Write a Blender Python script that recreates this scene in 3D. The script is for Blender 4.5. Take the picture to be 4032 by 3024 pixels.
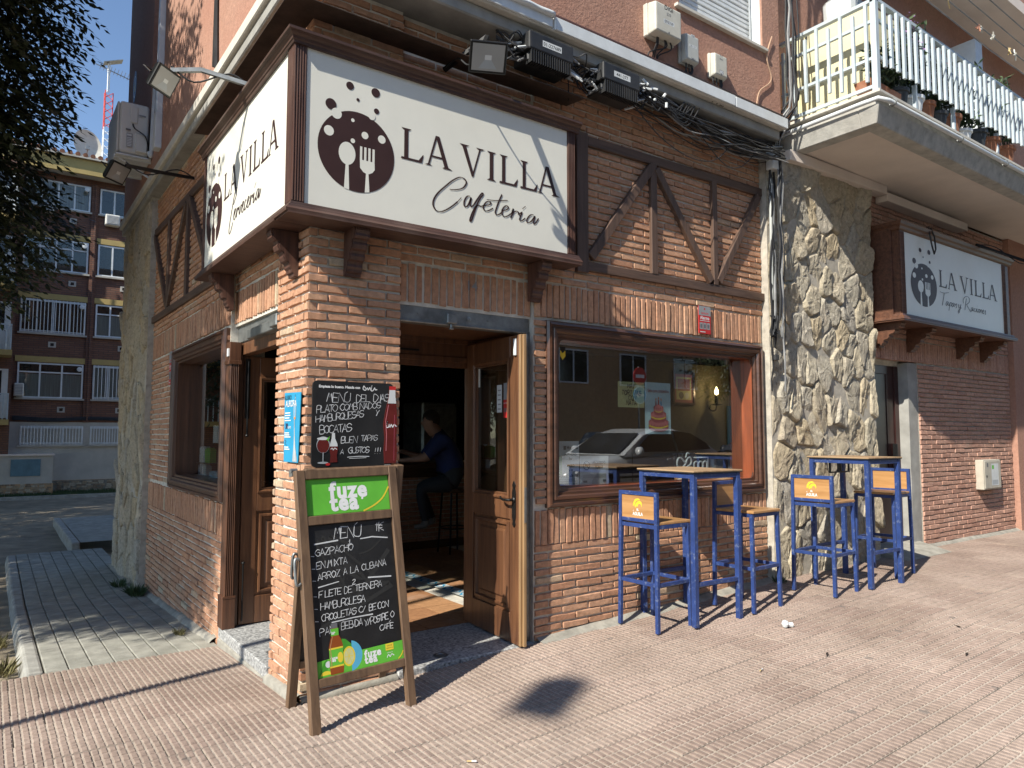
import bpy, bmesh, math, random
from math import sin, cos, pi, radians
from mathutils import Vector, Matrix, noise
random.seed(7)
for o in list(bpy.data.objects): bpy.data.objects.remove(o)
sc = bpy.context.scene
COL = sc.collection
# ---------------------------------------------------------------- camera
CAMP = Vector((-1.454, -4.041, 1.5)); FPX = 2828.2
YAW, PITCH, ROLL = radians(54.164), radians(4.023), radians(0.056)
cd = bpy.data.cameras.new('camera'); cam = bpy.data.objects.new('camera', cd); COL.objects.link(cam)
fw = Vector((cos(PITCH)*cos(YAW), cos(PITCH)*sin(YAW), sin(PITCH)))
rt = Vector((sin(YAW), -cos(YAW), 0)); up = rt.cross(fw)
r2 = cos(ROLL)*rt + sin(ROLL)*up; u2 = -sin(ROLL)*rt + cos(ROLL)*up
cam.matrix_world = Matrix(((r2.x, u2.x, -fw.x, CAMP.x), (r2.y, u2.y, -fw.y, CAMP.y), (r2.z, u2.z, -fw.z, CAMP.z), (0, 0, 0, 1)))
cd.sensor_width = 36; cd.lens = FPX/4032*36; cd.clip_start = .05; cd.clip_end = 2000
sc.camera = cam
# ---------------------------------------------------------------- sky, sun, exposure
AZ, EL = radians(17.0), radians(40.7)
SUND = Vector((cos(EL)*cos(AZ), cos(EL)*sin(AZ), -sin(EL)))
w = bpy.data.worlds.new('World'); sc.world = w; w.use_nodes = True
nt = w.node_tree; bg = nt.nodes['Background']
sky = nt.nodes.new('ShaderNodeTexSky'); sky.sky_type = 'NISHITA'; sky.sun_disc = False
sky.sun_elevation = EL; sky.sun_rotation = math.atan2(-SUND.x, -SUND.y); sky.altitude = 650; sky.air_density = 1.0; sky.dust_density = .1; sky.ozone_density = 2.5
nt.links.new(sky.outputs[0], bg.inputs[0]); bg.inputs[1].default_value = .125
sl = bpy.data.lights.new('sun', 'SUN'); sl.energy = 4.9; sl.angle = radians(.53); sl.color = (1, .95, .84)
so = bpy.data.objects.new('sun', sl); COL.objects.link(so); so.rotation_euler = SUND.to_track_quat('-Z', 'Y').to_euler(); so.location = (-10, -6, 14)
vs = sc.view_settings; vs.view_transform = 'Standard'; vs.look = 'None'; vs.exposure = .62; sc.cycles.max_bounces = 8; sc.cycles.diffuse_bounces = 3; sc.cycles.glossy_bounces = 3; vs.gamma = 1
try: vs.use_curve_mapping = False
except Exception: pass
# ---------------------------------------------------------------- helpers
def V(*a): return Vector(a)
def FA(u, o, z): return Vector((u, -o, z))      # street facade: u to the right, o outward
def FB(u, o, z): return Vector((-o, u, z))      # side facade: u away from the corner
class MB:
    def __init__(s): s.v = []; s.f = []; s.m = []
    def add(s, vs, fs, mi=0):
        b = len(s.v); s.v += [tuple(p) for p in vs]
        for f in fs: s.f.append(tuple(i+b for i in f)); s.m.append(mi)
        return s
    def hexa(s, p, mi=0):
        return s.add(p, [(0,3,2,1),(4,5,6,7),(0,1,5,4),(1,2,6,5),(2,3,7,6),(3,0,4,7)], mi)
    def box(s, a, b, mi=0):
        (x0,y0,z0),(x1,y1,z1) = a, b
        return s.hexa([(x0,y0,z0),(x1,y0,z0),(x1,y1,z0),(x0,y1,z0),(x0,y0,z1),(x1,y0,z1),(x1,y1,z1),(x0,y1,z1)], mi)
    def fbox(s, F, u0, u1, o0, o1, z0, z1, mi=0):
        return s.hexa([F(u0,o0,z0),F(u1,o0,z0),F(u1,o1,z0),F(u0,o1,z0),F(u0,o0,z1),F(u1,o0,z1),F(u1,o1,z1),F(u0,o1,z1)], mi)
    def beam(s, p, q, wd, ht, upv=(0,0,1), mi=0):
        p, q = Vector(p), Vector(q); d = (q-p).normalized(); a = d.cross(Vector(upv))
        if a.length < 1e-4: a = d.cross(Vector((1,0,0)))
        a.normalize(); b = a.cross(d); a *= wd/2; b *= ht/2
        return s.hexa([p-a-b,p+a-b,p+a+b,p-a+b,q-a-b,q+a-b,q+a+b,q-a+b], mi)
    def tube(s, pts, r, n=6, mi=0, cap=True):
        pts = [Vector(p) for p in pts]; k = len(pts); rs = r if isinstance(r, (list, tuple)) else [r]*k
        ref = None; b0 = len(s.v); vs = []
        for i, p in enumerate(pts):
            t = (pts[min(i+1,k-1)]-pts[max(i-1,0)])
            if t.length < 1e-7: t = Vector((0,0,1))
            t.normalize()
            if ref is None:
                ref = t.orthogonal().normalized()
            else:
                ref = ref - t*ref.dot(t)
                if ref.length < 1e-5: ref = t.orthogonal()
                ref.normalize()
            bi = t.cross(ref)
            for j in range(n):
                a = 2*pi*j/n; vs.append(p + (ref*cos(a)+bi*sin(a))*rs[i])
        fs = []
        for i in range(k-1):
            for j in range(n):
                fs.append((i*n+j, i*n+(j+1)%n, (i+1)*n+(j+1)%n, (i+1)*n+j))
        if cap: fs.append(tuple(range(n-1,-1,-1))); fs.append(tuple((k-1)*n+j for j in range(n)))
        return s.add(vs, fs, mi)
    def lathe(s, prof, o=(0,0,0), n=14, mi=0, axis=None):
        o = Vector(o); vs = []; ax = Vector(axis).normalized() if axis else Vector((0,0,1))
        e1 = ax.orthogonal().normalized() if axis else Vector((1,0,0)); e2 = ax.cross(e1)
        for r, z in prof:
            for j in range(n):
                a = 2*pi*j/n; vs.append(o + e1*r*cos(a) + e2*r*sin(a) + ax*z)
        fs = [(i*n+j, i*n+(j+1)%n, (i+1)*n+(j+1)%n, (i+1)*n+j) for i in range(len(prof)-1) for j in range(n)]
        fs.append(tuple(range(n-1,-1,-1))); fs.append(tuple((len(prof)-1)*n+j for j in range(n)))
        return s.add(vs, fs, mi)
    def prism(s, poly, F, a, b, mi=0):
        """poly of (p,q); F(p,q,t) -> point; extruded from t=a to t=b"""
        n = len(poly)
        vs = [F(p,q,a) for p,q in poly] + [F(p,q,b) for p,q in poly]
        fs = [tuple(range(n-1,-1,-1)), tuple(range(n,2*n))] + [(i,(i+1)%n,n+(i+1)%n,n+i) for i in range(n)]
        return s.add(vs, fs, mi)
    def rectloops(s, F, u0, u1, z0, z1, prof, mi=0):
        """mitred frame: prof of (inset, outward)"""
        vs = []
        for a, o in prof: vs += [F(u0+a,o,z0+a),F(u1-a,o,z0+a),F(u1-a,o,z1-a),F(u0+a,o,z1-a)]
        fs = [(4*i+j,4*i+(j+1)%4,4*i+4+(j+1)%4,4*i+4+j) for i in range(len(prof)-1) for j in range(4)]
        return s.add(vs, fs, mi)
    def build(s, name, mats, parent=None, loc=None, smooth=False, bevel=0, recalc=True, seg=1):
        me = bpy.data.meshes.new(name); me.from_pydata(s.v, [], s.f)
        for m in (mats if isinstance(mats, (list, tuple)) else [mats]): me.materials.append(m)
        if len(me.materials) > 1: me.polygons.foreach_set('material_index', s.m)
        if recalc:
            bm = bmesh.new(); bm.from_mesh(me); bmesh.ops.recalc_face_normals(bm, faces=bm.faces); bm.to_mesh(me); bm.free()
        if smooth: me.polygons.foreach_set('use_smooth', [True]*len(me.polygons))
        me.update()
        o = bpy.data.objects.new(name, me); COL.objects.link(o)
        if parent: o.parent = parent
        if loc: o.location = loc
        if bevel:
            bv = o.modifiers.new('bevel', 'BEVEL'); bv.width = bevel; bv.segments = seg; bv.limit_method = 'ANGLE'; bv.angle_limit = radians(40)
        return o
def tag(o, label=None, cat=None, group=None, kind=None):
    if label: o['label'] = label
    if cat: o['category'] = cat
    if group: o['group'] = group
    if kind: o['kind'] = kind
    return o
def thing(name, label, cat, loc=(0,0,0), rz=0, group=None):
    o = bpy.data.objects.new(name, None); COL.objects.link(o); o.empty_display_size = .1
    o.location = loc; o.rotation_euler = (0,0,rz); return tag(o, label, cat, group)
def copy_tree(o, parent=None):
    c = o.copy(); COL.objects.link(c); c.parent = parent
    for ch in o.children: copy_tree(ch, c)
    return c
def gz(x, y):
    def it(t, xs, ys):
        if t <= xs[0]: return ys[0]
        for i in range(len(xs)-1):
            if t <= xs[i+1]: return ys[i]+(ys[i+1]-ys[i])*(t-xs[i])/(xs[i+1]-xs[i])
        return ys[-1]
    return it(x, [0,.5,4.3,5.5,12], [0,.01,.17,.19,.19]) + it(y, [0,5,7], [0,-.25,-.25])
# flat graphics: every primitive sits a hair above the one before
class Flat:
    def __init__(s, o, u, v, n, eps=.000018): s.o, s.u, s.v, s.n = Vector(o), Vector(u).normalized(), Vector(v).normalized(), Vector(n).normalized(); s.mb = MB(); s.h = .0004; s.mats = []; s.eps = eps
    def mi(s, m):
        if m not in s.mats: s.mats.append(m)
        return s.mats.index(m)
    def P(s, p, q): return s.o + s.u*p + s.v*q + s.n*s.h
    def poly(s, pts, m):
        s.mb.add([s.P(*p) for p in pts], [tuple(range(len(pts)))], s.mi(m)); s.h += s.eps; return s
    def rect(s, a, b, c, d, m): return s.poly([(a,b),(c,b),(c,d),(a,d)], m)
    def disc(s, x, y, r, m, ry=None, n=28, a0=0, a1=2*pi):
        full = abs(a1-a0) > 6.28
        pts = [(x+r*cos(a0+(a1-a0)*i/n), y+(ry or r)*sin(a0+(a1-a0)*i/n)) for i in range(n if full else n+1)]
        return s.poly(pts, m)
    def stroke(s, pts, w, m, taper=False, wob=0):
        pts = [Vector(p) for p in pts]; k = len(pts)
        if k < 2: return s
        L = []; R = []
        for i in range(k):
            t = pts[min(i+1,k-1)]-pts[max(i-1,0)]
            if t.length < 1e-9: t = Vector((1,0))
            t.normalize(); n = Vector((-t.y,t.x)); ww = w/2
            if taper: ww *= (.35+.65*abs(t.y)) * (.5 if i in (0,k-1) else 1)
            if wob: ww *= 1+random.uniform(-wob, wob)
            if 0 < i < k-1:
                a = (pts[i]-pts[i-1]).normalized(); c = max(.45, abs(a.dot(t))); ww = min(ww/c, ww*1.6)
            L.append(pts[i]+n*ww); R.append(pts[i]-n*ww)
        vs = [s.P(*p) for p in L] + [s.P(*p) for p in R]
        s.mb.add(vs, [(i,i+1,k+i+1,k+i) for i in range(k-1)], s.mi(m)); s.h += s.eps; return s
    def curve(s, pts, w, m, taper=False, sub=5, closed=False, wob=0):
        return s.stroke(cat(pts, sub, closed), w, m, taper, wob)
    def text(s, t, x, y, size, m, bold=0, align='LEFT', sx=1, shear=0):
        for me, dx in text_mesh(t, size, bold, align, shear):
            vs = [s.P(x+p[0]*sx, y+p[1]) for p in me[0]]; s.mb.add(vs, me[1], s.mi(m))
        s.h += s.eps; return s
    def chalk(s, t, x, y, size, w, m, adv=.86, slope=0, jit=.05, wob=.25):
        cx = x; ca, sa = cos(slope), sin(slope)
        for ch in t:
            if ch == ' ': cx += size*.5; continue
            g = GLYPH.get(ch)
            if not g: cx += size*.5; continue
            for st in g.split(';'):
                pts = []
                for tk in st.split():
                    px = (int(tk[0])/4*.68 + random.uniform(-jit,jit)*.6)*size; py = (int(tk[1])/6 + random.uniform(-jit,jit))*size
                    px += cx-x + py*.12
                    pts.append((x+px*ca-py*sa, y+px*sa+py*ca))
                s.stroke(cat(pts, 3) if len(pts) > 2 and ch in 'COQSGUJ2369B8DPR' else pts, w*random.uniform(.8,1.2), m, wob=wob)
            cx += size*adv*(.45 if ch in "I1!.'" else 1)
        return s
    def build(s, name, parent=None):
        return s.mb.build(name, s.mats, parent, recalc=False)
def cat(pts, sub=5, closed=False):
    P = [Vector(p) for p in pts]; n = len(P); out = []
    if n < 3 and not closed: return P
    for i in range(n if closed else n-1):
        g = (lambda k: P[k % n]) if closed else (lambda k: P[max(0,min(n-1,k))])
        a,b,c,d = g(i-1),g(i),g(i+1),g(i+2)
        for j in range(sub):
            t = j/sub; out.append(.5*((2*b)+(c-a)*t+(2*a-5*b+4*c-d)*t*t+(-a+3*b-3*c+d)*t**3))
    out.append(P[0].copy() if closed else P[-1]); return out
GLYPH = {'A':'00 26 40;12 32','B':'00 06 36 35 33 03;33 42 30 00','C':'45 26 04 02 20 41','D':'00 06 35 43 20 00','E':'46 06 00 40;03 33','F':'46 06 00;03 33','G':'45 26 04 02 20 41 43 23','H':'00 06;40 46;03 43','I':'20 26','J':'46 41 20 01','L':'06 00 40','M':'00 16 23 36 40','N':'00 06 40 46','O':'26 04 02 20 42 44 26','P':'00 06 36 44 23 03','Q':'26 04 02 20 42 44 26;22 40','R':'00 06 36 44 23 03;23 40','S':'45 26 05 13 33 42 20 01','T':'06 46;26 20','U':'06 01 20 41 46','V':'06 20 46','X':'06 40;46 00','Y':'06 23 46;23 10','Z':'06 46 00 40','/':'00 36','-':'03 33','1':'14 26 20','2':'05 26 45 00 40','6':'46 13 01 20 32 23 03','!':'26 22;20 20','E2':'', "'":'26 24','e':'46 25 03 21 40;04 34;02 32','.':'10 20','0':'26 04 02 20 42 44 26'}
_tc = {}
def text_mesh(t, size, bold, align, shear):
    key = (t, bold, align, shear)
    if key not in _tc:
        c = bpy.data.curves.new('t', 'FONT'); c.body = t; c.size = 1; c.offset = bold; c.align_x = align; c.shear = shear; c.resolution_u = 3
        ob = bpy.data.objects.new('t', c); me = bpy.data.meshes.new_from_object(ob)
        _tc[key] = ([tuple(v.co)[:2] for v in me.vertices], [tuple(p.vertices) for p in me.polygons])
        bpy.data.objects.remove(ob); bpy.data.curves.remove(c); bpy.data.meshes.remove(me)
    vs, fs = _tc[key]
    return [(([(a*size,b*size) for a,b in vs], fs), 0)]
# ---------------------------------------------------------------- materials
def newmat(name):
    m = bpy.data.materials.new(name); m.use_nodes = True; return m, m.node_tree, m.node_tree.nodes['Principled BSDF']
def N(nt, t, **k):
    n = nt.nodes.new('ShaderNode'+t)
    for a, b in k.items():
        if a in n.inputs.keys(): n.inputs[a].default_value = b
        else: setattr(n, a, b)
    return n
def rgb(c): return (c[0],c[1],c[2],1)
def mat(name, col, rough=.6, metal=0, var=.12, scale=6, bump=0, bscale=60, col2=None, spec=.5, stretch=None, detail=5, hue=None, coat=0, mott=None):
    """col with noise mottling towards col2 (default darker); optional bump"""
    m, nt, p = newmat(name); L = nt.links.new
    p.inputs['Roughness'].default_value = rough; p.inputs['Metallic'].default_value = metal; p.inputs['Specular IOR Level'].default_value = spec
    if coat: p.inputs['Coat Weight'].default_value = coat; p.inputs['Coat Roughness'].default_value = .15
    tc = N(nt, 'TexCoord'); mp = N(nt, 'Mapping'); L(tc.outputs['Object'], mp.inputs[0])
    if stretch: mp.inputs['Scale'].default_value = stretch
    n1 = N(nt, 'TexNoise', Scale=scale, Detail=detail, Roughness=.6); L(mp.outputs[0], n1.inputs['Vector'])
    r = N(nt, 'ValToRGB'); r.color_ramp.elements[0].position = .3; r.color_ramp.elements[1].position = .72
    c2 = col2 or tuple(c*(1-var*2.2) for c in col)
    r.color_ramp.elements[0].color = rgb(c2); r.color_ramp.elements[1].color = rgb(tuple(min(1, c*(1+var*.3)) for c in col) if not col2 else col)
    L(n1.outputs['Fac'], r.inputs[0]); out = r.outputs[0]
    if mott:      # coarse second layer (stains)
        n3 = N(nt, 'TexNoise', Scale=mott[0], Detail=6, Roughness=.65); L(tc.outputs['Object'], n3.inputs['Vector'])
        r3 = N(nt, 'ValToRGB'); r3.color_ramp.elements[0].position = mott[3] if len(mott) > 3 else .42; r3.color_ramp.elements[1].position = .68
        r3.color_ramp.elements[0].color = (0,0,0,1); r3.color_ramp.elements[1].color = (mott[2],)*3+(1,)
        L(n3.outputs['Fac'], r3.inputs[0])
        mx = N(nt, 'Mix', data_type='RGBA'); L(r3.outputs[0], mx.inputs[0]); L(out, mx.inputs[6]); mx.inputs[7].default_value = rgb(mott[1]); out = mx.outputs[2]
    L(out, p.inputs['Base Color'])
    if bump:
        n2 = N(nt, 'TexNoise', Scale=bscale, Detail=6, Roughness=.65); L(mp.outputs[0], n2.inputs['Vector'])
        b = N(nt, 'Bump', Strength=min(1, bump), Distance=.004 if bump <= 1 else .004*bump); L(n2.outputs['Fac'], b.inputs['Height']); L(b.outputs[0], p.inputs['Normal'])
    return m
def wood(name, c1, c2, axis='z', rough=.45, scale=14, bump=.25, coat=0, wear=None):
    m, nt, p = newmat(name); L = nt.links.new
    p.inputs['Roughness'].default_value = rough
    if coat: p.inputs['Coat Weight'].default_value = coat; p.inputs['Coat Roughness'].default_value = .2
    tc = N(nt, 'TexCoord'); mp = N(nt, 'Mapping'); L(tc.outputs['Object'], mp.inputs[0])
    s = {'x':(.06,1,1),'y':(1,.06,1),'z':(1,1,.06)}[axis]; mp.inputs['Scale'].default_value = s
    n1 = N(nt, 'TexNoise', Scale=scale*2.2, Detail=7, Roughness=.62, Distortion=.6); L(mp.outputs[0], n1.inputs['Vector'])
    r = N(nt, 'ValToRGB'); r.color_ramp.elements[0].position = .32; r.color_ramp.elements[1].position = .68
    r.color_ramp.elements[0].color = rgb(c2); r.color_ramp.elements[1].color = rgb(c1); L(n1.outputs['Fac'], r.inputs[0])
    out = r.outputs[0]
    n3 = N(nt, 'TexNoise', Scale=2.5, Detail=4); L(tc.outputs['Object'], n3.inputs['Vector'])
    if wear:
        r3 = N(nt, 'ValToRGB'); r3.color_ramp.elements[0].position = .5; r3.color_ramp.elements[1].position = .75
        r3.color_ramp.elements[0].color = (0,0,0,1); r3.color_ramp.elements[1].color = (.6,.6,.6,1); L(n3.outputs['Fac'], r3.inputs[0])
        mx = N(nt, 'Mix', data_type='RGBA'); L(r3.outputs[0], mx.inputs[0]); L(out, mx.inputs[6]); mx.inputs[7].default_value = rgb(wear); out = mx.outputs[2]
    L(out, p.inputs['Base Color'])
    b = N(nt, 'Bump', Strength=bump, Distance=.003); L(n1.outputs['Fac'], b.inputs['Height']); L(b.outputs[0], p.inputs['Normal'])
    return m
def flatmat(name, col, rough=.5, spec=.3):
    m, nt, p = newmat(name); p.inputs['Base Color'].default_value = rgb(col); p.inputs['Roughness'].default_value = rough; p.inputs['Specular IOR Level'].default_value = spec
    n = N(nt, 'TexNoise', Scale=9.0, Detail=5); tc = N(nt, 'TexCoord'); nt.links.new(tc.outputs['Object'], n.inputs['Vector'])
    r = N(nt, 'ValToRGB'); r.color_ramp.elements[0].color = rgb([c*.88 for c in col]); r.color_ramp.elements[1].color = rgb(col); r.color_ramp.elements[0].position = .35; r.color_ramp.elements[1].position = .6
    nt.links.new(n.outputs['Fac'], r.inputs[0]); nt.links.new(r.outputs[0], p.inputs['Base Color']); return m
def glassmat(name, tint=(.88,.91,.90), refl=.18):
    m, nt, p = newmat(name); nt.nodes.remove(p); L = nt.links.new; out = nt.nodes['Material Output']
    t = N(nt, 'BsdfTransparent'); t.inputs[0].default_value = rgb(tint); g = N(nt, 'BsdfGlossy'); g.inputs['Roughness'].default_value = .004; g.inputs[0].default_value = (1,1,1,1)
    f = N(nt, 'Fresnel', IOR=1.5); a = N(nt, 'Math', operation='MULTIPLY_ADD'); L(f.outputs[0], a.inputs[0]); a.inputs[1].default_value = 1.5; a.inputs[2].default_value = refl; a.use_clamp = True
    ge = N(nt, 'NewGeometry'); iv = N(nt, 'Math', operation='SUBTRACT'); iv.inputs[0].default_value = 1; L(ge.outputs['Backfacing'], iv.inputs[1]); a2 = N(nt, 'Math', operation='MULTIPLY'); L(a.outputs[0], a2.inputs[0]); L(iv.outputs[0], a2.inputs[1]); a = a2
    x = N(nt, 'MixShader'); L(a.outputs[0], x.inputs[0]); L(t.outputs[0], x.inputs[1]); L(g.outputs[0], x.inputs[2]); L(x.outputs[0], out.inputs[0]); return m
def brickmat(name, ramp, mott=.35):
    """per-piece colour from a random value (object random + face attribute), grain and soot inside a piece"""
    m, nt, p = newmat(name); L = nt.links.new; p.inputs['Roughness'].default_value = .85; p.inputs['Specular IOR Level'].default_value = .25
    oi = N(nt, 'ObjectInfo'); at = N(nt, 'Attribute', attribute_name='rnd'); ad = N(nt, 'Math', operation='ADD'); L(oi.outputs['Random'], ad.inputs[0]); L(at.outputs['Fac'], ad.inputs[1])
    fr = N(nt, 'Math', operation='FRACT'); L(ad.outputs[0], fr.inputs[0])
    r = N(nt, 'ValToRGB'); els = r.color_ramp.elements; k = len(ramp)
    while len(els) < k: els.new(.5)
    for i, (ps, c) in enumerate(ramp): els[i].position = ps; els[i].color = rgb(c)
    L(fr.outputs[0], r.inputs[0])
    ge = N(nt, 'NewGeometry'); n1 = N(nt, 'TexNoise', Scale=26.0, Detail=6, Roughness=.7); L(ge.outputs['Position'], n1.inputs['Vector'])
    r1 = N(nt, 'ValToRGB'); r1.color_ramp.elements[0].position = .32; r1.color_ramp.elements[1].position = .7; r1.color_ramp.elements[0].color = (1-mott,)*3+(1,); r1.color_ramp.elements[1].color = (1.12,)*3+(1,)
    L(n1.outputs['Fac'], r1.inputs[0]); mu = N(nt, 'Mix', data_type='RGBA', blend_type='MULTIPLY'); mu.inputs[0].default_value = 1; L(r.outputs[0], mu.inputs[6]); L(r1.outputs[0], mu.inputs[7])
    n4 = N(nt, 'TexNoise', Scale=3.2, Detail=5, Roughness=.6); L(ge.outputs['Position'], n4.inputs['Vector'])
    r4 = N(nt, 'ValToRGB'); r4.color_ramp.elements[0].position = .56; r4.color_ramp.elements[1].position = .78; r4.color_ramp.elements[0].color = (0,0,0,1); r4.color_ramp.elements[1].color = (.45,)*3+(1,); L(n4.outputs['Fac'], r4.inputs[0])
    mx = N(nt, 'Mix', data_type='RGBA'); L(r4.outputs[0], mx.inputs[0]); L(mu.outputs[2], mx.inputs[6]); mx.inputs[7].default_value = (.46,.36,.29,1)
    L(mx.outputs[2], p.inputs['Base Color'])
    n2 = N(nt, 'TexNoise', Scale=160.0, Detail=5, Roughness=.7); L(ge.outputs['Position'], n2.inputs['Vector'])
    b = N(nt, 'Bump', Strength=.55, Distance=.003); L(n2.outputs['Fac'], b.inputs['Height']); L(b.outputs[0], p.inputs['Normal']); return m
M = {}
M['brick'] = brickmat('brick', [(0,(.52,.28,.17)),(.3,(.58,.325,.205)),(.55,(.49,.255,.155)),(.8,(.60,.355,.225)),(.94,(.50,.265,.16)),(.97,(.58,.47,.33)),(1,(.42,.215,.135))])
M['brick2'] = brickmat('brick_pinkish', [(0,(.52,.30,.22)),(.5,(.58,.345,.26)),(.8,(.48,.265,.195)),(1,(.55,.325,.245))])
M['mortar'] = mat('mortar', (.78,.73,.63), .95, var=.14, scale=14, bump=1, bscale=70, mott=(1.2,(.30,.28,.25),.5))
M['mortar2'] = mat('mortar_dark', (.54,.49,.41), .95, var=.18, scale=14, bump=1, bscale=70)
M['cement'] = mat('cement', (.40,.375,.32), .95, var=.2, scale=9, bump=1, bscale=45, mott=(2.,(.22,.21,.18),.6))
M['stucco'] = mat('salmon_stucco', (.48,.27,.195), .95, var=.12, scale=30, bump=1.8, bscale=55, mott=(.8,(.36,.15,.1),.5))
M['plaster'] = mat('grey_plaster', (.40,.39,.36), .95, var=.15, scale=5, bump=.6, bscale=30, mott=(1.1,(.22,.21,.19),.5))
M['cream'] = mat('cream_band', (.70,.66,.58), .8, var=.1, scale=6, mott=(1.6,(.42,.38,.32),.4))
M['soffit'] = mat('soffit_paint', (.78,.68,.60), .9, var=.06, scale=2.5, mott=(.7,(.64,.54,.46),.4))
M['beam'] = wood('dark_timber', (.145,.085,.058), (.06,.036,.026), 'z', .6, 16, .5)
M['beamx'] = wood('dark_timber_rail', (.145,.085,.058), (.06,.036,.026), 'x', .6, 16, .5)
M['beamy'] = wood('dark_timber_side', (.145,.085,.058), (.06,.036,.026), 'y', .6, 16, .5)
M['sign_wx'] = wood('sign_wood_x', (.105,.052,.036), (.04,.021,.016), 'x', .5, 15, .5, wear=(.15,.10,.078))
M['sign_wy'] = wood('sign_wood_y', (.11,.062,.045), (.04,.022,.017), 'y', .55, 15, .5, wear=(.17,.125,.10))
M['sign_wz'] = wood('sign_wood_z', (.12,.055,.038), (.045,.022,.017), 'z', .5, 15, .5, wear=(.16,.10,.075))
M['win_w'] = wood('window_wood', (.12,.054,.032), (.05,.024,.015), 'x', .28, 11, .15, coat=.35)
M['win_rev'] = wood('window_reveal_wood', (.30,.078,.03), (.15,.04,.017), 'z', .3, 9, .1, coat=.4); M['jamb'] = wood('jamb_wood', (.13,.055,.028), (.055,.024,.014), 'z', .4, 12, .25, coat=.2)
M['win_wz'] = wood('window_wood_upright', (.25,.07,.028), (.10,.03,.014), 'z', .28, 11, .15, coat=.35)
M['door_w'] = wood('door_wood', (.185,.083,.038), (.08,.034,.018), 'z', .4, 11, .2, coat=.25)
M['door_edge'] = wood('door_edge_wood', (.38,.24,.12), (.24,.14,.065), 'z', .45, 12, .3)
M['white_p'] = mat('sign_panel_white', (.82,.80,.71), .35, var=.03, scale=3, spec=.4)
M['ink'] = flatmat('sign_ink_brown', (.052,.026,.024), .45)
M['glass'] = glassmat('window_glass'); M['glass_dark'] = glassmat('door_glass', (.75,.78,.76), .05)
M['galv'] = mat('galvanised_steel', (.36,.37,.36), .45, .75, var=.2, scale=12)
M['rust'] = mat('rusty_sheet', (.085,.055,.042), .75, .3, var=.25, scale=8, bump=.3)
M['black_plastic'] = mat('black_plastic', (.022,.023,.025), .5, var=.2, scale=10, mott=(3,(.07,.065,.06),.5))
M['black_metal'] = mat('black_metal', (.02,.02,.02), .4, .4, var=.2, scale=10)
M['cable'] = mat('cable_black', (.03,.03,.032), .6, var=.3, scale=6)
M['cable_g'] = mat('cable_grey', (.32,.32,.32), .55, var=.25, scale=6)
M['blue'] = mat('blue_paint', (.028,.060,.21), .45, var=.15, scale=14, mott=(30,(.20,.24,.33),.6,.56), bump=.2, bscale=90)
M['ply'] = wood('golden_wood', (.52,.29,.12), (.36,.18,.065), 'y', .35, 9, .08, coat=.2)
M['plyx'] = wood('table_slat_wood', (.44,.30,.17), (.27,.16,.085), 'y', .5, 7, .12)
M['granite'] = mat('granite', (.62,.62,.60), .5, var=.5, scale=55, detail=3, col2=(.10,.10,.105))
M['pale_plastic'] = mat('pale_plastic', (.62,.60,.52), .55, var=.08, scale=8, mott=(3,(.42,.38,.3),.35))
M['grey_plastic'] = mat('pale_grey_plastic', (.52,.53,.5), .55, var=.08, scale=8, mott=(3,(.35,.34,.3),.35))
M['white_paint'] = mat('white_paint', (.74,.77,.78), .4, var=.06, scale=9, mott=(5,(.5,.5,.48),.3))
M['rail_paint'] = mat('pale_blue_rail_paint', (.54,.62,.66), .45, var=.08, scale=9, mott=(5,(.45,.47,.47),.35))
M['chalk'] = flatmat('chalk', (.6,.61,.62), .95); M['board'] = mat('blackboard', (.012,.012,.013), .55, var=.3, scale=5, mott=(3,(.03,.03,.03),.5))
M['frame_w'] = wood('aboard_wood', (.19,.115,.065), (.09,.052,.03), 'z', .6, 12, .3)
M['red'] = flatmat('print_red', (.55,.03,.03)); M['white'] = flatmat('print_white', (.8,.8,.8)); M['green'] = flatmat('print_green', (.13,.48,.05)); M['green2'] = flatmat('print_leaf', (.06,.3,.03))
M['yellow'] = flatmat('print_yellow', (.78,.6,.05)); M['skyblue'] = flatmat('print_blue', (.03,.30,.52)); M['ltblue'] = flatmat('print_light_blue', (.45,.63,.7)); M['black'] = flatmat('print_black', (.02,.02,.02)); M['cola'] = flatmat('print_cola', (.13,.022,.02), .25); M['amber'] = flatmat('print_amber', (.28,.07,.015)); M['silver'] = flatmat('print_silver', (.4,.43,.45)); M['pale'] = flatmat('print_pale', (.66,.68,.68)); M['pink'] = flatmat('print_pink', (.55,.16,.18)); M['pink2'] = flatmat('print_dark_pink', (.34,.06,.09)); M['paleyel'] = flatmat('paper_yellow', (.62,.62,.30)); M['grey'] = flatmat('print_grey', (.3,.31,.32)); M['midgrey'] = flatmat('print_midgrey', (.14,.14,.15)); M['orange'] = flatmat('print_orange', (.75,.25,.05)); M['cyan2'] = flatmat('print_cyan', (.1,.42,.62))
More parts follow.
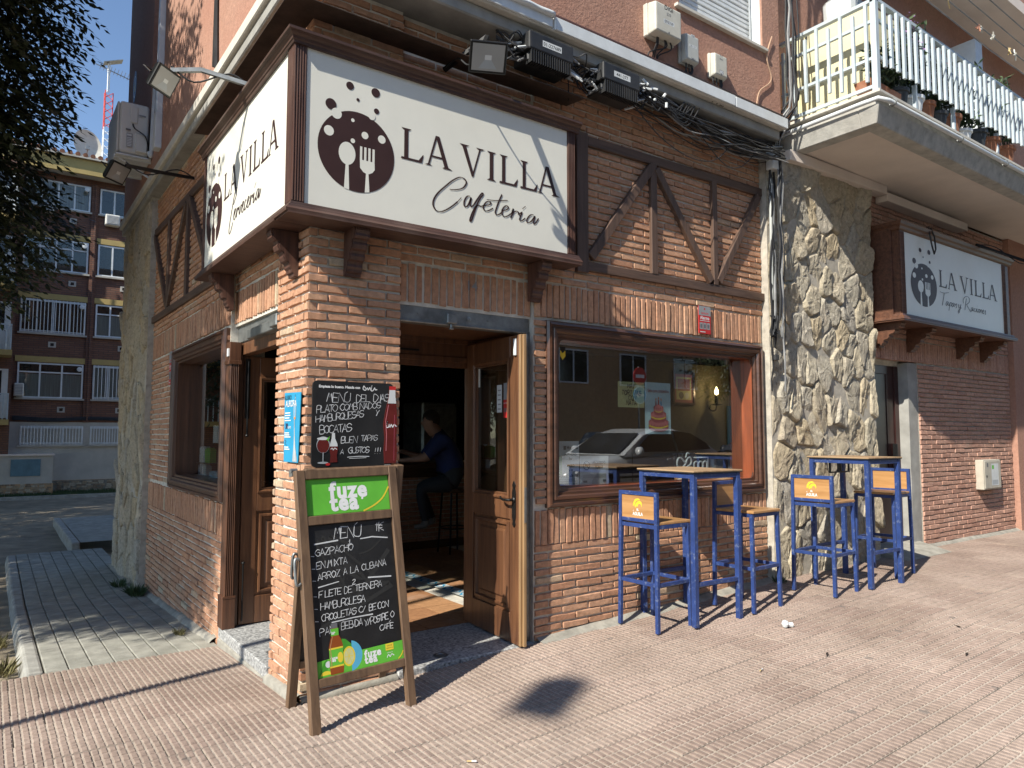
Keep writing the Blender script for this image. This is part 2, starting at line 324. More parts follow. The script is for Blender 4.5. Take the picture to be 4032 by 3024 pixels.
# ================================================================ GROUND, PAVEMENT, ROAD
def sheet(name, xs, ys, zf, m, kind='structure'):
    b = MB(); nx = len(xs)
    b.add([(x, y, zf(x, y)) for y in ys for x in xs], [(j*nx+i, j*nx+i+1, (j+1)*nx+i+1, (j+1)*nx+i) for j in range(len(ys)-1) for i in range(nx-1)])
    return tag(b.build(name, m, recalc=False), kind=kind)
def fr(a, b, n): return [a+(b-a)*i/n for i in range(n+1)]
M['earth'] = mat('sandy_earth', (.36,.30,.21), .95, var=.25, scale=3, bump=1.5, bscale=25, mott=(.7,(.2,.16,.11),.6))
M['asphalt'] = mat('asphalt', (.06,.06,.062), .9, var=.2, scale=20, bump=.8, bscale=120)
M['slab'] = mat('grey_paving', (.38,.37,.32), .9, var=.2, scale=7, bump=.8, bscale=60, mott=(2.2,(.24,.24,.2),.6))
M['slabgap'] = mat('paving_joint', (.26,.25,.21), .95, var=.2, scale=12, bump=.8)
M['kerb'] = mat('kerb_concrete', (.40,.39,.35), .9, var=.2, scale=8, bump=.8, bscale=50, mott=(2.2,(.22,.21,.19),.5))
M['grass'] = mat('grass', (.05,.09,.025), .8, var=.3, scale=6)
def padmat(name, ramp, b0, dust):
    m = brickmat(name, ramp, .3); return m
M['joint'] = mat('tile_joint_dirt', (.17,.15,.13), .95, var=.25, scale=20)
M['groove'] = mat('tile_groove', (.57,.495,.42), .9, var=.16, scale=18, bump=.7, bscale=120, mott=(1.3,(.40,.33,.28),.55))
M['pad'] = brickmat('tile_pad', [(0,(.34,.26,.22)),(.35,(.39,.305,.26)),(.7,(.36,.275,.235)),(1,(.315,.235,.20))], .32)
def dirty(m, spots):
    nt = m.node_tree; L = nt.links.new; p = nt.nodes['Principled BSDF']; src = p.inputs['Base Color'].links[0].from_socket; ge = N(nt, 'NewGeometry')
    n = N(nt, 'TexNoise', Scale=.9, Detail=7, Roughness=.62); L(ge.outputs['Position'], n.inputs['Vector']); r = N(nt, 'ValToRGB'); r.color_ramp.elements[0].position = .40; r.color_ramp.elements[1].position = .66; r.color_ramp.elements[0].color = (.80,.78,.75,1); r.color_ramp.elements[1].color = (1.06,1.05,1.03,1); L(n.outputs['Fac'], r.inputs[0])
    mu = N(nt, 'Mix', data_type='RGBA', blend_type='MULTIPLY'); mu.inputs[0].default_value = 1; L(src, mu.inputs[6]); L(r.outputs[0], mu.inputs[7])
    v = N(nt, 'TexVoronoi', Scale=spots); L(ge.outputs['Position'], v.inputs['Vector']); cm = N(nt, 'Math', operation='LESS_THAN'); L(v.outputs['Distance'], cm.inputs[0]); cm.inputs[1].default_value = .085
    sp_ = N(nt, 'SeparateColor'); L(v.outputs['Color'], sp_.inputs[0]); c2 = N(nt, 'Math', operation='GREATER_THAN'); L(sp_.outputs[0], c2.inputs[0]); c2.inputs[1].default_value = .6; m3 = N(nt, 'Math', operation='MULTIPLY'); L(cm.outputs[0], m3.inputs[0]); L(c2.outputs[0], m3.inputs[1]); m4 = N(nt, 'Math', operation='MULTIPLY'); L(m3.outputs[0], m4.inputs[0]); m4.inputs[1].default_value = .55
    mx = N(nt, 'Mix', data_type='RGBA'); L(m4.outputs[0], mx.inputs[0]); L(mu.outputs[2], mx.inputs[6]); mx.inputs[7].default_value = (.13,.12,.11,1); L(mx.outputs[2], p.inputs['Base Color'])
dirty(M['groove'], 3.2); dirty(M['pad'], 3.2)
sheet('ground', [-400,-60,-20,-8,-3,-1.2,3,12,40,400], [-400,-60,-20,0,8,14,22,40,120,400], lambda x,y: -.7, M['earth'])
sheet('earth_path', fr(-14,2,40), fr(1.5,22,40), lambda x,y: (gz(0,y)-.12 if y < 8 else -.37+.13*min(1,(y-8)/10))+.018*noise.noise(Vector((x*1.1,y*1.1,0)))+.008*noise.noise(Vector((x*5,y*5,3))) - (.1 if y < 1.8 else 0), M['earth'])
rz = lambda x: gz(x,0)-.04
sheet('road', fr(-40,60,50), [-11.6,-9,-6.6,-4.75], lambda x,y: rz(x)-.004, M['asphalt'])
sheet('far_pavement', fr(-40,60,50), [-18,-15,-11.6], lambda x,y: rz(x)+.1, M['slab'])
kb = MB()
for i in range(34):
    x = -9+i*.7; z0 = gz(x+.35,0)
    kb.box((x+.004,-4.75,z0-.25), (x+.696,-4.6,z0+.003))
tag(kb.build('kerb', M['kerb'], bevel=.012), kind='structure')
pav = sheet('pavement', [-9,-6,-4]+fr(-3,11.5,58), fr(-4.6,-.0,12)+[.02], lambda x,y: gz(x,0)-.008, M['joint'])
pav2 = sheet('pavement', fr(-3.2,-.0,8), fr(.02,1.735,6), lambda x,y: gz(0,y)-.008, M['joint'])
# pressed cement tile: 8 x 4 raised pads
TS = .29
tb = MB(); tb.box((-TS/2+.0018,-TS/2+.003,-.03), (TS/2-.0018,TS/2-.003,0), 0)
px, py = TS/8, TS/4
for i in range(8):
    for j in range(4):
        cx, cy = -TS/2+px*(i+.5), -TS/2+py*(j+.5); a, b_ = px/2-.0055, py/2-.0048; h = .0048
        tb.add([(cx-a,cy-b_,0),(cx+a,cy-b_,0),(cx+a,cy+b_,0),(cx-a,cy+b_,0),(cx-a+.002,cy-b_+.002,h),(cx+a-.002,cy-b_+.002,h),(cx+a-.002,cy+b_-.002,h),(cx-a+.002,cy+b_-.002,h)],
               [(4,5,6,7),(0,1,5,4),(1,2,6,5),(2,3,7,6),(3,0,4,7)], 1)
tile0 = tb.build('paving_tile', [M['groove'], M['pad']], recalc=False); tile_me = tile0.data; bpy.data.objects.remove(tile0)
def project(P):
    d = Vector(P)-CAMP; zc = d.dot(fw)
    if zc < .2: return None
    return (d.dot(r2)/zc*FPX+2016, -d.dot(u2)/zc*FPX+1512, zc)
def inframe(P, mrg=120):
    q = project(P); return q and -mrg < q[0] < 4032+mrg and -mrg < q[1] < 3024+mrg
def joined(name, items, mats, parent):
    """items: (mesh, matrix, rnd) -> one mesh with face attribute rnd"""
    vs, fs, mi, rn = [], [], [], []
    for me, mx, rd in items:
        b = len(vs); vs += [tuple(mx @ v.co) for v in me.vertices]
        for p in me.polygons: fs.append(tuple(i+b for i in p.vertices)); mi.append(p.material_index); rn.append(rd)
    me = bpy.data.meshes.new(name); me.from_pydata(vs, [], fs)
    for m in mats: me.materials.append(m)
    me.polygons.foreach_set('material_index', mi); at = me.attributes.new('rnd', 'FLOAT', 'FACE'); at.data.foreach_set('value', rn)
    o = bpy.data.objects.new(name, me); COL.objects.link(o); o.parent = parent; o['kind'] = 'stuff'; return o
tiles = []
for r in range(-16, 7):
    yc = (r+.5)*TS-.012
    for c in range(-12, 42):
        xc = (c+.5)*TS + (TS/2 if r % 2 else 0) + random.uniform(-.0015,.0015)
        if yc > -.05 and xc > .11: continue
        if yc > 1.72: continue
        if yc > 0 and xc < -3: continue
        q = project((xc,yc,gz(xc,max(0,yc))))
        if not (q and inframe((xc,yc,gz(xc,max(0,yc))), 160)): continue
        sl_x = (gz(xc+.1,0)-gz(xc-.1,0))/.2 if yc < 0 else 0; sl_y = (gz(0,yc+.1)-gz(0,yc-.1))/.2 if yc > .05 else 0
        zc = gz(xc,0) if yc < 0 else gz(0,yc)
        mx = Matrix.Translation((xc,yc,zc+random.uniform(-.0015,.0015))) @ Matrix.Rotation(random.uniform(-.006,.006),4,'Z') @ Matrix.Rotation(-math.atan(sl_x)+random.uniform(-.004,.004),4,'Y') @ Matrix.Rotation(math.atan(sl_y)+random.uniform(-.004,.004),4,'X')
        tiles.append((q[2], mx, yc > 0))
tiles.sort(key=lambda t: t[0])
for d, mx, side in tiles[:300]:
    o = bpy.data.objects.new('paving_tile', tile_me); COL.objects.link(o); o.matrix_world = mx; o.parent = pav2 if side else pav
rest = [(tile_me, mx, random.random()) for d, mx, s in tiles[300:]]
if rest: joined('far_paving_tiles', rest, [M['groove'], M['pad']], pav)
# grey side pavement: pavers in a stretcher pattern, kerb along the earth
sp = sheet('side_pavement', fr(-1.1,.0,4), fr(1.735,8.8,14), lambda x,y: gz(0,y)-.012, M['slabgap'])
def paver(name, x0, x1, y0, y1, par):
    b = MB(); z = lambda x,y: gz(0,y)+random.uniform(-.002,.002); e = .004
    p = [(x0+e,y0+e),(x1-e,y0+e),(x1-e,y1-e),(x0+e,y1-e)]; zz = [z(*q) for q in p]
    b.hexa([(q[0],q[1],zz[i]-.04) for i,q in enumerate(p)]+[(q[0],q[1],zz[i]) for i,q in enumerate(p)])
    return b.build(name, M['slab'], par, bevel=.004)
for i in range(8):
    x0 = -1.1+i*.1375; y = 1.737 - (0 if i % 2 else .15)
    while y < 8.75:
        y1 = min(8.78, y+.30); yy = max(1.737, y)
        if y1-yy > .04: paver('paver', x0, x0+.1375, yy, y1, sp)
        y = y1
ks = None
for i in range(11):
    y0 = 1.80+i*.63; b = MB(); z = lambda y: gz(0,y)
    x0, x1, e = -1.235, -1.105, .004
    P = [(x0-.02,y0+e,z(y0)-.25),(x1,y0+e,z(y0)-.25),(x1,y0+.63-e,z(y0+.63)-.25),(x0-.02,y0+.63-e,z(y0+.63)-.25),(x0+.03,y0+e,z(y0)+.002),(x1,y0+e,z(y0)+.002),(x1,y0+.63-e,z(y0+.63)+.002),(x0+.03,y0+.63-e,z(y0+.63)+.002)]
    b.hexa(P); o = b.build('kerb_stone', M['kerb'], ks, bevel=.02, seg=2)
    if ks is None: ks = o; o.name = 'side_kerb'; tag(o, kind='structure')
sp2 = sheet('rear_pavement', fr(-.28,.6,2), fr(8.9,12.9,6), lambda x,y: -.16, M['slab'])
b = MB(); b.box((-.40,8.9,-.4),(-.285,12.9,-.155)); tag(b.build('rear_kerb', M['kerb'], bevel=.015), kind='structure')
# cement haunch along the foot of the walls
def haunch(name, F, us, w, zf, h0):
    b = MB(); n = len(us); vs = []
    for u in us:
        k = w*(.7+.6*abs(noise.noise(Vector((u*2.3,w,1)))))
        hh = h0*(.6+.8*abs(noise.noise(Vector((u*1.7,5,2)))))
        for o, z in ((-.05,hh+.02),(.004,hh+.015),(.03,hh),(k,.006),(k+.02,-.03)): vs.append(F(u,o,zf(u)+z))
    b.add(vs, [(i*5+j,i*5+j+1,i*5+5+j+1,i*5+5+j) for i in range(n-1) for j in range(4)])
    return b.build(name, M['cement'], smooth=True)
for nm, F, us, ww, zf, h0 in (('wall_foot', FA, fr(1.68,4.4,40), .10, lambda u: gz(u,0), .02), ('wall_foot', FB, fr(1.86,5.0,40), .05, lambda u: gz(0,u), .03), ('wall_foot', FA, fr(.0,.6,12), .03, lambda u: gz(u,0), .03), ('wall_foot', FA, fr(7.2,10.2,30), .06, lambda u: gz(u,0), .03), ('wall_foot', FB, fr(.0,.56,12), .04, lambda u: gz(0,u), .05), ('wall_foot', FB, fr(4.9,7.1,30), .14, lambda u: gz(0,u), .02)):
    tag(haunch(nm, F, us, ww, zf, h0), kind='structure')

# ================================================================ THE CORNER BUILDING
BL = thing('corner_building', 'brick corner bar building with salmon upper floors and stone pilasters', 'building')
CZ = .0555
def variants(kind):
    out = []
    for k in range(8):
        rr = random.Random(k*7+(3 if kind == 's' else 91)); b = MB()
        iu, iz = (.014,.075) if kind == 's' else (.075,.014)
        nl = 4
        def ring(o, du, dz, j):
            pts = []
            if kind == 's':
                us = [-.5+du+(1-2*du)*t/(nl-1) for t in range(nl)]
                pts = [(u,-.5+dz) for u in us]+[(u,.5-dz) for u in reversed(us)]
            else:
                zs = [-.5+dz+(1-2*dz)*t/(nl-1) for t in range(nl)]
                pts = [(-.5+du,z) for z in zs]+[(.5-du,z) for z in reversed(zs)]
            res = []
            for (u,z) in pts:
                ju = rr.uniform(-1,1)*j*(.012 if kind == 's' else .07); jz = rr.uniform(-1,1)*j*(.07 if kind == 's' else .012)
                res.append((u+ju, -o+rr.uniform(-.03,.03)*j, z+jz))
            return res
        r0 = ring(-.1,0,0,0); r1 = ring(.82,.0,.0,.7); r2_ = ring(1.,iu,iz,1)
        n = len(r0); b.add(r0+r1+r2_, [(i,(i+1)%n,n+(i+1)%n,n+i) for i in range(n)]+[(n+i,n+(i+1)%n,2*n+(i+1)%n,2*n+i) for i in range(n)]+[tuple(range(2*n,3*n))])
        me = b.build('brick', M['brick']).data; out.append(me)
        o = [x for x in bpy.data.objects if x.data == me][0]; bpy.data.objects.remove(o)
    return out
BV = {'s': variants('s'), 'v': variants('v')}
BV2 = {k: [m.copy() for m in v] for k, v in BV.items()}
for v in BV2.values():
    for m in v: m.materials[0] = M['brick2']
BRICKS = []
BD = .05
def put(F, u, z, wd, ht, o, kind, par, set2=False):
    if wd < .02: return
    BRICKS.append((F, u, z, wd, ht, o+random.uniform(-.005,.004), kind, par, set2))
def lay(F, u0, u1, z0, z1, par, o=0, corner=None, L=.25, ph=0, hole=None, set2=False, cz=CZ, jo=.0145):
    k0 = math.ceil(z0/cz-.35); k = k0
    while (k+1)*cz <= z1+.012:
        zc = (k+.5)*cz; a = u0
        if corner is not None: a = u0 + (.062 if (k % 2) == corner else 0)
        e = u0 - ((k+ph) % 2)*L/2 - (.0 if (k % 2) else L/4*0) + random.uniform(-.006,.006)
        while e < u1-.01:
            s, t = max(a, e+jo/2), min(u1, e+L-jo/2)
            if t-s > .025 and not (hole and hole[0] < (s+t)/2 < hole[1] and hole[2] < zc < hole[3]):
                put(F, (s+t)/2+random.uniform(-.0015,.0015), zc+random.uniform(-.002,.002), t-s, cz-jo+random.uniform(-.003,.003), o, 's', par, set2)
            e += L
        k += 1
def soldier(F, u0, u1, z0, z1, par, o=0, pitch=.0575, set2=False):
    n = max(1, round((u1-u0)/pitch)); p = (u1-u0)/n
    for i in range(n): put(F, u0+p*(i+.5)+random.uniform(-.002,.002), (z0+z1)/2+random.uniform(-.004,.004), p-.015+random.uniform(-.003,.003), z1-z0-.012+random.uniform(-.006,.006), o, 'v', par, set2)
ZT = 4.24
def wall(name, boxes, m='mortar'):
    b = MB()
    for a, c in boxes: b.box(a, c)
    return b.build(name, M[m], BL)
mo = .017
wa = wall('brick_wall', [((mo,mo,-.5),(.6,.55,ZT)), ((.6,.05,2.33),(1.66,.3,ZT)), ((1.66,mo,-.5),(1.80,.28,2.30)), ((1.80,mo,-.5),(4.29,.28,1.01)), ((4.29,mo,-.5),(4.40,.28,2.30)), ((1.66,mo,2.30),(4.40,.3,ZT)), ((.6+1e-3,.05,4.0),(1.66-1e-3,.29,ZT))][:6])
wa['label'] = 'brick front wall with dark timber bracing'
wb = wall('brick_wall', [((.05,.55,2.33),(.3,1.72,ZT)), ((mo,1.72,-.6),(.28,1.78,2.30)), ((mo,1.78,-.6),(.28,3.70,1.01)), ((mo,3.70,-.6),(.28,5.1,2.30)), ((mo,1.72,2.30),(.3,5.1,ZT))])
wc = wall('brick_wall', [((6.2,mo,2.36),(7.38,.3,ZT)), ((7.38,mo,-.3),(10.05,.3,ZT)), ((6.1,.25,-.3),(6.5,.3,2.36))], 'mortar2')
wc['label'] = 'plain brick wall at the right'
# front
lay(FA, 0, .6, 0, ZT, wa, corner=0)
lay(FA, .607, 1.66, 2.6, ZT, wa, o=-.038, ph=1); soldier(FA, .61, 1.66, 2.345, 2.60, wa, o=-.038)
lay(FA, 1.667, 1.79, 1.0, 2.33, wa, L=.25, ph=0); soldier(FA, 1.665, 4.35, 2.345, 2.605, wa)
lay(FA, 1.667, 4.36, 2.61, ZT, wa, ph=1); soldier(FA, 1.665, 4.36, .715, .972, wa)
lay(FA, 1.667, 4.36, 0, .715, wa, ph=0); lay(FA, 4.3, 4.36, 1., 2.33, wa, L=.07)
# side
lay(FB, 0, .55, -.1, ZT, wb, corner=1)
lay(FB, .56, 1.72, 2.6, ZT, wb, o=-.038, ph=1); soldier(FB, .56, 1.72, 2.345, 2.6, wb, o=-.038)
lay(FB, 1.725, 1.78, 1.0, 2.33, wb, L=.07); soldier(FB, 1.725, 5.0, 2.345, 2.605, wb); lay(FB, 1.725, 5.02, 2.61, ZT, wb, ph=1)
soldier(FB, 1.725, 5.0, .715, .972, wb); lay(FB, 1.725, 5.02, -.3, .715, wb); lay(FB, 3.70, 5.02, .98, 2.34, wb)
# reveals of the pier towards the doors
def FR1(u, o, z): return Vector((.6+o, u, z))
def FR2(u, o, z): return Vector((u, .55+o, z))
# right wall
lay(FA, 7.39, 10.02, .1, 2.33, wc, set2=True, jo=.010); soldier(FA, 6.3, 10.02, 2.345, 2.6, wc, set2=True, pitch=.055); lay(FA, 6.3, 10.02, 2.61, ZT, wc, set2=True, jo=.010)
def bscore(b):
    F, u, z, wd, ht = b[:5]; P = F(u,0,z); q = project(P)
    if not q or not inframe(P, 20): return 0
    n = F(0,1,0); c = (CAMP-P).normalized().dot(n)
    if F is FA and -.1 < u < 1.9 and 2.72 < z < 3.78: return 0          # behind the corner sign
    if F is FB and u < 2.0 and 2.72 < z < 3.78: return 0
    return wd*ht*c/q[2]**2
BRICKS.sort(key=bscore, reverse=True)
def bmx(b):
    F, u, z, wd, ht, o, kind, par, s2 = b
    R = Matrix.Rotation(-pi/2,4,'Z') if F is FB else Matrix.Identity(4)
    P = F(u, o-BD, z)
    return Matrix.Translation(P) @ R @ Matrix.Rotation(random.uniform(-.012,.012) if kind == 's' else random.uniform(-.006,.006),4,'Y') @ Matrix.Diagonal((wd,BD,ht,1))
rest = {}
for i, b in enumerate(BRICKS):
    kind, par, s2 = b[6], b[7], b[8]; me = random.choice((BV2 if s2 else BV)[kind])
    if i < 300:
        o = bpy.data.objects.new('brick', me); COL.objects.link(o); o.parent = par; o.matrix_world = bmx(b)
    else: rest.setdefault((par.name, s2), (par, []))[1].append((me, bmx(b), random.random()))
for (nm, s2), (par, it) in rest.items(): joined('bricks', it, [M['brick2'] if s2 else M['brick']], par)
# ---------------- stone pilasters
M['stone'] = brickmat('fieldstone', [(0,(.52,.46,.35)),(.25,(.61,.50,.34)),(.5,(.54,.49,.40)),(.75,(.65,.56,.41)),(.9,(.47,.43,.37)),(1,(.59,.48,.32))], .4)
def _stonetweak(m):
    nt = m.node_tree; L = nt.links.new; p = nt.nodes['Principled BSDF']
    ge = [n for n in nt.nodes if n.type == 'NEW_GEOMETRY'][0]
    n = N(nt, 'TexNoise', Scale=75.0, Detail=9, Roughness=.72); L(ge.outputs['Position'], n.inputs['Vector'])
    b = N(nt, 'Bump', Strength=1.0, Distance=.02); L(n.outputs['Fac'], b.inputs['Height']); L(b.outputs[0], p.inputs['Normal'])
    # lichen: dark crust patches
    n5 = N(nt, 'TexNoise', Scale=14.0, Detail=9, Roughness=.75); L(ge.outputs['Position'], n5.inputs['Vector'])
    r5 = N(nt, 'ValToRGB'); r5.color_ramp.elements[0].position = .56; r5.color_ramp.elements[1].position = .64; r5.color_ramp.elements[0].color = (0,0,0,1); r5.color_ramp.elements[1].color = (.6,)*3+(1,); L(n5.outputs['Fac'], r5.inputs[0])
    src = p.inputs['Base Color'].links[0].from_socket
    mx = N(nt, 'Mix', data_type='RGBA'); L(r5.outputs[0], mx.inputs[0]); L(src, mx.inputs[6]); mx.inputs[7].default_value = (.11,.095,.075,1); L(mx.outputs[2], p.inputs['Base Color'])
_stonetweak(M['stone'])
def clip(poly, a, b, c):
    out = []
    for i in range(len(poly)):
        p, q = poly[i], poly[(i+1) % len(poly)]; dp = a*p[0]+b*p[1]-c; dq = a*q[0]+b*q[1]-c
        if dp <= 0: out.append(p)
        if (dp < 0) != (dq < 0) and abs(dp-dq) > 1e-12: t = dp/(dp-dq); out.append((p[0]+(q[0]-p[0])*t, p[1]+(q[1]-p[1])*t))
    return out
def stones(F, u0, u1, z0, z1, o0, par, seed, nu=9, nz=13, hgt=.055):
    rr = random.Random(seed); S = []
    du, dz = (u1-u0)/nu, (z1-z0)/nz
    for j in range(nz):
        for i in range(nu):
            if rr.random() < .10: continue
            S.append((u0+du*(i+.5+(.25 if j % 2 else -.25)+rr.uniform(-.36,.36)), z0+dz*(j+.5+rr.uniform(-.42,.42))))
    for k, s in enumerate(S):
        poly = [(u0+.004,z0),(u1-.004,z0),(u1-.004,z1),(u0+.004,z1)]
        for t in S:
            if t is s: continue
            a, b = (t[0]-s[0]), (t[1]-s[1])*.70**2
            if abs(t[0]-s[0]) > 3*du or abs(t[1]-s[1]) > 3*dz: continue
            mx_, mz_ = (t[0]+s[0])/2, (t[1]+s[1])/2
            poly = clip(poly, a, b, a*mx_+b*mz_)
            if len(poly) < 3: break
        if len(poly) < 3: continue
        cx = sum(p[0] for p in poly)/len(poly); cz_ = sum(p[1] for p in poly)/len(poly)
        # resample the outline, shrink for the joint, roughen
        per = []
        for i in range(len(poly)):
            p, q = poly[i], poly[(i+1) % len(poly)]; L = math.hypot(q[0]-p[0], q[1]-p[1]); n = max(1, int(L/.035))
            per += [(p[0]+(q[0]-p[0])*t/n, p[1]+(q[1]-p[1])*t/n) for t in range(n)]
        if len(per) < 5: continue
        n = len(per); R = sum(math.hypot(p[0]-cx,p[1]-cz_) for p in per)/n
        if R < .035: continue
        per = [(p[0]+(cx-p[0])*min(.3,.007/max(.02,math.hypot(p[0]-cx,p[1]-cz_)))+rr.uniform(-.005,.005), p[1]+(cz_-p[1])*min(.3,.007/max(.02,math.hypot(p[0]-cx,p[1]-cz_)))+rr.uniform(-.005,.005)) for p in per]
        # round the corners
        per = [((per[i-1][0]+4*per[i][0]+per[(i+1) % n][0])/6, (per[i-1][1]+4*per[i][1]+per[(i+1) % n][1])/6) for i in range(n)]
        hh = hgt*rr.uniform(.55,1.35); tu, tz = rr.uniform(-.35,.35), rr.uniform(-.3,.3); sd = rr.uniform(0,99)
        b = MB(); vs = []
        for sc_, ho in ((1,-.1),(1,.3),(.965,.72),(.88,.95),(.6,1.0),(.3,1.0)):
            for p in per:
                u, z = cx+(p[0]-cx)*sc_, cz_+(p[1]-cz_)*sc_
                h = hh*ho + (tu*(u-cx)+tz*(z-cz_))*.45*max(0,ho) + (.014*noise.noise(Vector((u*9,z*9,sd)))+.009*noise.noise(Vector((u*27,z*27,sd)))+.006*noise.noise(Vector((u*60,z*60,sd))))*max(0,ho)
                vs.append(F(u,o0+h,z))
        vs.append(F(cx,o0+hh*1.03,cz_)); R6 = 6
        fs = [(r*n+i,r*n+(i+1)%n,(r+1)*n+(i+1)%n,(r+1)*n+i) for r in range(R6-1) for i in range(n)]+[((R6-1)*n+i,(R6-1)*n+(i+1)%n,R6*n) for i in range(n)]
        b.add(vs, fs); ob = b.build('stone', M['stone'], par)
        at = ob.data.attributes.new('rnd','FLOAT','FACE'); at.data.foreach_set('value', [rr.random()]*len(ob.data.polygons))
sa = wall('stone_pilaster', [((4.37,-.065,-.3),(6.25,.3,4.27))], 'mortar2'); sa['label'] = 'rough fieldstone pilaster between the window and the right door'
stones(FA, 4.37, 6.25, .10, 4.2, .055, sa, 5, nu=9, nz=13, hgt=.032)
sb = wall('stone_pilaster', [((-.058,5.0,-.6),(.3,7.05,4.27))], 'mortar2'); sb['label'] = 'shaded fieldstone pilaster at the end of the side wall'
stones(FB, 5.0, 7.05, -.3, 4.2, .05, sb, 9, nu=9, nz=13, hgt=.032)
def FS(u, o, z): return Vector((u, 5.0-o, z))
# ---------------- timber bracing on the walls
def timber(F, p, q, wd, m, o1=.022):
    (u0,z0),(u1,z1) = p, q; d = Vector((u1-u0,z1-z0)); L = d.length; d /= L; n = Vector((-d.y,d.x))*wd/2
    b = MB(); c = [(u0-n.x,z0-n.y),(u0+n.x,z0+n.y),(u1+n.x,z1+n.y),(u1-n.x,z1-n.y)]
    b.hexa([F(u,-.01,z) for u,z in c]+[F(u,o1,z) for u,z in c]); return b.build('timber', m, BL, bevel=.004)
def bracing(F, pts, mx_):
    for i, (p, q, wd, m) in enumerate(pts): timber(F, p, q, wd, m, .024+.0022*i)
bracing(FA, [((2.165,3.755),(4.37,3.79),.076,M['beamx']), ((2.165,2.775),(4.37,2.785),.072,M['beamx']), ((2.107,2.72),(2.107,3.81),.115,M['beam']), ((2.888,2.81),(2.888,3.74),.072,M['beam']), ((3.663,2.815),(3.663,3.75),.062,M['beam']),
             ((2.19,2.85),(2.865,3.70),.075,M['beam']), ((2.92,3.70),(3.6,2.84),.07,M['beam']), ((3.70,2.85),(4.31,3.745),.068,M['beam'])], None)
bracing(FB, [((2.02,3.755),(5.05,3.82),.076,M['beamy']), ((2.02,2.775),(5.05,2.80),.072,M['beamy']), ((4.17,2.82),(4.17,3.78),.075,M['beam']), ((3.25,2.81),(3.25,3.76),.075,M['beam']), ((5.0,3.78),(4.2,2.86),.07,M['beam']), ((4.12,2.86),(3.33,3.74),.07,M['beam']), ((3.17,3.74),(2.3,2.84),.07,M['beam'])], None)
# ---------------- cornice and upper floors
b = MB()
dA, dB = .26, .13
b.box((-dB,-dA,4.335),(4.42,.2,4.43)); b.box((-dB,.2,4.335),(.2,7.15,4.43))
cor = b.build('cornice', M['cream'], BL, bevel=.008)
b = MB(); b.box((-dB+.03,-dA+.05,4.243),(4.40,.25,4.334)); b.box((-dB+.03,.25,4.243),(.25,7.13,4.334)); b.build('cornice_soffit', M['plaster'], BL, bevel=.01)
# patched length of the band: sheet metal trim with a torn seal
b = MB(); b.box((.85,-dA-.012,4.35),(1.62,-dA+.05,4.445)); b.box((1.64,-dA-.014,4.345),(3.66,-dA+.05,4.44)); b.box((3.67,-dA-.012,4.342),(4.44,-dA+.05,4.437)); b.build('trim', M['white_paint'], BL, bevel=.004)
b = MB(); b.tube([(x,-dA-.02+.004*sin(x*31),4.44+.006*noise.noise(Vector((x*8,0,0)))) for x in fr(.95,1.62,24)], .022, 7); b.build('torn_seal', M['white_paint'], BL, smooth=True)
upA, upB = .21, .09
b = MB()
b.box((-upB,-upA,4.43),(3.02,.3,9.6)); b.box((3.02,-upA,4.43),(4.16,.3,5.045)); b.box((3.02,-upA,6.4),(4.16,.3,9.6)); b.box((4.16,-upA,4.43),(4.42,.3,9.6))
b.box((4.42,.02,4.5),(24,.29,9.6)); b.build('upper_wall', M['stucco'], BL)
b = MB(); b.box((-upB,.3,4.43),(.3,4.55,9.6)); b.box((-upB,5.15,4.43),(.3,7.1,9.6)); b.box((-upB,4.55,4.43),(.3,5.15,5.2)); b.box((-upB,4.55,6.9),(.3,5.15,9.6)); b.box((.0,4.55,5.2),(.3,5.15,6.9)); b.build('upper_wall', M['stucco'], BL)
b = MB(); b.box((.3,7.05,-.5),(10,7.1,9.6)); b.box((10,.3,-.5),(10.05,7.1,9.6)); b.box((.3,.3,9.5),(10,7.05,9.6)); b.build('rear_wall', M['stucco'], BL)
b = MB(); b.box((10.05,-.06,-.2),(24,.3,4.5)); o = b.build('end_wall', M['stucco'], BL)
# upstairs roller shutter
sh = MB(); sh.rectloops(FA, 3.02, 4.16, 5.045, 6.4, [(.003,upA-.02),(.003,upA-.12),(.03,upA-.12),(.03,upA-.10),(.06,upA-.10)]); shf = sh.build('shutter_frame', M['white_paint'], BL); b = MB(); b.fbox(FA, 3.021, 4.159, upA-.2, upA-.14, 5.04, 6.39); b.build('shutter_back', M['stucco'], shf)
for i in range(14):
    z = 5.085+i*.046; b = MB(); b.fbox(FA, 3.052, 4.128, upA-.135, upA-.112-.004*(i % 2), z, z+.043); b.build('slat', M['white_paint'], shf, bevel=.008)
b = MB(); b.fbox(FA, 2.96, 4.2, upA-.1, upA+.035, 5.02, 5.05); b.build('sill', M['cream'], BL, bevel=.004)
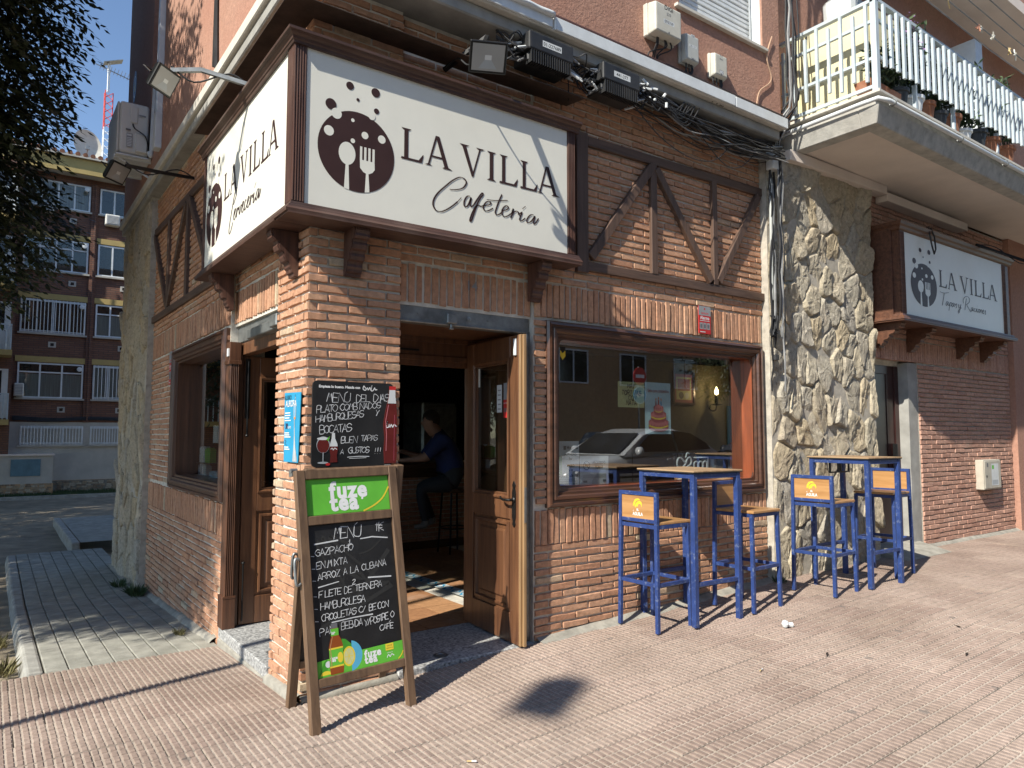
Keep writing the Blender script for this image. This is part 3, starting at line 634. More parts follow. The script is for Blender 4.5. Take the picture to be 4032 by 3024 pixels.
# ================================================================ WINDOWS AND DOORS
WPROF = [(-.0,-.02),(0,.012),(.012,.03),(.03,.034),(.036,.02),(.05,.02),(.058,.032),(.078,.03),(.088,.012),(.105,.010),(.112,-.012),(.13,-.012)]
def window(F, u0, u1, z0, z1, label, mh, mv):
    b = MB(); b.rectloops(F, u0, u1, z0, z1, WPROF); f = b.build('window_frame', mh, BL); f['label'] = label
    a = .13
    b = MB(); b.rectloops(F, u0, u1, z0, z1, [(.13,-.012),(.13,-.135)]); b.build('reveal', M['win_rev'] if F is FA else mv, f)
    # rounded corner fillets on the inner board
    for (cu, cz_, su, sz) in ((u0+a,z0+a,1,1),(u1-a,z0+a,-1,1),(u0+a,z1-a,1,-1),(u1-a,z1-a,-1,-1)):
        p = [(cu,cz_)]+[(cu+su*.05*(1-sin(t)),cz_+sz*.05*(1-cos(t))) for t in fr(0,pi/2,5)]
        m_ = MB(); m_.prism(p, lambda p_,q,t: F(p_,t,q), -.03, -.0135); m_.build('corner_fillet', mh, f)
    b = MB(); b.fbox(F, u0+a+.001, u1-a-.001, -.134, -.128, z0+a+.001, z1-a-.001); b.build('pane', M['glass'], f)
    b = MB(); b.rectloops(F, u0+a-.02, u1-a+.02, z0+a-.02, z1-a+.02, [(-.02,-.14),(-.02,-.30)]); b.build('inner_reveal', mv, f)
    b = MB(); b.fbox(F, u0+a, u1-a, -.42, -.136, z0+a-.025, z0+a-.002); b.build('inner_sill', mh, f, bevel=.004)
    return f
wA = window(FA, 1.767, 4.325, .978, 2.328, 'wide front window in a varnished red-brown wooden frame', M['win_w'], M['win_wz'])
wB = window(FB, 1.735, 3.76, .978, 2.325, 'side window in a moulded dark brown wooden frame', M['jamb'], M['jamb'])
# granite steps
b = MB(); b.box((.605,-.015,-.2),(1.655,.72,.062)); b.build('door_step', M['granite'], BL, bevel=.006)
b = MB(); b.box((-.015,.555,-.02),(.6,1.72,.060)); b.build('door_step', M['granite'], BL, bevel=.006)
b = MB(); b.box((-.02,.56,-.4),(.3,1.725,-.021)); b.build('step_riser', M['cement'], BL, bevel=.01)
b = MB(); b.lathe([(.0,0),(.045,0),(.05,.004),(.03,.006),(.028,.002),(0,.002)], (.12,.83,.0605), 18); b.build('floor_bolt_socket', M['galv'], BL)
b = MB(); b.lathe([(.0,0),(.045,0),(.05,.004),(.03,.006),(.028,.002),(0,.002)], (.98,.12,.0625), 18); b.build('floor_bolt_socket', M['galv'], BL)
# roller shutter boxes over the doors
b = MB(); b.box((.602,.055,2.225),(1.655,.12,2.335)); b.box((.602,.045,2.222),(1.655,.13,2.238)); b.box((1.625,.045,.06),(1.655,.13,2.225))
sx = b.build('shutter_bar', M['galv'], BL, bevel=.004)
b = MB(); b.box((.955,.02,2.235),(1.03,.055,2.30)); b.box((.985,.03,2.205),(1.0,.045,2.235)); b.box((.978,.025,2.195),(1.007,.05,2.207)); b.build('lock_box', M['galv'], sx, bevel=.004)
b = MB(); b.lathe([(.016,0),(.018,.004),(.008,.006),(0,.006)], (1.14,.054,2.28), 12, axis=(0,-1,0)); b.lathe([(.006,0),(.006,.004),(0,.004)], (.75,.054,2.285), 8, axis=(0,-1,0)); b.lathe([(.006,0),(.006,.004),(0,.004)], (1.3,.054,2.285), 8, axis=(0,-1,0)); b.build('bolt', M['galv'], sx)
b = MB(); b.box((.07,.56,2.20),(.16,1.715,2.33)); b.box((.02,.60,2.19),(.10,1.30,2.26)); b.box((-.005,.56,2.20),(.045,.70,2.28)); b.build('shutter_bar', M['galv'], BL, bevel=.006)
def panel(b, F, u0, u1, z0, z1, o, mi=0):
    b.rectloops(F, u0, u1, z0, z1, [(0,o),(.006,o+.012),(.02,o+.014),(.03,o-.006),(.055,o-.006),(.075,o+.006)], mi)
    b.add([F(u0+.075,o+.006,z0+.075),F(u1-.075,o+.006,z0+.075),F(u1-.075,o+.006,z1-.075),F(u0+.075,o+.006,z1-.075)], [(0,1,2,3)], mi)
# front door leaf, swung in and standing square to the wall; u runs inward from the street edge
def FD(u, o, z): return Vector((1.492+.075*u-o, -.04+.998*u, z))
def door_leaf(F, W, z0, z1, zm, glass, name='door'):
    b = MB(); T = .045; s = .115
    b.fbox(F, 0, s, -T, 0, z0, z1); b.fbox(F, W-s, W, -T, 0, z0, z1); b.fbox(F, s, W-s, -T, 0, z1-.15, z1); b.fbox(F, s, W-s, -T, 0, zm-.07, zm+.07); b.fbox(F, s, W-s, -T, 0, z0, z0+.20)
    d = b.build(name, M['door_w'], BL, bevel=.003)
    b = MB(); b.fbox(F, s, W-s, -.032, -.014, z0+.20, zm-.07); panel(b, F, s+.02, W-s-.02, z0+.22, zm-.09, -.010); b.build('panel', M['door_w'], d)
    b = MB(); b.rectloops(F, s, W-s, zm+.07, z1-.15, [(0,.0),(.0,.012),(.012,.014),(.024,.002),(.035,.004),(.04,-.02)]); b.build('glazing_bead', M['door_w'], d)
    b = MB(); b.fbox(F, s+.002, W-s-.002, -.026, -.021, zm+.072, z1-.152); b.build('pane', glass, d); return d
dA_ = door_leaf(FD, .765, .072, 2.195, .98, M['glass_dark']); dA_['label'] = 'open glazed wooden door with black handle'
b = MB(); b.fbox(FD, -.024, -.001, -.046, .001, .072, 2.195); b.fbox(FD, -.045, -.024, -.040, -.015, .072, 2.195); b.build('door_edge', M['door_edge'], dA_, bevel=.003)
b = MB(); b.fbox(FD, -.047, -.0451, -.037, -.018, .90, 1.14); b.build('lock_plate', M['galv'], dA_)
b = MB(); b.prism([(.0,.86),(.018,.88),(.012,.90),(.022,.93),(.022,1.10),(.012,1.13),(.02,1.15),(0,1.18),(-.02,1.15),(-.012,1.13),(-.022,1.10),(-.022,.93),(-.012,.90),(-.018,.88)], lambda p,q,t: FD(.055+p,t,q), .0005, .007)
b.tube([FD(.055,.005,1.05),FD(.055,.045,1.05),FD(.075,.055,1.05),FD(.12,.055,1.048),FD(.16,.05,1.055),FD(.175,.045,1.065)], [.011,.010,.010,.009,.008,.006], 8); b.lathe([(.018,0),(.02,.006),(.012,.012)], FD(.055,.006,1.05), 12, axis=(-1,0,0))
b.build('door_handle', M['black_metal'], dA_)
b = MB(); b.fbox(FD, .02, .05, .0005, .016, 2.05, 2.17); b.build('door_sensor', M['white_paint'], dA_, bevel=.004)
fl = Flat(FD(0,.0,0), (.075,.998,0), (0,0,1), (-1,.075,0))
for (a, c, d_, e, m) in ((.585,1.86,.64,2.0,'pale'),(.17,1.62,.235,1.80,'red'),(.26,1.66,.33,1.86,'pale'),(.125,1.28,.155,1.33,'red')):
    fl = Flat(FD(0,.0,0), (.075,.998,0), (0,0,1), (-1,.075,0)); fl.h = -.0195; fl.rect(a, c, d_, e, M[m])
    if a == .17:
        fl.rect(.17,1.74,.235,1.87,M['grey'])
        for i in range(3): fl.rect(.178+i*.019, 1.66, .192+i*.019, 1.69, M['midgrey'])
        fl.rect(.17,1.71,.235,1.75,M['red']); fl.text('Alarma', .177, 1.72, .02, M['white'])
    if a == .26:
        for i in range(5): fl.rect(.275, 1.68+i*.034, .318, 1.69+i*.034, M['grey'])
    fl.build('sticker', dA_)
# transom and linings behind the front door
b = MB(); b.box((.60,.74,2.02),(1.70,.80,2.33)); b.box((.60,.725,2.06),(1.70,.74,2.10)); b.box((.60,.72,2.20),(1.70,.74,2.24)); b.box((.60,.14,2.235),(1.66,.74,2.26)); b.box((.60,.80,2.2),(.66,.86,2.33)); b.build('door_lining', M['door_w'], BL, bevel=.004)
b = MB(); b.box((1.575,.70,.06),(1.66,.80,2.02)); b.box((.60,.70,.06),(.64,.80,2.02)); b.box((1.62,.13,.06),(1.66,.70,2.235)); b.build('door_lining', M['door_w'], BL, bevel=.004)
b = MB(); b.box((.9,.712,2.125),(1.12,.725,2.14)); b.box((.88,.708,2.115),(.93,.727,2.15)); b.build('door_closer', M['black_metal'], BL)
# side door: fluted post, leaf with raised panel, glazed upper part
b = MB(); b.box((-.012,1.60,.061),(.058,1.715,2.20)); b.box((-.024,1.586,.061),(.068,1.7195,.28)); b.box((-.020,1.590,2.06),(.064,1.7185,2.2)); b.box((-.026,1.584,2.03),(.070,1.7205,2.06)); b.box((-.026,1.584,.28),(.070,1.7205,.30))
for i in range(5):
    x = -.009+i*.0132; b.box((x,1.590,.30),(x+.0075,1.60,2.03))
b.box((.059,1.64,.061),(.10,1.70,2.2)); b.build('door_frame', M['jamb'], BL, bevel=.002)
def FD2(u, o, z): return Vector((.105+u, 1.63-o+.03*u, z))
dB_ = door_leaf(FD2, .76, .07, 2.10, .98, M['glass_dark']); dB_['label'] = 'side door leaf swung inward with raised lower panel'
b = MB(); b.box((.08,.56,2.105),(.16,1.70,2.2)); b.build('door_lining', M['door_w'], BL, bevel=.004)
b = MB(); b.fbox(FD2, .005, .04, .0, .012, 1.62, 2.08); b.tube([FD2(.022,.02,2.06),FD2(.022,.02,1.50)], .007, 8); b.lathe([(0,-.014),(.012,-.006),(.014,0),(.012,.006),(0,.014)], FD2(.022,.02,1.49), 10); b.build('door_bolt', M['black_metal'], dB_); b = MB(); b.tube([FD2(.02,.02,.10),FD2(.02,.02,.52)], .007, 8); b.lathe([(0,-.014),(.012,-.006),(.014,0),(.012,.006),(0,.014)], FD2(.02,.02,.53), 10); b.build('door_bolt', M['black_metal'], dB_)
b = MB(); b.box((-.030,1.60,2.09),(-.0205,1.64,2.15)); b.build('door_sensor', M['white_paint'], BL)
# right-hand door, dark maroon metal with glass
M['maroon'] = mat('maroon_metal', (.055,.02,.018), .3, .2, var=.15, scale=6)
def FR(u, o, z): return Vector((u, .14-o, z))
b = MB(); b.fbox(FR, 6.2, 6.28, -.05, 0, .15, 2.3); b.fbox(FR, 7.06, 7.16, -.05, .01, .15, 2.3); b.fbox(FR, 6.28, 7.06, -.05, 0, 2.2, 2.3); b.fbox(FR, 6.28, 7.06, -.05, 0, .15, .9); d3 = b.build('door', M['maroon'], BL, bevel=.004); d3['label'] = 'dark maroon metal door beside the stone pilaster'
b = MB(); b.fbox(FR, 6.9, 7.06, -.045, -.002, .9, 2.2); b.build('stile', M['maroon'], d3)
M['door_pane'] = mat('dark_reflective_pane', (.03,.03,.032), .12, var=.2, scale=3, spec=.8); M['maroon_pane'] = mat('maroon_panel', (.045,.022,.019), .3, var=.2, scale=3, spec=.6)
b = MB(); b.fbox(FR, 6.281, 6.899, -.04, -.01, .9, 2.2); b.build('pane', M['maroon_pane'], d3)
b = MB(); b.fbox(FR, 6.99, 7.02, 0, .05, 1.05, 1.4); b.build('handle', M['black_metal'], d3, bevel=.006)
b = MB(); b.box((7.16,.02,-.1),(7.375,.16,2.34)); b.build('door_jamb', M['plaster'], BL); b = MB(); b.box((6.2,.14,2.3),(7.2,.3,2.36)); b.build('door_head', M['mortar'], BL)
b = MB(); b.hexa([(6.3,.12,.14),(7.3,.12,.14),(7.3,-.32,.14),(6.3,-.32,.14),(6.3,.12,.30),(7.3,.12,.30),(7.3,-.32,.198),(6.3,-.32,.198)]); b.build('door_ramp', M['cement'], BL)
# ================================================================ INTERIOR
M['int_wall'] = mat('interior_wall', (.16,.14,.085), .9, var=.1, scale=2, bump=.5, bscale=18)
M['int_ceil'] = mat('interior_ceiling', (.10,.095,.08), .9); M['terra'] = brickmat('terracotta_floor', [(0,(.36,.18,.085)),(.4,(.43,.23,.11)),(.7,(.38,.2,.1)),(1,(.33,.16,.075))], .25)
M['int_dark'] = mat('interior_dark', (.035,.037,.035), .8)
def addb(name, a, c, m, **k): b = MB(); b.box(a, c); return b.build(name, m, BL, **k)
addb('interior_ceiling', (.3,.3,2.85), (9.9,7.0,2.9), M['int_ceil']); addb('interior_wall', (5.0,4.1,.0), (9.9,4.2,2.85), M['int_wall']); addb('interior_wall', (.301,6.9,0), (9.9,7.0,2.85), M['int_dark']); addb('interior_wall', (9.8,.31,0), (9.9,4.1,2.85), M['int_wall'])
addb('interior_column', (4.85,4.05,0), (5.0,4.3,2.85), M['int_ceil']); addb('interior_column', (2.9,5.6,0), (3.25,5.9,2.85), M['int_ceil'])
ifl = addb('interior_floor', (.3,.72,-.05), (9.9,6.9,.045), M['mortar'])
b = MB(); b.box((-.148,-.148,-.01),(.148,.148,.008)); t0 = b.build('floor_tile', M['terra'], bevel=.0); tme = t0.data; bpy.data.objects.remove(t0)
for i in range(9):
    for j in range(12):
        x, y = .78+i*.302, .88+j*.302
        if 1.98 < x < 2.12: continue
        o = bpy.data.objects.new('floor_tile', tme); COL.objects.link(o); o.parent = ifl; o.location = (x, y, .053)
M['deco'] = flatmat('tile_glaze', (.6,.62,.6), .3)
bf = Flat((2.0,.74,.062), (1,0,0), (0,1,0), (0,0,1)); bf.rect(0,0,.15,3.6,M['deco'])
for k in range(24):
    y = k*.15; bf.poly([(.075,y+.01),(.14,y+.075),(.075,y+.14),(.01,y+.075)], M['skyblue']); bf.disc(.075,y+.075,.03,M['white'],n=8); bf.rect(0,y-.004,.15,y+.004,M['midgrey'])
bf.build('border_tiles', ifl)
# ================================================================ CORNER SIGN
SG = thing('corner_sign', 'large white wooden-framed corner sign box with spoon and fork emblem', 'sign', (0,0,2.72))
def SL(F): return lambda u,o,z: F(u,o,z)-Vector((0,0,2.72))
SA, SB = SL(FA), SL(FB)
uA, uB = 1.90, 1.95
b = MB(); b.fbox(SA, -.145, uA, -.0, .148, 2.76, 3.72); b.build('box', M['sign_wx'], SG)
b = MB(); b.fbox(SB, -.001, uB, -.0, .148, 2.76, 3.72); b.build('box', M['sign_wy'], SG)
pA = MB(); pA.fbox(SA, -.087, 1.842, .149, .154, 2.79, 3.705); pA = pA.build('panel', M['white_p'], SG)
pB = MB(); pB.fbox(SB, -.04, 1.90, .149, .154, 2.79, 3.705); pB = pB.build('panel', M['white_p'], SG)
CROWN = [(.15,3.70),(.172,3.70),(.174,3.715),(.18,3.72),(.184,3.735),(.196,3.745),(.2,3.752),(.212,3.756),(.212,3.772),(.14,3.775)]
BASE = [(.14,2.725),(.205,2.725),(.207,2.74),(.2,2.748),(.195,2.755),(.188,2.757),(.184,2.77),(.172,2.775),(.168,2.792),(.15,2.795)]
def corner_mould(prof, name, over):
    b = MB(); n = len(prof)
    for F, ue, k in ((SA, uA+over, 'x'), (SB, uB+over, 'y')):
        vs = [F(-o, o, z) for o, z in prof]+[F(ue, o, z) for o, z in prof]
        b.add(vs, [(i, i+1, n+i+1, n+i) for i in range(n-1)]+[tuple(range(n, 2*n))], 0 if k == 'x' else 1)
        vs = [F(ue, o, z) for o, z in prof]+[F(ue, 0, z) for o, z in prof]; 
    return b.build(name, [M['sign_wx'], M['sign_wy']], SG, recalc=False)
corner_mould(CROWN, 'crown_moulding', .045); corner_mould(BASE, 'base_moulding', .045)
b = MB(); b.fbox(SA, -.195, uA+.04, .0, .205, 2.715, 2.7255); b.fbox(SB, .005, uB+.04, .0, .205, 2.715, 2.7255); b.build('underside', M['sign_wx'], SG)
b = MB(); b.fbox(SA, -.14, uA+.04, .0, .15, 3.72, 3.776); b.fbox(SB, .0, uB+.04, .0, .15, 3.72, 3.776); b.build('top_board', M['sign_wx'], SG)
def flute(F, u0, u1, nm):
    b = MB(); b.fbox(F, u0, u1, .1485, .158, 2.79, 3.705); n = 5; p = (u1-u0)/n
    for i in range(n): b.tube([F(u0+p*(i+.5),.158,2.80),F(u0+p*(i+.5),.158,3.70)], p*.38, 6)
    b.build(nm, M['sign_wz'], SG)
flute(SA, -.165, -.09, 'fluted_post'); flute(SA, 1.845, 1.915, 'fluted_post'); flute(SB, 1.905, 1.965, 'fluted_post'); flute(SB, -.14, -.045, 'fluted_post')
BR = [(0,0),(.165,0),(.168,-.018),(.16,-.035),(.163,-.05),(.15,-.062),(.128,-.066),(.122,-.078),(.128,-.095),(.118,-.118),(.095,-.128),(.088,-.14),(.09,-.158),(.08,-.178),(.06,-.186),(.054,-.20),(.056,-.215),(.045,-.228),(.042,-.245),(.03,-.25),(.028,-.268),(.0,-.27)]
for F, u, m in ((SA,.215,'sign_wz'),(SA,1.60,'sign_wz'),(SB,.17,'sign_wz'),(SB,1.60,'sign_wz')):
    b = MB(); b.prism(BR, lambda p,q,t,F=F: F(t,p,2.714+q), u+.008, u+.092); b.prism([(p*.93,q*.99-.001) for p,q in BR], lambda p,q,t,F=F: F(t,p,2.714+q), u, u+.1); b.build('bracket', M[m], SG)
# lettering
SER = {'L':([[(.0,1),(.34,1),(.27,.95),(.245,.9),(.245,.1),(.115,.1),(.115,.9),(.09,.95)][:0] or [(.0,1),(.36,1),(.25,.93),(.25,.04),(.11,.0),(.11,.93)], [(.0,.0),(.74,.0),(.70,.075),(.11,.075)], [(.74,.0),(.80,.27),(.765,.27),(.62,.07)], [(0,0),(.12,0),(.12,.06)]], .80),
 'A':([[(.40,1.02),(.54,1.02),(.90,.0),(.75,.0)], [(.40,1.02),(.46,.98),(.175,.0),(.11,.0)], [(.24,.29),(.66,.29),(.66,.35),(.26,.35)], [(.0,0),(.29,0),(.175,.05),(.12,.05)], [(.65,0),(1.04,0),(.90,.06),(.74,.06)]], 1.0),
 'V':([[(.09,.98),(.24,.98),(.56,.02),(.47,-.03)], [(.76,.98),(.82,.98),(.53,-.03),(.47,-.03)], [(0,1),(.38,1),(.24,.94),(.10,.94)], [(.62,1),(.98,1),(.83,.94),(.75,.94)]], .95),
 'I':([[(.11,.95),(.25,.95),(.25,.05),(.11,.05)], [(0,1),(.36,1),(.25,.93),(.11,.93)], [(0,0),(.36,0),(.25,.07),(.11,.07)]], .37)}
SER['L'] = ([[(.11,.95),(.25,.95),(.25,.04),(.11,.04)], [(0,1),(.36,1),(.25,.93),(.11,.93)], [(0,0),(.74,0),(.72,.07),(.02,.07)][:4], [(.74,0),(.80,.27),(.77,.27),(.62,.065)]], .8)
def serif(fl, ch, x, y, w, h, m):
    polys, adv = SER[ch]
    for p in polys: fl.poly([(x+a*w/adv, y+b_*h) for a, b_ in p], m)
def logo(fl, x, y, s, ink, bg, sx=1):
    """emblem: bubbles over a disc with spoon and fork cut out; x,y disc centre, s = 1 for disc radius .241"""
    def D(u, v, r, m, ry=None, n=24): fl.disc(x+u*s*sx, y+v*s, r*s*sx, m, ry=(ry or r)*s, n=n)
    D(0,0,.241,ink,n=56)
    for u, v, r in ((-.051,.389,.024),(.113,.393,.028),(-.166,.247,.033),(0,.318,.010),(.12,.28,.017)): D(u,v,r,ink)
    for u, v, r in ((-.131,.2,.032),(.091,.24,.022),(-.03,.185,.011),(-.175,.087,.030),(.048,.112,.022),(.157,.114,.025),(-.028,.061,.014)): D(u,v,r,bg)
    D(-.062,-.022,.052,bg,.068,28)
    P = lambda pts, m: fl.poly([(x+a*s*sx, y+b_*s) for a, b_ in pts], m)
    P([(-.07,-.08),(-.052,-.08),(-.046,-.237),(-.078,-.231)], bg)
    P([(.018,-.04),(.112,-.04),(.114,-.085),(.1,-.105),(.076,-.118),(.062,-.12),(.04,-.112),(.02,-.09)], bg)
    for k in range(4): P([(.018+k*.0265,-.045),(.018+k*.0265+.0145,-.045),(.018+k*.0265+.0145,.04),(.018+k*.0265,.04)], bg)
    P([(.058,-.115),(.074,-.115),(.082,-.227),(.052,-.234)], bg)
LV = [('L',.594,.158),('A',.758,.197),('V',1.014,.193),('I',1.228,.077),('L',1.33,.155),('L',1.504,.153),('A',1.646,.205)]
SCR = {}
SCR['Cafeteria'] = [[(.941,.272),(.985,.278),(1.04,.30),(1.068,.34),(1.05,.365),(1.015,.366),(.965,.335),(.915,.29),(.86,.235),(.83,.19),(.822,.15),(.84,.119),(.87,.113),(.904,.125),(.955,.16),(1.006,.206)],
 [(1.006,.206),(1.03,.235)],[(1.098,.258),(1.075,.252),(1.055,.222),(1.052,.19),(1.066,.181),(1.085,.2),(1.106,.25),(1.098,.205),(1.108,.19),(1.125,.205),(1.15,.24)],
 [(1.125,.205),(1.165,.265),(1.192,.298),(1.196,.285),(1.165,.24),(1.13,.155),(1.112,.105),(1.101,.09),(1.098,.105),(1.115,.15),(1.14,.195),(1.165,.21),(1.179,.205)],
 [(1.179,.205),(1.206,.215),(1.245,.228),(1.262,.243),(1.245,.252),(1.222,.24),(1.203,.212),(1.204,.192),(1.22,.182),(1.245,.19),(1.28,.212)],
 [(1.352,.321),(1.325,.265),(1.302,.205),(1.298,.185),(1.308,.172),(1.33,.18),(1.36,.205)],[(1.227,.261),(1.30,.268),(1.402,.289)],
 [(1.352,.208),(1.385,.22),(1.405,.238),(1.39,.25),(1.368,.235),(1.352,.208),(1.356,.182),(1.374,.171),(1.40,.182),(1.431,.205)],
 [(1.431,.2),(1.447,.24),(1.438,.205),(1.424,.168)],[(1.43,.18),(1.45,.215),(1.475,.228),(1.49,.22),(1.49,.205)],[(1.49,.205),(1.519,.228),(1.504,.19),(1.50,.172),(1.515,.168),(1.548,.192)],[(1.522,.252),(1.55,.277)],
 [(1.623,.228),(1.598,.226),(1.572,.202),(1.56,.175),(1.572,.166),(1.6,.18),(1.632,.222),(1.62,.18),(1.622,.166),(1.638,.175),(1.664,.212)]]
SCR['Cerveceria'] = [[(.87,.30),(.93,.345),(.945,.375),(.935,.39),(.90,.378),(.86,.32),(.81,.235),(.775,.17),(.768,.13),(.785,.115),(.82,.13),(.87,.18)],
 [(.88,.21),(.915,.235),(.93,.25),(.92,.262),(.90,.25),(.885,.22),(.888,.195),(.905,.188),(.93,.2),(.955,.225)],[(.955,.225),(.968,.255),(.962,.22),(.955,.19)],[(.96,.21),(.98,.24),(1.0,.248),(1.005,.23)],
 [(1.005,.23),(1.02,.25),(1.022,.21),(1.03,.195),(1.05,.215),(1.065,.25),(1.085,.24)],[(1.085,.215),(1.115,.235),(1.13,.25),(1.118,.262),(1.10,.25),(1.086,.222),(1.088,.198),(1.105,.19),(1.13,.2),(1.15,.22)],
 [(1.195,.25),(1.175,.255),(1.155,.23),(1.15,.205),(1.162,.19),(1.19,.2),(1.215,.22)],[(1.215,.215),(1.245,.235),(1.26,.25),(1.248,.262),(1.23,.25),(1.216,.222),(1.218,.198),(1.235,.19),(1.26,.2),(1.285,.225)],
 [(1.285,.225),(1.298,.255),(1.292,.22),(1.285,.19)],[(1.29,.21),(1.31,.24),(1.335,.248),(1.34,.225)],[(1.34,.225),(1.37,.25),(1.355,.21),(1.352,.192),(1.37,.19),(1.40,.215)],[(1.375,.28),(1.41,.31)],
 [(1.47,.25),(1.445,.25),(1.42,.225),(1.41,.2),(1.42,.19),(1.45,.205),(1.482,.248),(1.47,.205),(1.474,.19),(1.49,.2),(1.52,.24)]]
SCR['Tapas'] = [[(.60,.34),(.68,.335),(.78,.355)],[(.69,.335),(.665,.26),(.64,.185)],[(.755,.245),(.73,.24),(.715,.215),(.72,.195),(.74,.21),(.76,.242),(.755,.205),(.775,.205),(.795,.235)],[(.795,.24),(.785,.2),(.765,.14)],[(.785,.205),(.805,.24),(.83,.24),(.825,.21),(.8,.2)],[(.875,.245),(.85,.24),(.835,.215),(.84,.195),(.86,.21),(.88,.242),(.875,.205),(.89,.205)],[(.9,.22),(.925,.245),(.92,.22),(.925,.2),(.905,.19)],
 [(.965,.245),(.97,.21),(.985,.2),(1.01,.225),(1.02,.25)],[(1.02,.25),(1.0,.19),(.97,.14),(.955,.15),(.98,.18),(1.03,.21)],
 [(1.145,.34),(1.12,.26),(1.10,.19)],[(1.08,.27),(1.075,.31),(1.11,.35),(1.17,.365),(1.21,.34),(1.20,.30),(1.15,.27),(1.13,.265)],[(1.14,.265),(1.18,.225),(1.22,.19),(1.235,.185)],
 [(1.275,.245),(1.25,.24),(1.235,.215),(1.24,.195),(1.26,.21),(1.28,.242),(1.275,.205),(1.295,.21)],[(1.335,.24),(1.315,.24),(1.3,.215),(1.31,.2),(1.335,.205),(1.35,.22)],[(1.35,.22),(1.365,.245),(1.36,.21),(1.37,.2),(1.385,.215)],[(1.37,.275),(1.375,.28)],[(1.41,.245),(1.395,.23),(1.4,.205),(1.42,.205),(1.43,.23),(1.415,.245),(1.44,.235)],[(1.445,.245),(1.44,.2)],[(1.442,.215),(1.46,.24),(1.475,.24),(1.475,.205),(1.49,.205)],[(1.49,.22),(1.515,.235),(1.51,.248),(1.495,.235),(1.495,.21),(1.51,.2),(1.53,.215)],[(1.54,.23),(1.555,.245),(1.553,.22),(1.555,.2),(1.54,.195)]]
def signface(F, origin_u, flip, word, parent, o, name, su=1, mats=None, dx=0, thick=.012):
    ink = M['ink']; bgm = M['white_p']
    u = (F(1,0,0)-F(0,0,0))*(-1 if flip else 1); n = F(0,1,0)-F(0,0,0)
    fl = Flat(F(origin_u,o,2.795), u, (0,0,1), n)
    fl.h = .0006; logo(fl, (.308+dx)*su, .367, 1, ink, bgm, sx=su)
    for ch, x, w_ in LV: serif(fl, ch, (x+dx)*su, .397, w_*su, .197, ink)
    for st in SCR[word]: fl.curve([((p[0]+dx)*su,p[1]) for p in st], thick, ink, taper=True, sub=5)
    return fl.build(name, parent)
signface(SA, -.085, False, 'Cafeteria', SG, .155, 'lettering')
signface(SB, 1.885, True, 'Cerveceria', SG, .155, 'lettering', su=.985, dx=-.05)
# rusted sheet canopy above the sign
b = MB(); b.hexa([(-.215,-.215,3.955),(1.965,-.215,3.955),(1.965,.01,3.98),(.0,.01,3.98),(-.215,-.215,3.960),(1.965,-.215,3.960),(1.965,.01,3.985),(.0,.01,3.985)])
b.hexa([(-.215,-.215,3.954),(.0,.0,3.979),(.0,2.12,3.979),(-.215,2.12,3.954),(-.215,-.215,3.959),(.0,.0,3.984),(.0,2.12,3.984),(-.215,2.12,3.959)])
tag(b.build('sheet_canopy', M['rust']), 'thin rusty metal sheet canopy fixed above the corner sign', 'canopy')
# right-hand sign
RS = thing('hanging_sign', 'smaller white wooden-framed sign box under the balcony', 'sign', (6.27,0,2.72))
def SR(u, o, z): return Vector((u-6.27,-o,z-2.72))
M['sign_r'] = wood('sign_wood_reddish', (.16,.07,.04), (.07,.03,.018), 'x', .45, 13, .3)
b = MB(); b.fbox(SR, 6.36, 9.25, .0, .315, 2.77, 3.72); b.fbox(SR, 6.325, 6.36, .0, .25, 2.77, 3.72); b.build('box', M['sign_r'], RS, bevel=.003)
b = MB(); b.fbox(SR, 6.46, 9.03, .316, .321, 2.79, 3.70); b.build('panel', M['white_p'], RS)
for a0, a1 in ((6.37,6.46),(9.03,9.12)):
    b = MB(); b.fbox(SR, a0, a1, .316, .325, 2.79, 3.70)
    for i in range(4): b.tube([SR(a0+.012+i*.022,.325,2.80),SR(a0+.012+i*.022,.325,3.69)], .008, 6)
    b.build('fluted_post', M['sign_r'], RS)
for nm, pr in (('crown_moulding',[(.325,3.70),(.345,3.715),(.352,3.74),(.37,3.755),(.38,3.79),(.3,3.795)]),('base_moulding',[(.3,2.73),(.375,2.73),(.372,2.755),(.35,2.77),(.345,2.79),(.325,2.795)])):
    b = MB(); n = len(pr); vs = [SR(6.36-(o-.315),o,z) for o,z in pr]+[SR(9.25+(o-.315),o,z) for o,z in pr]+[SR(6.36-(o-.315),0,z) for o,z in pr]
    b.add(vs, [(i,i+1,n+i+1,n+i) for i in range(n-1)]+[(i,i+1,2*n+i+1,2*n+i) for i in range(n-1)]+[tuple(range(n,2*n))]); b.build(nm, M['sign_r'], RS, recalc=False)
b = MB(); b.fbox(SR, 6.31, 9.3, .0, .37, 2.715, 2.731); b.fbox(SR, 6.31, 9.3, .0, .34, 3.77, 3.794); b.build('boards', M['sign_r'], RS)
for u in (6.4,7.12,8.4,9.1):
    b = MB(); b.prism([(p*1.75,q*.95) for p,q in BR], lambda p,q,t: SR(t,p,2.714+q), u, u+.1); b.build('bracket', M['sign_r'], RS)
signface(SR, 6.50, False, 'Tapas', RS, .322, 'lettering', su=1.27)
b = MB(); b.tube([SR(6.93,.33,3.80),SR(6.97,.36,3.83),SR(6.95,.375,3.74),SR(6.965,.39,3.60),SR(7.01,.39,3.52),SR(7.05,.39,3.58),SR(7.04,.385,3.72),SR(6.99,.37,3.82)], .009, 6); tag(b.build('cable_loop', M['cable']), 'short black cable loop dangling in front of the right sign', 'cable'); bpy.data.objects['cable_loop'].location = (6.27,0,2.72)
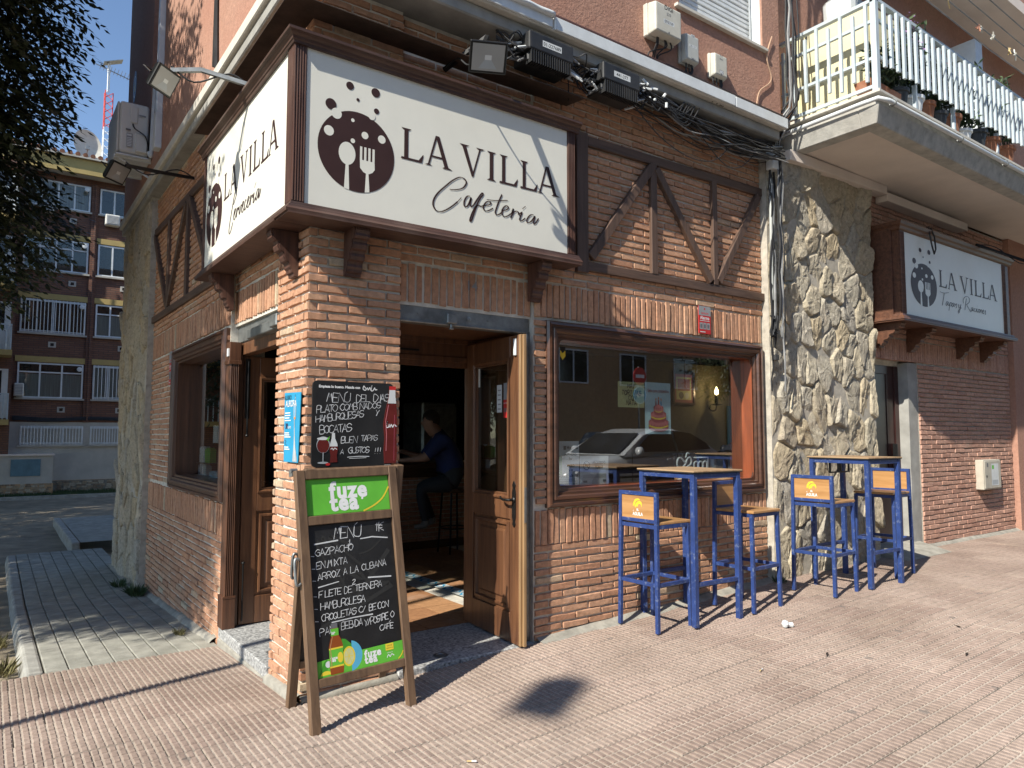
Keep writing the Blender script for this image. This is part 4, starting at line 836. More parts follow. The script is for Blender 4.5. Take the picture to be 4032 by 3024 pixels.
# ================================================================ BALCONY
BX, BY, BX1 = 4.74, -.95, 13
b = MB(); b.box((BX+.08,BY+.08,4.262),(BX1,.01,4.36)); b.build('balcony_soffit', M['soffit'], BL)
M['conc'] = mat('balcony_concrete', (.54,.52,.47), .9, var=.18, scale=10, bump=.8, bscale=50, mott=(2.5,(.40,.375,.33),.5))
b = MB()
b.hexa([(BX+.02,BY+.02,4.245),(BX1,BY+.02,4.245),(BX1,BY+.16,4.245),(BX+.02,BY+.16,4.245),(BX-.03,BY-.03,4.40),(BX1,BY-.03,4.40),(BX1,BY+.16,4.40),(BX-.03,BY+.16,4.40)])
b.hexa([(BX+.02,BY+.16,4.245),(BX+.16,BY+.16,4.245),(BX+.16,.0,4.245),(BX+.02,.0,4.245),(BX-.03,BY+.16,4.40),(BX+.16,BY+.16,4.40),(BX+.16,.0,4.40),(BX-.03,.0,4.40)])
b.box((BX+.03,BY+.03,4.40),(BX1,.0,4.50)); b.build('balcony_slab', M['conc'], BL, bevel=.006)
b = MB(); b.box((BX-.03,BY-.04,4.50),(BX1,.0,4.53)); b.build('balcony_coping', M['cream'], BL, bevel=.004)
b = MB(); b.tube([(BX-.02,-.02,4.40),(BX-.055,-.06,4.42),(BX-.055,BY+.1,4.432),(BX-.045,BY-.03,4.435),(BX+.08,BY-.06,4.437),(BX+1.2,BY-.06,4.44),(BX1,BY-.06,4.446)], .021, 10); pp = b.build('drain_pipe', M['white_paint'], BL, smooth=True)
for x in (BX+.16,BX+1.5,BX+2.6):
    b = MB(); b.tube([(x,BY-.06+.03*cos(a),4.44+.03*sin(a)) for a in fr(0,2*pi,12)], .006, 5); b.build('pipe_clip', M['galv'], pp)
# railing
rl = MB(); zr0, zr1 = 4.53, 5.36
for z in (4.83,5.17): rl.beam((BX,BY,z+.02),(BX1,BY,z+.02),.02,.03); rl.beam((BX,BY,z),(BX,-.02,z),.03,.025)
rl.beam((BX,BY,zr1),(BX1,BY,zr1),.05,.03); rl.beam((BX,BY,zr1-.005),(BX,-.02,zr1-.005),.05,.03); rl.beam((BX,BY+.01,4.575),(BX,-.02,4.575),.02,.03); rl.beam((BX+.0,BY,4.53),(BX,BY,zr1),.05,.05)
for x in (BX+.75,BX+1.55,BX+2.6): rl.beam((x,BY+.02,4.53),(x,BY+.02,4.8),.035,.035)
ra = rl.build('railing', M['rail_paint'], BL)
for i in range(8):
    y = -.06-i*.118; hi = i % 2 == 0
    z0, z1 = (4.60,5.25) if i in (0,) else ((4.59,5.33) if i == 1 else (4.66,5.28) if hi else (4.62,5.33))
    b = MB(); b.beam((BX-.025,y,z0),(BX-.025,y,z1),.026,.026); b.build('bar', M['rail_paint'], ra)
for i in range(40):
    x = BX+.1+i*.118; lo = 4.765+(.015 if i % 3 else -.01)
    b = MB(); b.box((x-.018,BY-.045,lo),(x+.018,BY-.022,5.335-(.06 if i % 4 == 1 else 0))); b.build('slat', M['rail_paint'], ra)
# what stands on the balcony
M['yellow_wall'] = mat('pale_yellow_paint', (.74,.68,.44), .7, var=.06, scale=4)
M['ribbed'] = mat('white_shutter_paint', (.55,.58,.58), .6, var=.06, scale=5)
CB = thing('balcony_cupboard', 'pale yellow cupboard standing behind the balcony side railing', 'cupboard', (5.0,-.36,4.53))
b = MB(); b.box((0,-.40,0),(.55,.34,1.0)); b.build('body', M['yellow_wall'], CB, bevel=.006)
for nm, p, q in (('corner_trim',(-.012,-.40,.02),(.0,-.36,.98)),('corner_trim',(-.012,.30,.02),(0,.34,.98)),('door',(.03,-.412,.02),(.5,-.4,.98))): b = MB(); b.box(p, q); b.build(nm, M['yellow_wall'], CB, bevel=.003)
b = MB(); b.lathe([(0,0),(.13,0),(.15,.02),(.16,.25),(.165,.26),(.15,.26),(0,.24)], (.25,-.0,1.0), 16); tub = b.build('tub', M['white_paint']); tub.location = (5.0,-.36,4.53); tag(tub, 'white round tub on top of the yellow cupboard', 'tub')
b = MB(); b.box((4.42,.012,4.5),(12,.05,4.55)); b.build('balcony_skirting', M['conc'], BL)
bs = MB(); bs.box((5.7,-.03,4.53),(8.6,.019,6.4)); bs = bs.build('balcony_shutter', M['ribbed'], BL)
for i in range(30):
    z = 4.56+i*.06; b = MB(); b.box((5.72,-.048,z),(8.58,-.031,z+.052)); b.build('slat', M['ribbed'], bs, bevel=.006)
b = MB(); b.box((8.6,-.3,4.53),(8.8,.02,6.6)); b.build('balcony_partition', M['white_paint'], BL)
b = MB(); b.box((4.42,-.6,7.05),(12,.3,7.2)); b.build('upper_balcony_slab', M['soffit'], BL)
M['terracotta'] = mat('terracotta', (.38,.15,.075), .8, var=.15, scale=9, mott=(5,(.5,.35,.26),.4)); M['pot_dark'] = mat('dark_pot', (.05,.055,.06), .6); M['leaf'] = mat('balcony_leaf', (.07,.12,.04), .6, var=.3, scale=8); M['leaf2'] = mat('dark_leaf', (.04,.07,.03), .6, var=.3, scale=8); M['flower'] = mat('lilac_flower', (.45,.25,.5), .7); M['rflower'] = mat('red_flower', (.55,.05,.05), .7); M['soil'] = mat('soil', (.05,.035,.025), .95)
def leafblade(b, p, d, L, W, mi, rr):
    d = d.normalized(); s = d.cross(Vector((rr.uniform(-1,1),rr.uniform(-1,1),rr.uniform(-1,1)))).normalized(); n = d.cross(s)
    m_ = p+d*L*.5+n*L*.08
    b.add([p, m_+s*W/2, p+d*L, m_-s*W/2], [(0,1,2),(0,2,3)], mi)
def potplant(i, x, y, r, h, potm, kind, label, plant=.5):
    rr = random.Random(i*13); t = thing('potted_plant', label, 'plant', (x,y,4.53), 0, 'potted plants on the balcony')
    b = MB()
    if kind == 'box': b.hexa([(-.26,-.06,0),(.26,-.06,0),(.26,.06,0),(-.26,.06,0),(-.29,-.08,h),(.29,-.08,h),(.29,.08,h),(-.29,.08,h)])
    else: b.lathe([(r*.72,0),(r*.98,h*.84),(r*1.1,h*.84),(r*1.12,h),(r*.98,h),(r*.95,h*.9)], n=18)
    b.build('pot', potm, t, smooth=False)
    b = MB(); b.lathe([(r*.9,h*.85),(r*.5,h*.9),(0,h*.9)], n=12); b.build('soil', M['soil'], t)
    b = MB(); st = MB()
    for k in range(16):
        a = rr.uniform(0,2*pi); top = Vector((cos(a)*rr.uniform(.02,.22), sin(a)*rr.uniform(.02,.14), h+plant*rr.uniform(.35,1.1))); base = Vector((cos(a)*r*.4,sin(a)*r*.4,h*.88))
        mid = (base+top)/2+Vector((rr.uniform(-.05,.05),rr.uniform(-.05,.05),.05)); pts = cat([base,mid,top],4); st.tube(pts, [.005]*len(pts), 4)
        for q in range(13):
            p = pts[rr.randrange(2,len(pts))]; leafblade(b, p, Vector((rr.uniform(-1,1),rr.uniform(-1,1),rr.uniform(-.4,.8))), rr.uniform(.05,.11), rr.uniform(.02,.04), 0 if rr.random() < .7 else 1, rr)
        if kind in ('lilac','red') and k < 8:
            for q in range(26): leafblade(b, top+Vector((rr.gauss(0,.03),rr.gauss(0,.03),rr.gauss(0,.04))), Vector((rr.uniform(-1,1),rr.uniform(-1,1),rr.uniform(-1,1))), .022, .016, 2, rr)
    b.build('foliage', [M['leaf'], M['leaf2'], M['flower'] if kind == 'lilac' else M['rflower']], t, recalc=False); st.build('stem', M['leaf2'], t)
PP = [(5.02,-.83,.09,.13,'terracotta','box','long terracotta planter box at the balcony corner',.35),(5.33,-.84,.10,.2,'pot_dark','x','dark pot with leafy plant behind the first front slats',.5),(5.58,-.85,.11,.19,'white_paint','lilac','white pot with lilac flowers behind the railing',.72),(5.86,-.84,.10,.22,'terracotta','x','terracotta pot with tall leafy plant, first of the round ones',.75),(6.10,-.85,.10,.18,'pot_dark','x','dark grey pot with thin stems between two terracotta pots',.5),(6.38,-.84,.12,.22,'terracotta','red','terracotta pot with red flowers behind the railing',.5),(6.68,-.84,.1,.15,'white_paint','x','low white pot with broad leaves on the balcony',.4),(7.0,-.84,.12,.22,'pot_dark','x','large dark pot near the right end of the visible balcony',.7),(7.35,-.84,.12,.22,'terracotta','lilac','terracotta pot at the right edge of the balcony',.7),(7.75,-.84,.12,.22,'terracotta','x','last terracotta pot on the balcony at the far right',.8)]
for i, (x,y,r,h,pm_,k,lb,pl) in enumerate(PP): potplant(i, x, y, r, h, M[pm_], k, lb, pl)
# clothes lines with pegs
CLN = thing('clothes_line', 'thin clothes lines stretched above the balcony railing', 'clothes line', (BX+.6,BY-.1,5.5))
for k in range(4):
    b = MB(); b.tube([(0,-.12*k,.10),(1.6,-.12*k,.07),(4,-.12*k,.1)], .006, 5); b.build('line', M['cable_g'], CLN)
PEGM = [flatmat('peg_orange', (.45,.22,.14)), flatmat('peg_pale', (.7,.68,.6)), flatmat('peg_blue', (.05,.15,.5)), flatmat('peg_wood', (.6,.45,.22))]
for i, (x, k, mi, n) in enumerate(((5.7,1,3,1),(6.35,1,0,3),(6.42,1,1,2),(6.68,1,1,4),(7.1,1,3,3),(7.25,1,1,4))):
    rr = random.Random(i); t = MB()
    for q in range(n):
        a = rr.uniform(-1.2,1.2); d = Vector((sin(a),rr.uniform(-.3,.3),-cos(a)*rr.choice((1,1,-1)))); p = Vector((x+q*.012,BY-.1-.12*k,5.575)); t.beam(p-d*.02,p+d*.055,.007,.010); t.beam(p-d*.02+Vector((.008,0,0)),p+d*.055+Vector((.014,0,0)),.007,.010)
    tag(t.build('clothes_peg', PEGM[mi]), ['wooden clothes peg clipped alone on the line','orange clothes pegs bunched on the line','pale pegs next to the orange pegs','bunch of pale clothes pegs in the middle of the line','wooden clothes pegs near the right edge','pale pegs at the right edge of the line'][i], 'clothes peg', 'clothes pegs')
# cable ducts under the balcony
def one(name, mb, m, label, cat_, **k): return tag(mb.build(name, m, **k), label, cat_)
b = MB(); b.hexa([(4.66,-.15,4.14),(6.5,-.15,4.165),(6.5,-.02,4.165),(4.66,-.02,4.14),(4.66,-.15,4.245),(6.5,-.15,4.262),(6.5,-.02,4.262),(4.66,-.02,4.245)]); one('cable_duct', b, M['soffit'], 'beige cable duct box under the balcony above the stone pilaster', 'cable duct', bevel=.006)
b = MB(); b.hexa([(6.52,-.14,4.10),(8.55,-.14,4.10),(8.55,-.0,4.10),(6.52,-.0,4.10),(6.52,-.14,4.2),(8.55,-.14,4.2),(8.55,-.0,4.2),(6.52,-.0,4.2)]); one('cable_duct', b, M['soffit'], 'beige cable duct box under the balcony above the right sign', 'cable duct', bevel=.006)
# ================================================================ BOXES ON THE WALL
def tbox(name, x0, x1, z0, z1, d, m, label, lines, yb=-upA):
    t = thing(name, label, 'utility box', ((x0+x1)/2, yb, z0)); w_, h_ = (x1-x0)/2, z1-z0
    b = MB(); b.box((-w_,-d*.35,0),(w_,.0,h_)); b.build('back', m, t, bevel=.008)
    b = MB(); b.hexa([(-w_+.012,-d,.015),(w_-.012,-d,.015),(w_-.004,-d*.35-.001,.004),(-w_+.004,-d*.35-.001,.004),(-w_+.012,-d,h_-.02),(w_-.012,-d,h_-.02),(w_-.004,-d*.35-.001,h_-.004),(-w_+.004,-d*.35-.001,h_-.004)]); b.build('cover', m, t, bevel=.012, seg=2)
    fl = Flat((0,-d,0), (1,0,0), (0,0,1), (0,-1,0))
    for s, z, sz, mm, bg in lines:
        if bg: fl.rect(-len(s)*sz*.30, z*h_-sz*.15, len(s)*sz*.30, z*h_+sz*.85, M[bg])
        fl.text(s, 0, z*h_, sz, M[mm], bold=.012, align='CENTER')
    fl.disc(0, h_*.12, .008, M['midgrey'], n=10); fl.build('marking', t)
    b = MB(); rr = random.Random(int(x0*100))
    for k in range(5):
        a = rr.uniform(-w_*.6,w_*.6); c = rr.uniform(-w_*.9,w_*.9); b.tube(cat([(a,-d*.5,.01),(a*1.1,-d*.5,-.05),(c,-.03,-.12),(c+.02,-.01,-.2)],4), .006, 5)
    b.build('cable_tail', M['cable'], t); return t
tbox('junction_box', 2.585, 2.905, 4.63, 4.90, .13, M['pale_plastic'], 'largest cream telecom box on the salmon wall, marked with black lettering', [('DIGI',.78,.052,'black',None),('233',.62,.034,'midgrey',None),('093769',.38,.034,'black','pale')])
tbox('junction_box', 2.985, 3.165, 4.54, 4.79, .09, M['grey_plastic'], 'middle grey telecom box on the salmon wall', [('150',.86,.026,'black','pale'),('30 - 13',.52,.022,'midgrey','pale'),('1418',.08,.028,'midgrey',None)])
tbox('junction_box', 3.36, 3.545, 4.53, 4.75, .08, M['pale_plastic'], 'smallest cream telecom box, rightmost on the salmon wall', [('919',.84,.022,'midgrey',None),('fibra',.70,.022,'midgrey',None),('JBD',.18,.03,'white','grey')])
def splice(x0, x1, z0, z1, label, code, seed):
    t = thing('splice_enclosure', label, 'utility box', ((x0+x1)/2, -.05, z0)); w_, h_ = (x1-x0)/2, z1-z0
    b = MB(); b.box((-w_,-.235,h_*.4),(w_,-.02,h_)); b.build('lid', M['black_plastic'], t, bevel=.012, seg=2)
    b = MB(); b.box((-w_+.01,-.20,0.02),(w_-.01,-.03,h_*.4-.012)); b.build('base', M['black_plastic'], t, bevel=.008)
    for i in range(18): b2 = MB(); x = -w_+.018+i*(2*w_-.03)/18; b2.box((x,-.232,.0),(x+.006,-.16,h_*.4)); b2.build('rib', M['black_plastic'], t)
    b = MB(); b.box((-w_-.012,-.225,h_*.40),(w_+.012,-.02,h_*.44)); b.build('clamp_rim', M['black_plastic'], t)
    fl = Flat((0,-.2355,h_*.70), (1,0,0), (0,0,1), (0,-1,0)); fl.rect(-.085,-.022,.085,.022,M['pale']); fl.text(code, 0, -.013, .036, M['black'], bold=.015, align='CENTER'); fl.build('number_label', t)
    rr = random.Random(seed)
    for s in (-1,1):
        for k in range(7):
            p = Vector((s*(w_+.002), rr.uniform(-.2,-.06), rr.uniform(.02,h_*.8))); q = p+Vector((s*rr.uniform(.03,.08),rr.uniform(-.03,.03),rr.uniform(-.04,.04)))
            b = MB(); b.tube([p,q], .009, 7); b.tube([q,q+(q-p)*.4], .006, 6); b.build('connector', M['white_paint'] if k % 2 else M['cable_g'], t)
        b = MB()
        for k in range(8):
            p = Vector((s*w_, rr.uniform(-.21,-.08), rr.uniform(.03,h_*.8))); b.tube(cat([p, p+Vector((s*.07,rr.uniform(-.05,0),rr.uniform(-.09,.06))), p+Vector((s*.13,rr.uniform(-.03,.05),rr.uniform(-.08,.05))), Vector((s*(w_+.2),-.12,h_*.75+rr.uniform(-.05,.05)))],5), .0045, 5)
        b.build('fibre_cable', M['cable'], t)
    return t
splice(1.405, 1.80, 4.045, 4.262, 'left black ribbed cable splice box under the cornice', '01-227689', 4)
splice(2.09, 2.47, 4.03, 4.258, 'right black ribbed cable splice box under the cornice', '441-377', 8)
# cable bundle from the splice boxes to the corner and down the wall edge
CBND = thing('cable_bundle', 'tangle of black telecom cables hanging under the cornice', 'cables', (2.5,-.1,4.2))
rr = random.Random(3)
for k in range(34):
    y = rr.uniform(-.24,-.08)+.1; z = rr.uniform(-.1,.09); pts = []
    for i, x in enumerate((0.05,.3,.6,.95,1.3,1.65,1.95)):
        sag = (.07*sin(min(1,x/1.95)*pi))*rr.uniform(.3,1.5); pts.append((x+rr.uniform(-.03,.03), y+rr.uniform(-.025,.025), z+.02-sag-.045*x+rr.uniform(-.03,.03)+(.0 if i < 6 else .02)))
    b = MB(); b.tube(cat(pts,5), rr.choice((.0045,.006,.0075)), 5); b.build('cable', M['cable'] if rr.random() < .8 else M['cable_g'], CBND)
for k in range(9):       # loose coils and drooping loops
    x0 = rr.uniform(.0,.35); L = rr.uniform(.2,.5); d = rr.uniform(.06,.16); b = MB()
    b.tube(cat([(x0,-.1,.02),(x0+L*.25,-.14,-.02-d*.8),(x0+L*.6,-.14,-.02-d),(x0+L,-.12,.03)],6), .005, 5); b.build('loop', M['cable'], CBND)
for pts in ([(-.35,-.1,.0),(-.1,-.12,-.12),(.25,-.12,-.33),(.6,-.12,-.42),(.95,-.1,-.36),(1.25,-.08,-.12),(1.35,-.08,-.02)], [(.55,-.1,.0),(.8,-.1,-.2),(1.1,-.09,-.36),(1.35,-.08,-.32),(1.6,-.08,-.12),(1.8,-.06,-.06)], [(-.62,-.02,-.05),(-.62,-.03,-.12),(-.62,-.03,-.25)]):
    b = MB(); b.tube(cat(pts,8), .0045, 5); b.build('loop', M['cable'], CBND)
for k in range(14): b = MB(); p = Vector((rr.uniform(.02,.3),rr.uniform(-.16,-.05),rr.uniform(-.1,.06))); b.tube([p,p+Vector((rr.uniform(-.07,.07),rr.uniform(-.03,.03),rr.uniform(-.05,.05)))], .011, 6); b.build('connector', M['white_paint'], CBND)
VB = thing('wall_cables', 'bundle of grey and black cables running down beside the stone pilaster', 'cables', (4.40,-.07,.2))
for k in range(11):
    rr = random.Random(k+50); b = MB(); pts = []
    top = 7.5 if k < 7 else 4.1; x = rr.uniform(-.035,.06)
    bot = rr.choice((1.7,2.2,2.35,2.0)) if k != 2 else 1.9
    n = 22
    for i in range(n+1):
        t = i/n; z = top+(bot-top)*t; pts.append((x+.02*sin(z*2.1+k)+rr.uniform(-.006,.006)+(.12 if z > 4.25 else 0)+(.08*math.exp(-((z-3.6)/.4)**2) if k in (3,5) else 0), -.02-.03*rr.random()-(.12+.04*(k % 3) if z > 4.25 else 0)-(.06 if z < 4.2 and x > 0 else 0), z))
    b.tube(cat(pts,2), rr.choice((.006,.008,.011)), 5); b.build('cable', [M['cable'],M['cable_g'],M['cable'],M['cable_g'],M['cable']][k % 5], VB)
b = MB(); b.box((-.06,-.10,3.78),(.04,-.02,3.98)); b.build('junction', M['white_paint'], VB, bevel=.006)
b = MB(); b.tube([(-.025,-.03,2.55),(-.022,-.035,3.3),(-.02,-.04,3.8)], .014, 8); b.build('conduit', M['grey_plastic'], VB)
b = MB(); rr = random.Random(77)
for k in range(9): p = Vector((-.06,-.06,2.30)); b.tube(cat([p+Vector((rr.uniform(-.03,.05),rr.uniform(-.02,.02),rr.uniform(-.1,.1))) for q in range(4)],4), .006, 5)
b.build('knot', M['cable'], VB); b = MB(); b.lathe([(0,0),(.03,.005),(.03,.05),(0,.055)], (-.05,-.07,1.98), 10); b.build('plug', M['cable'], VB)
# brown pipe along the top of the cornice
b = MB(); b.tube([(.9,-upA-.03,4.462),(2.4,-upA-.03,4.46),(4.40,-upA-.03,4.455)], .018, 8); one('wall_pipe', b, mat('brown_pipe', (.07,.03,.025), .6), 'thin dark brown pipe running along the top of the cornice', 'pipe', smooth=True)
b = MB(); b.tube(cat([(4.28,-upA-.02,5.2),(4.2,-upA-.015,4.98),(4.26,-upA-.015,4.78),(4.08,-upA-.015,4.62),(4.02,-upA-.02,4.47)],6), .006, 5); one('rope', b, mat('frayed_rope', (.55,.36,.24), .9), 'frayed pale rope hanging on the salmon wall', 'rope')
# ================================================================ FLOODLIGHTS
M['led'] = mat('led_diffuser', (.36,.36,.35), .3, var=.05, scale=6)
def flood(label, head, aim, arm, size=.16, upv=(0,0,1)):
    t = thing('floodlight', label, 'floodlight', head, 0, 'floodlights on arms'); H = Vector(head); a = Vector(aim).normalized(); s = a.cross(Vector(upv)).normalized(); u_ = s.cross(a)
    b = MB(); q = lambda x,y,z: s*x+u_*y+a*z
    w_, h_ = size, size*.8
    b.hexa([q(-w_*.8,-h_*.8,-.035),q(w_*.8,-h_*.8,-.035),q(w_*.8,h_*.8,-.035),q(-w_*.8,h_*.8,-.035),q(-w_,-h_,.0),q(w_,-h_,.0),q(w_,h_,.0),q(-w_,h_,.0)]); b.hexa([q(-w_,-h_,.0),q(w_,-h_,.0),q(w_,h_,.0),q(-w_,h_,.0),q(-w_,-h_,.02),q(w_,-h_,.02),q(w_,h_,.02),q(-w_,h_,.02)]); hb = b.build('housing', M['black_metal'], t, bevel=.005)
    b = MB(); b.add([q(-w_*.86,-h_*.83,.0206),q(w_*.86,-h_*.83,.0206),q(w_*.86,h_*.83,.0206),q(-w_*.86,h_*.83,.0206)], [(0,1,2,3)]); b.build('lens', M['led'], t)
    fl = Flat(q(0,0,.0208), s, u_, a); fl.rect(-w_*.18,-h_*.15,w_*.18,h_*.15,M['yellow'] if False else M['pale']); fl.poly([(-w_*.18,-h_*.15),(w_*.18,-h_*.15),(w_*.5,-h_*.7),(-w_*.5,-h_*.7)], M['silver']); fl.build('reflector', t)
    b = MB(); b.beam(q(-w_*.9,0,-.02),q(-w_*.9,h_*.2,-.09),.02,.006,tuple(a)); b.beam(q(w_*.9,0,-.02),q(w_*.9,h_*.2,-.09),.02,.006,tuple(a)); b.beam(q(-w_*.9,h_*.2,-.09),q(w_*.9,h_*.2,-.09),.02,.006,tuple(u_)); b.build('yoke', M['black_metal'], t)
    b = MB(); A = [Vector(p)-H for p in arm]
    for p, r_ in zip(A[:-1], A[1:]): b.beam(p, r_, .026, .026)
    b.build('arm', M['galv'] if 'rusty' in label else M['black_metal'], t)
    b = MB(); p0, p1 = A[0], A[-1]; b.tube(cat([p0+Vector((0,0,.03)), p0.lerp(p1,.3)+Vector((0,0,-.05)), p0.lerp(p1,.7)+Vector((.02,0,.05)), p1],5), .006, 5); b.build('lead', M['cable'], t)
    return t
flood('square black floodlight above the front of the corner sign', (.905,-.52,3.80), (-.30,-.62,-.55), [(.895,-.46,3.86),(1.06,-.28,4.09),(.90,.0,3.935)], .115)
flood('floodlight on a rusty arm above the side of the corner sign', (-.66,.87,3.76), (.55,-.62,-.50), [(-.62,.86,3.83),(-.45,.8,3.86),(-.18,.70,3.80)], .10)
flood('floodlight on a black arm beside the timber bracing of the side wall', (-.66,3.0,3.80), (.55,-.62,-.52), [(-.60,2.95,3.86),(-.3,3.02,3.88),(-.01,3.09,3.91)], .11)
flood('small floodlight on a black arm at the right end of the right sign', (8.95,-.78,3.55), (-.2,-.6,.3), [(8.95,-.74,3.6),(8.2,-.36,3.82)], .12)
# ================================================================ AIR CONDITIONER on the side wall
AC = thing('air_conditioner', 'off-white air conditioner outdoor unit on the side wall', 'air conditioner', (-.13,4.95,4.68))
M['acw'] = mat('ac_casing', (.74,.73,.68), .5, var=.06, scale=6, mott=(3,(.42,.38,.31),.35))
b = MB(); b.box((-.30,0,.0),(.0,.82,.60)); b.build('casing', M['acw'], AC, bevel=.03, seg=3)
b = MB(); b.box((-.325,.02,.01),(-.302,.80,.59)); b.build('front_panel', M['acw'], AC, bevel=.02, seg=2)
b = MB(); b.box((-.20,-.012,.36),(-.12,.0,.55)); b.build('service_cover', M['acw'], AC, bevel=.006); b = MB(); b.box((-.14,-.03,.03),(-.02,.0,.24)); b.build('service_cover', M['acw'], AC, bevel=.006)
fl = Flat((-.24,-.0125,.05), (1,0,0), (0,0,1), (0,-1,0)); fl.rect(.01,.02,.07,.18,M['grey']); fl.rect(.015,.15,.065,.17,M['pale'])
for k in range(6): fl.rect(.015,.03+k*.018,.065,.04+k*.018,M['pale'])
fl.rect(.13,.40,.2,.42,M['grey']); fl.rect(.0,.21,.05,.23,M['midgrey']); fl.build('rating_plate', AC)
b = MB(); b.tube(cat([(-.17,-.02,.34),(-.15,-.05,.28),(-.05,-.05,.22),(-.01,-.03,.12),(.0,-.02,-.02)],5), .008, 6); b.build('cable', M['cable'], AC)
b = MB(); b.box((-.34,.06,-.05),(.06,.09,-.015)); b.box((-.34,.70,-.05),(.06,.73,-.015)); b.beam((-.3,.075,-.04),(.03,.075,-.22),.02,.02); b.box((-.33,-.0,-.03),(.03,.75,-.012)); b.build('wall_bracket', M['white_paint'], AC)
b = MB(); b.tube(cat([(.0,-.02,.05),(.02,-.06,.0),(.02,-.08,.2),(.03,-.1,.9)],6), .022, 8); b.build('pipe', M['white_paint'], AC)
b = MB(); b.box((-upB-.06,4.36,4.9),(-upB,4.46,9.5)); b.hexa([(-upB-.07,4.36,4.6),(-upB,4.36,4.6),(-upB,4.5,4.6),(-upB-.07,4.5,4.6),(-upB-.07,4.35,5.0),(-upB,4.35,5.0),(-upB,4.47,5.0),(-upB-.07,4.47,5.0)]); one('pipe_duct', b, M['white_paint'], 'white vertical pipe duct beside the air conditioner', 'pipe duct', bevel=.006)
b = MB(); b.tube(cat([(-upB-.01,2.05,9.3),(-upB-.02,2.0,7.5),(-upB-.02,2.02,6.),(-upB-.02,1.96,5.),(-upB-.02,1.9,4.45)],5), .016, 6); b.tube(cat([(-upB-.01,2.10,9.3),(-upB-.03,2.04,7.3),(-upB-.02,2.0,5.6),(-upB-.02,2.0,4.5)],5), .011, 6); one('wall_cable', b, M['cable'], 'black cable running down the salmon side wall', 'cable')
fl = Flat((-upB-.004,6.5,6.15), (0,-1,0), (0,0,1), (-1,0,0)); M['navy'] = flatmat('plaque_navy', (.03,.04,.12)); fl.disc(0,0,.15,M['navy'],ry=.22); fl.disc(0,0,.10,M['white'],ry=.15); fl.disc(0,0,.09,M['navy'],ry=.13); fl.poly([(-.05,-.06),(.05,-.06),(.0,.08)], M['yellow']); tag(fl.build('round_plaque'), 'small dark blue oval plaque high on the salmon side wall', 'plaque')
# ================================================================ BAR STOOLS AND TABLES
def make_stool():
    t = thing('bar_stool', '', 'stool', (0,0,0), 0, 'blue bar stools outside'); a, c, w_ = .168, .172, .028
    for sx in (-1,1):
        for sy in (-1,1):
            b = MB(); top = .955 if sx < 0 else .745; fx = 1.06
            b.hexa([(sx*a*fx-w_/2,sy*c*fx-w_/2,0),(sx*a*fx+w_/2,sy*c*fx-w_/2,0),(sx*a*fx+w_/2,sy*c*fx+w_/2,0),(sx*a*fx-w_/2,sy*c*fx+w_/2,0),(sx*a-w_/2,sy*c-w_/2,top),(sx*a+w_/2,sy*c-w_/2,top),(sx*a+w_/2,sy*c+w_/2,top),(sx*a-w_/2,sy*c+w_/2,top)]); b.build('leg', M['blue'], t, bevel=.002)
    b = MB()
    for s in (-1,1): b.beam((-a+w_/2,s*c,.735),(a-w_/2,s*c,.735),.024,.028); b.beam((s*a,-c+w_/2,.735),(s*a,c-w_/2,.735),.024,.028)
    b.build('seat_frame', M['blue'], t, bevel=.002)
    for s in (-1,1):
        b = MB(); b.beam((-a*1.03+w_/2,s*c*1.03,.33),(a*1.03-w_/2,s*c*1.03,.33),.026,.026); b.build('footrest', M['blue'], t, bevel=.002)
        b = MB(); b.beam((s*a*1.03,-c*1.03+w_/2,.33),(s*a*1.03,c*1.03-w_/2,.33),.026,.026); b.build('footrest', M['blue'], t, bevel=.002)
    b = MB(); b.box((-a+w_/2+.002,-c-.012,.7505),(a+.025,c+.012,.772)); b.build('seat', M['ply'], t, bevel=.005, seg=2)
    b = MB(); b.beam((-a,-c-w_/2,.968),(-a,c+w_/2,.968),.028,.028); b.beam((-a,-c+w_/2,.775),(-a,c-w_/2,.775),.026,.026); b.build('back_frame', M['blue'], t, bevel=.002)
    b = MB(); b.box((-a-.008,-c+w_/2+.001,.788),(-a+.008,c-w_/2-.001,.953)); bk = b.build('backrest', M['ply'], t)
    fl = Flat((-a-.0082,.0,.87), (0,-1,0), (0,0,1), (-1,0,0))
    for p in ([(-.045,.005),(-.042,.03),(-.025,.055),(.005,.062),(.028,.052),(.012,.05),(-.008,.045),(-.022,.03),(-.03,.005)],[(-.028,.0),(-.018,.025),(0,.04),(.022,.045),(.038,.035),(.043,.012),(.036,.0),(.034,.018),(.022,.024),(.012,.022),(.004,.014),(-.004,-.004),(-.01,.012),(-.016,-.006)]): fl.poly(p, M['yellow'])
    fl.text('EL', 0, -.028, .022, M['white'], bold=.03, align='CENTER'); fl.text('AGUILA', 0, -.062, .034, M['white'], bold=.03, align='CENTER', sx=.82); fl.stroke([(-.046,-.031),(-.04,-.025)], .004, M['white']); fl.build('emblem', bk); return t
S0 = make_stool()
for i, (x, y, r, lb) in enumerate(((2.572,-.277,.02,'blue bar stool with eagle emblem, nearest to the bar door'),(3.483,-.414,-pi/2+.04,'blue bar stool facing the street with its back to the window'),(4.352,-.56,.04,'blue bar stool with eagle emblem in front of the stone pilaster'),(5.475,-.50,pi+.05,'blue bar stool beside the maroon door, facing the tall table'))):
    o = S0 if i == 0 else copy_tree(S0); o.location = (x,y,gz(x,0)+.006); o.rotation_euler = (0,0,r); o['label'] = lb
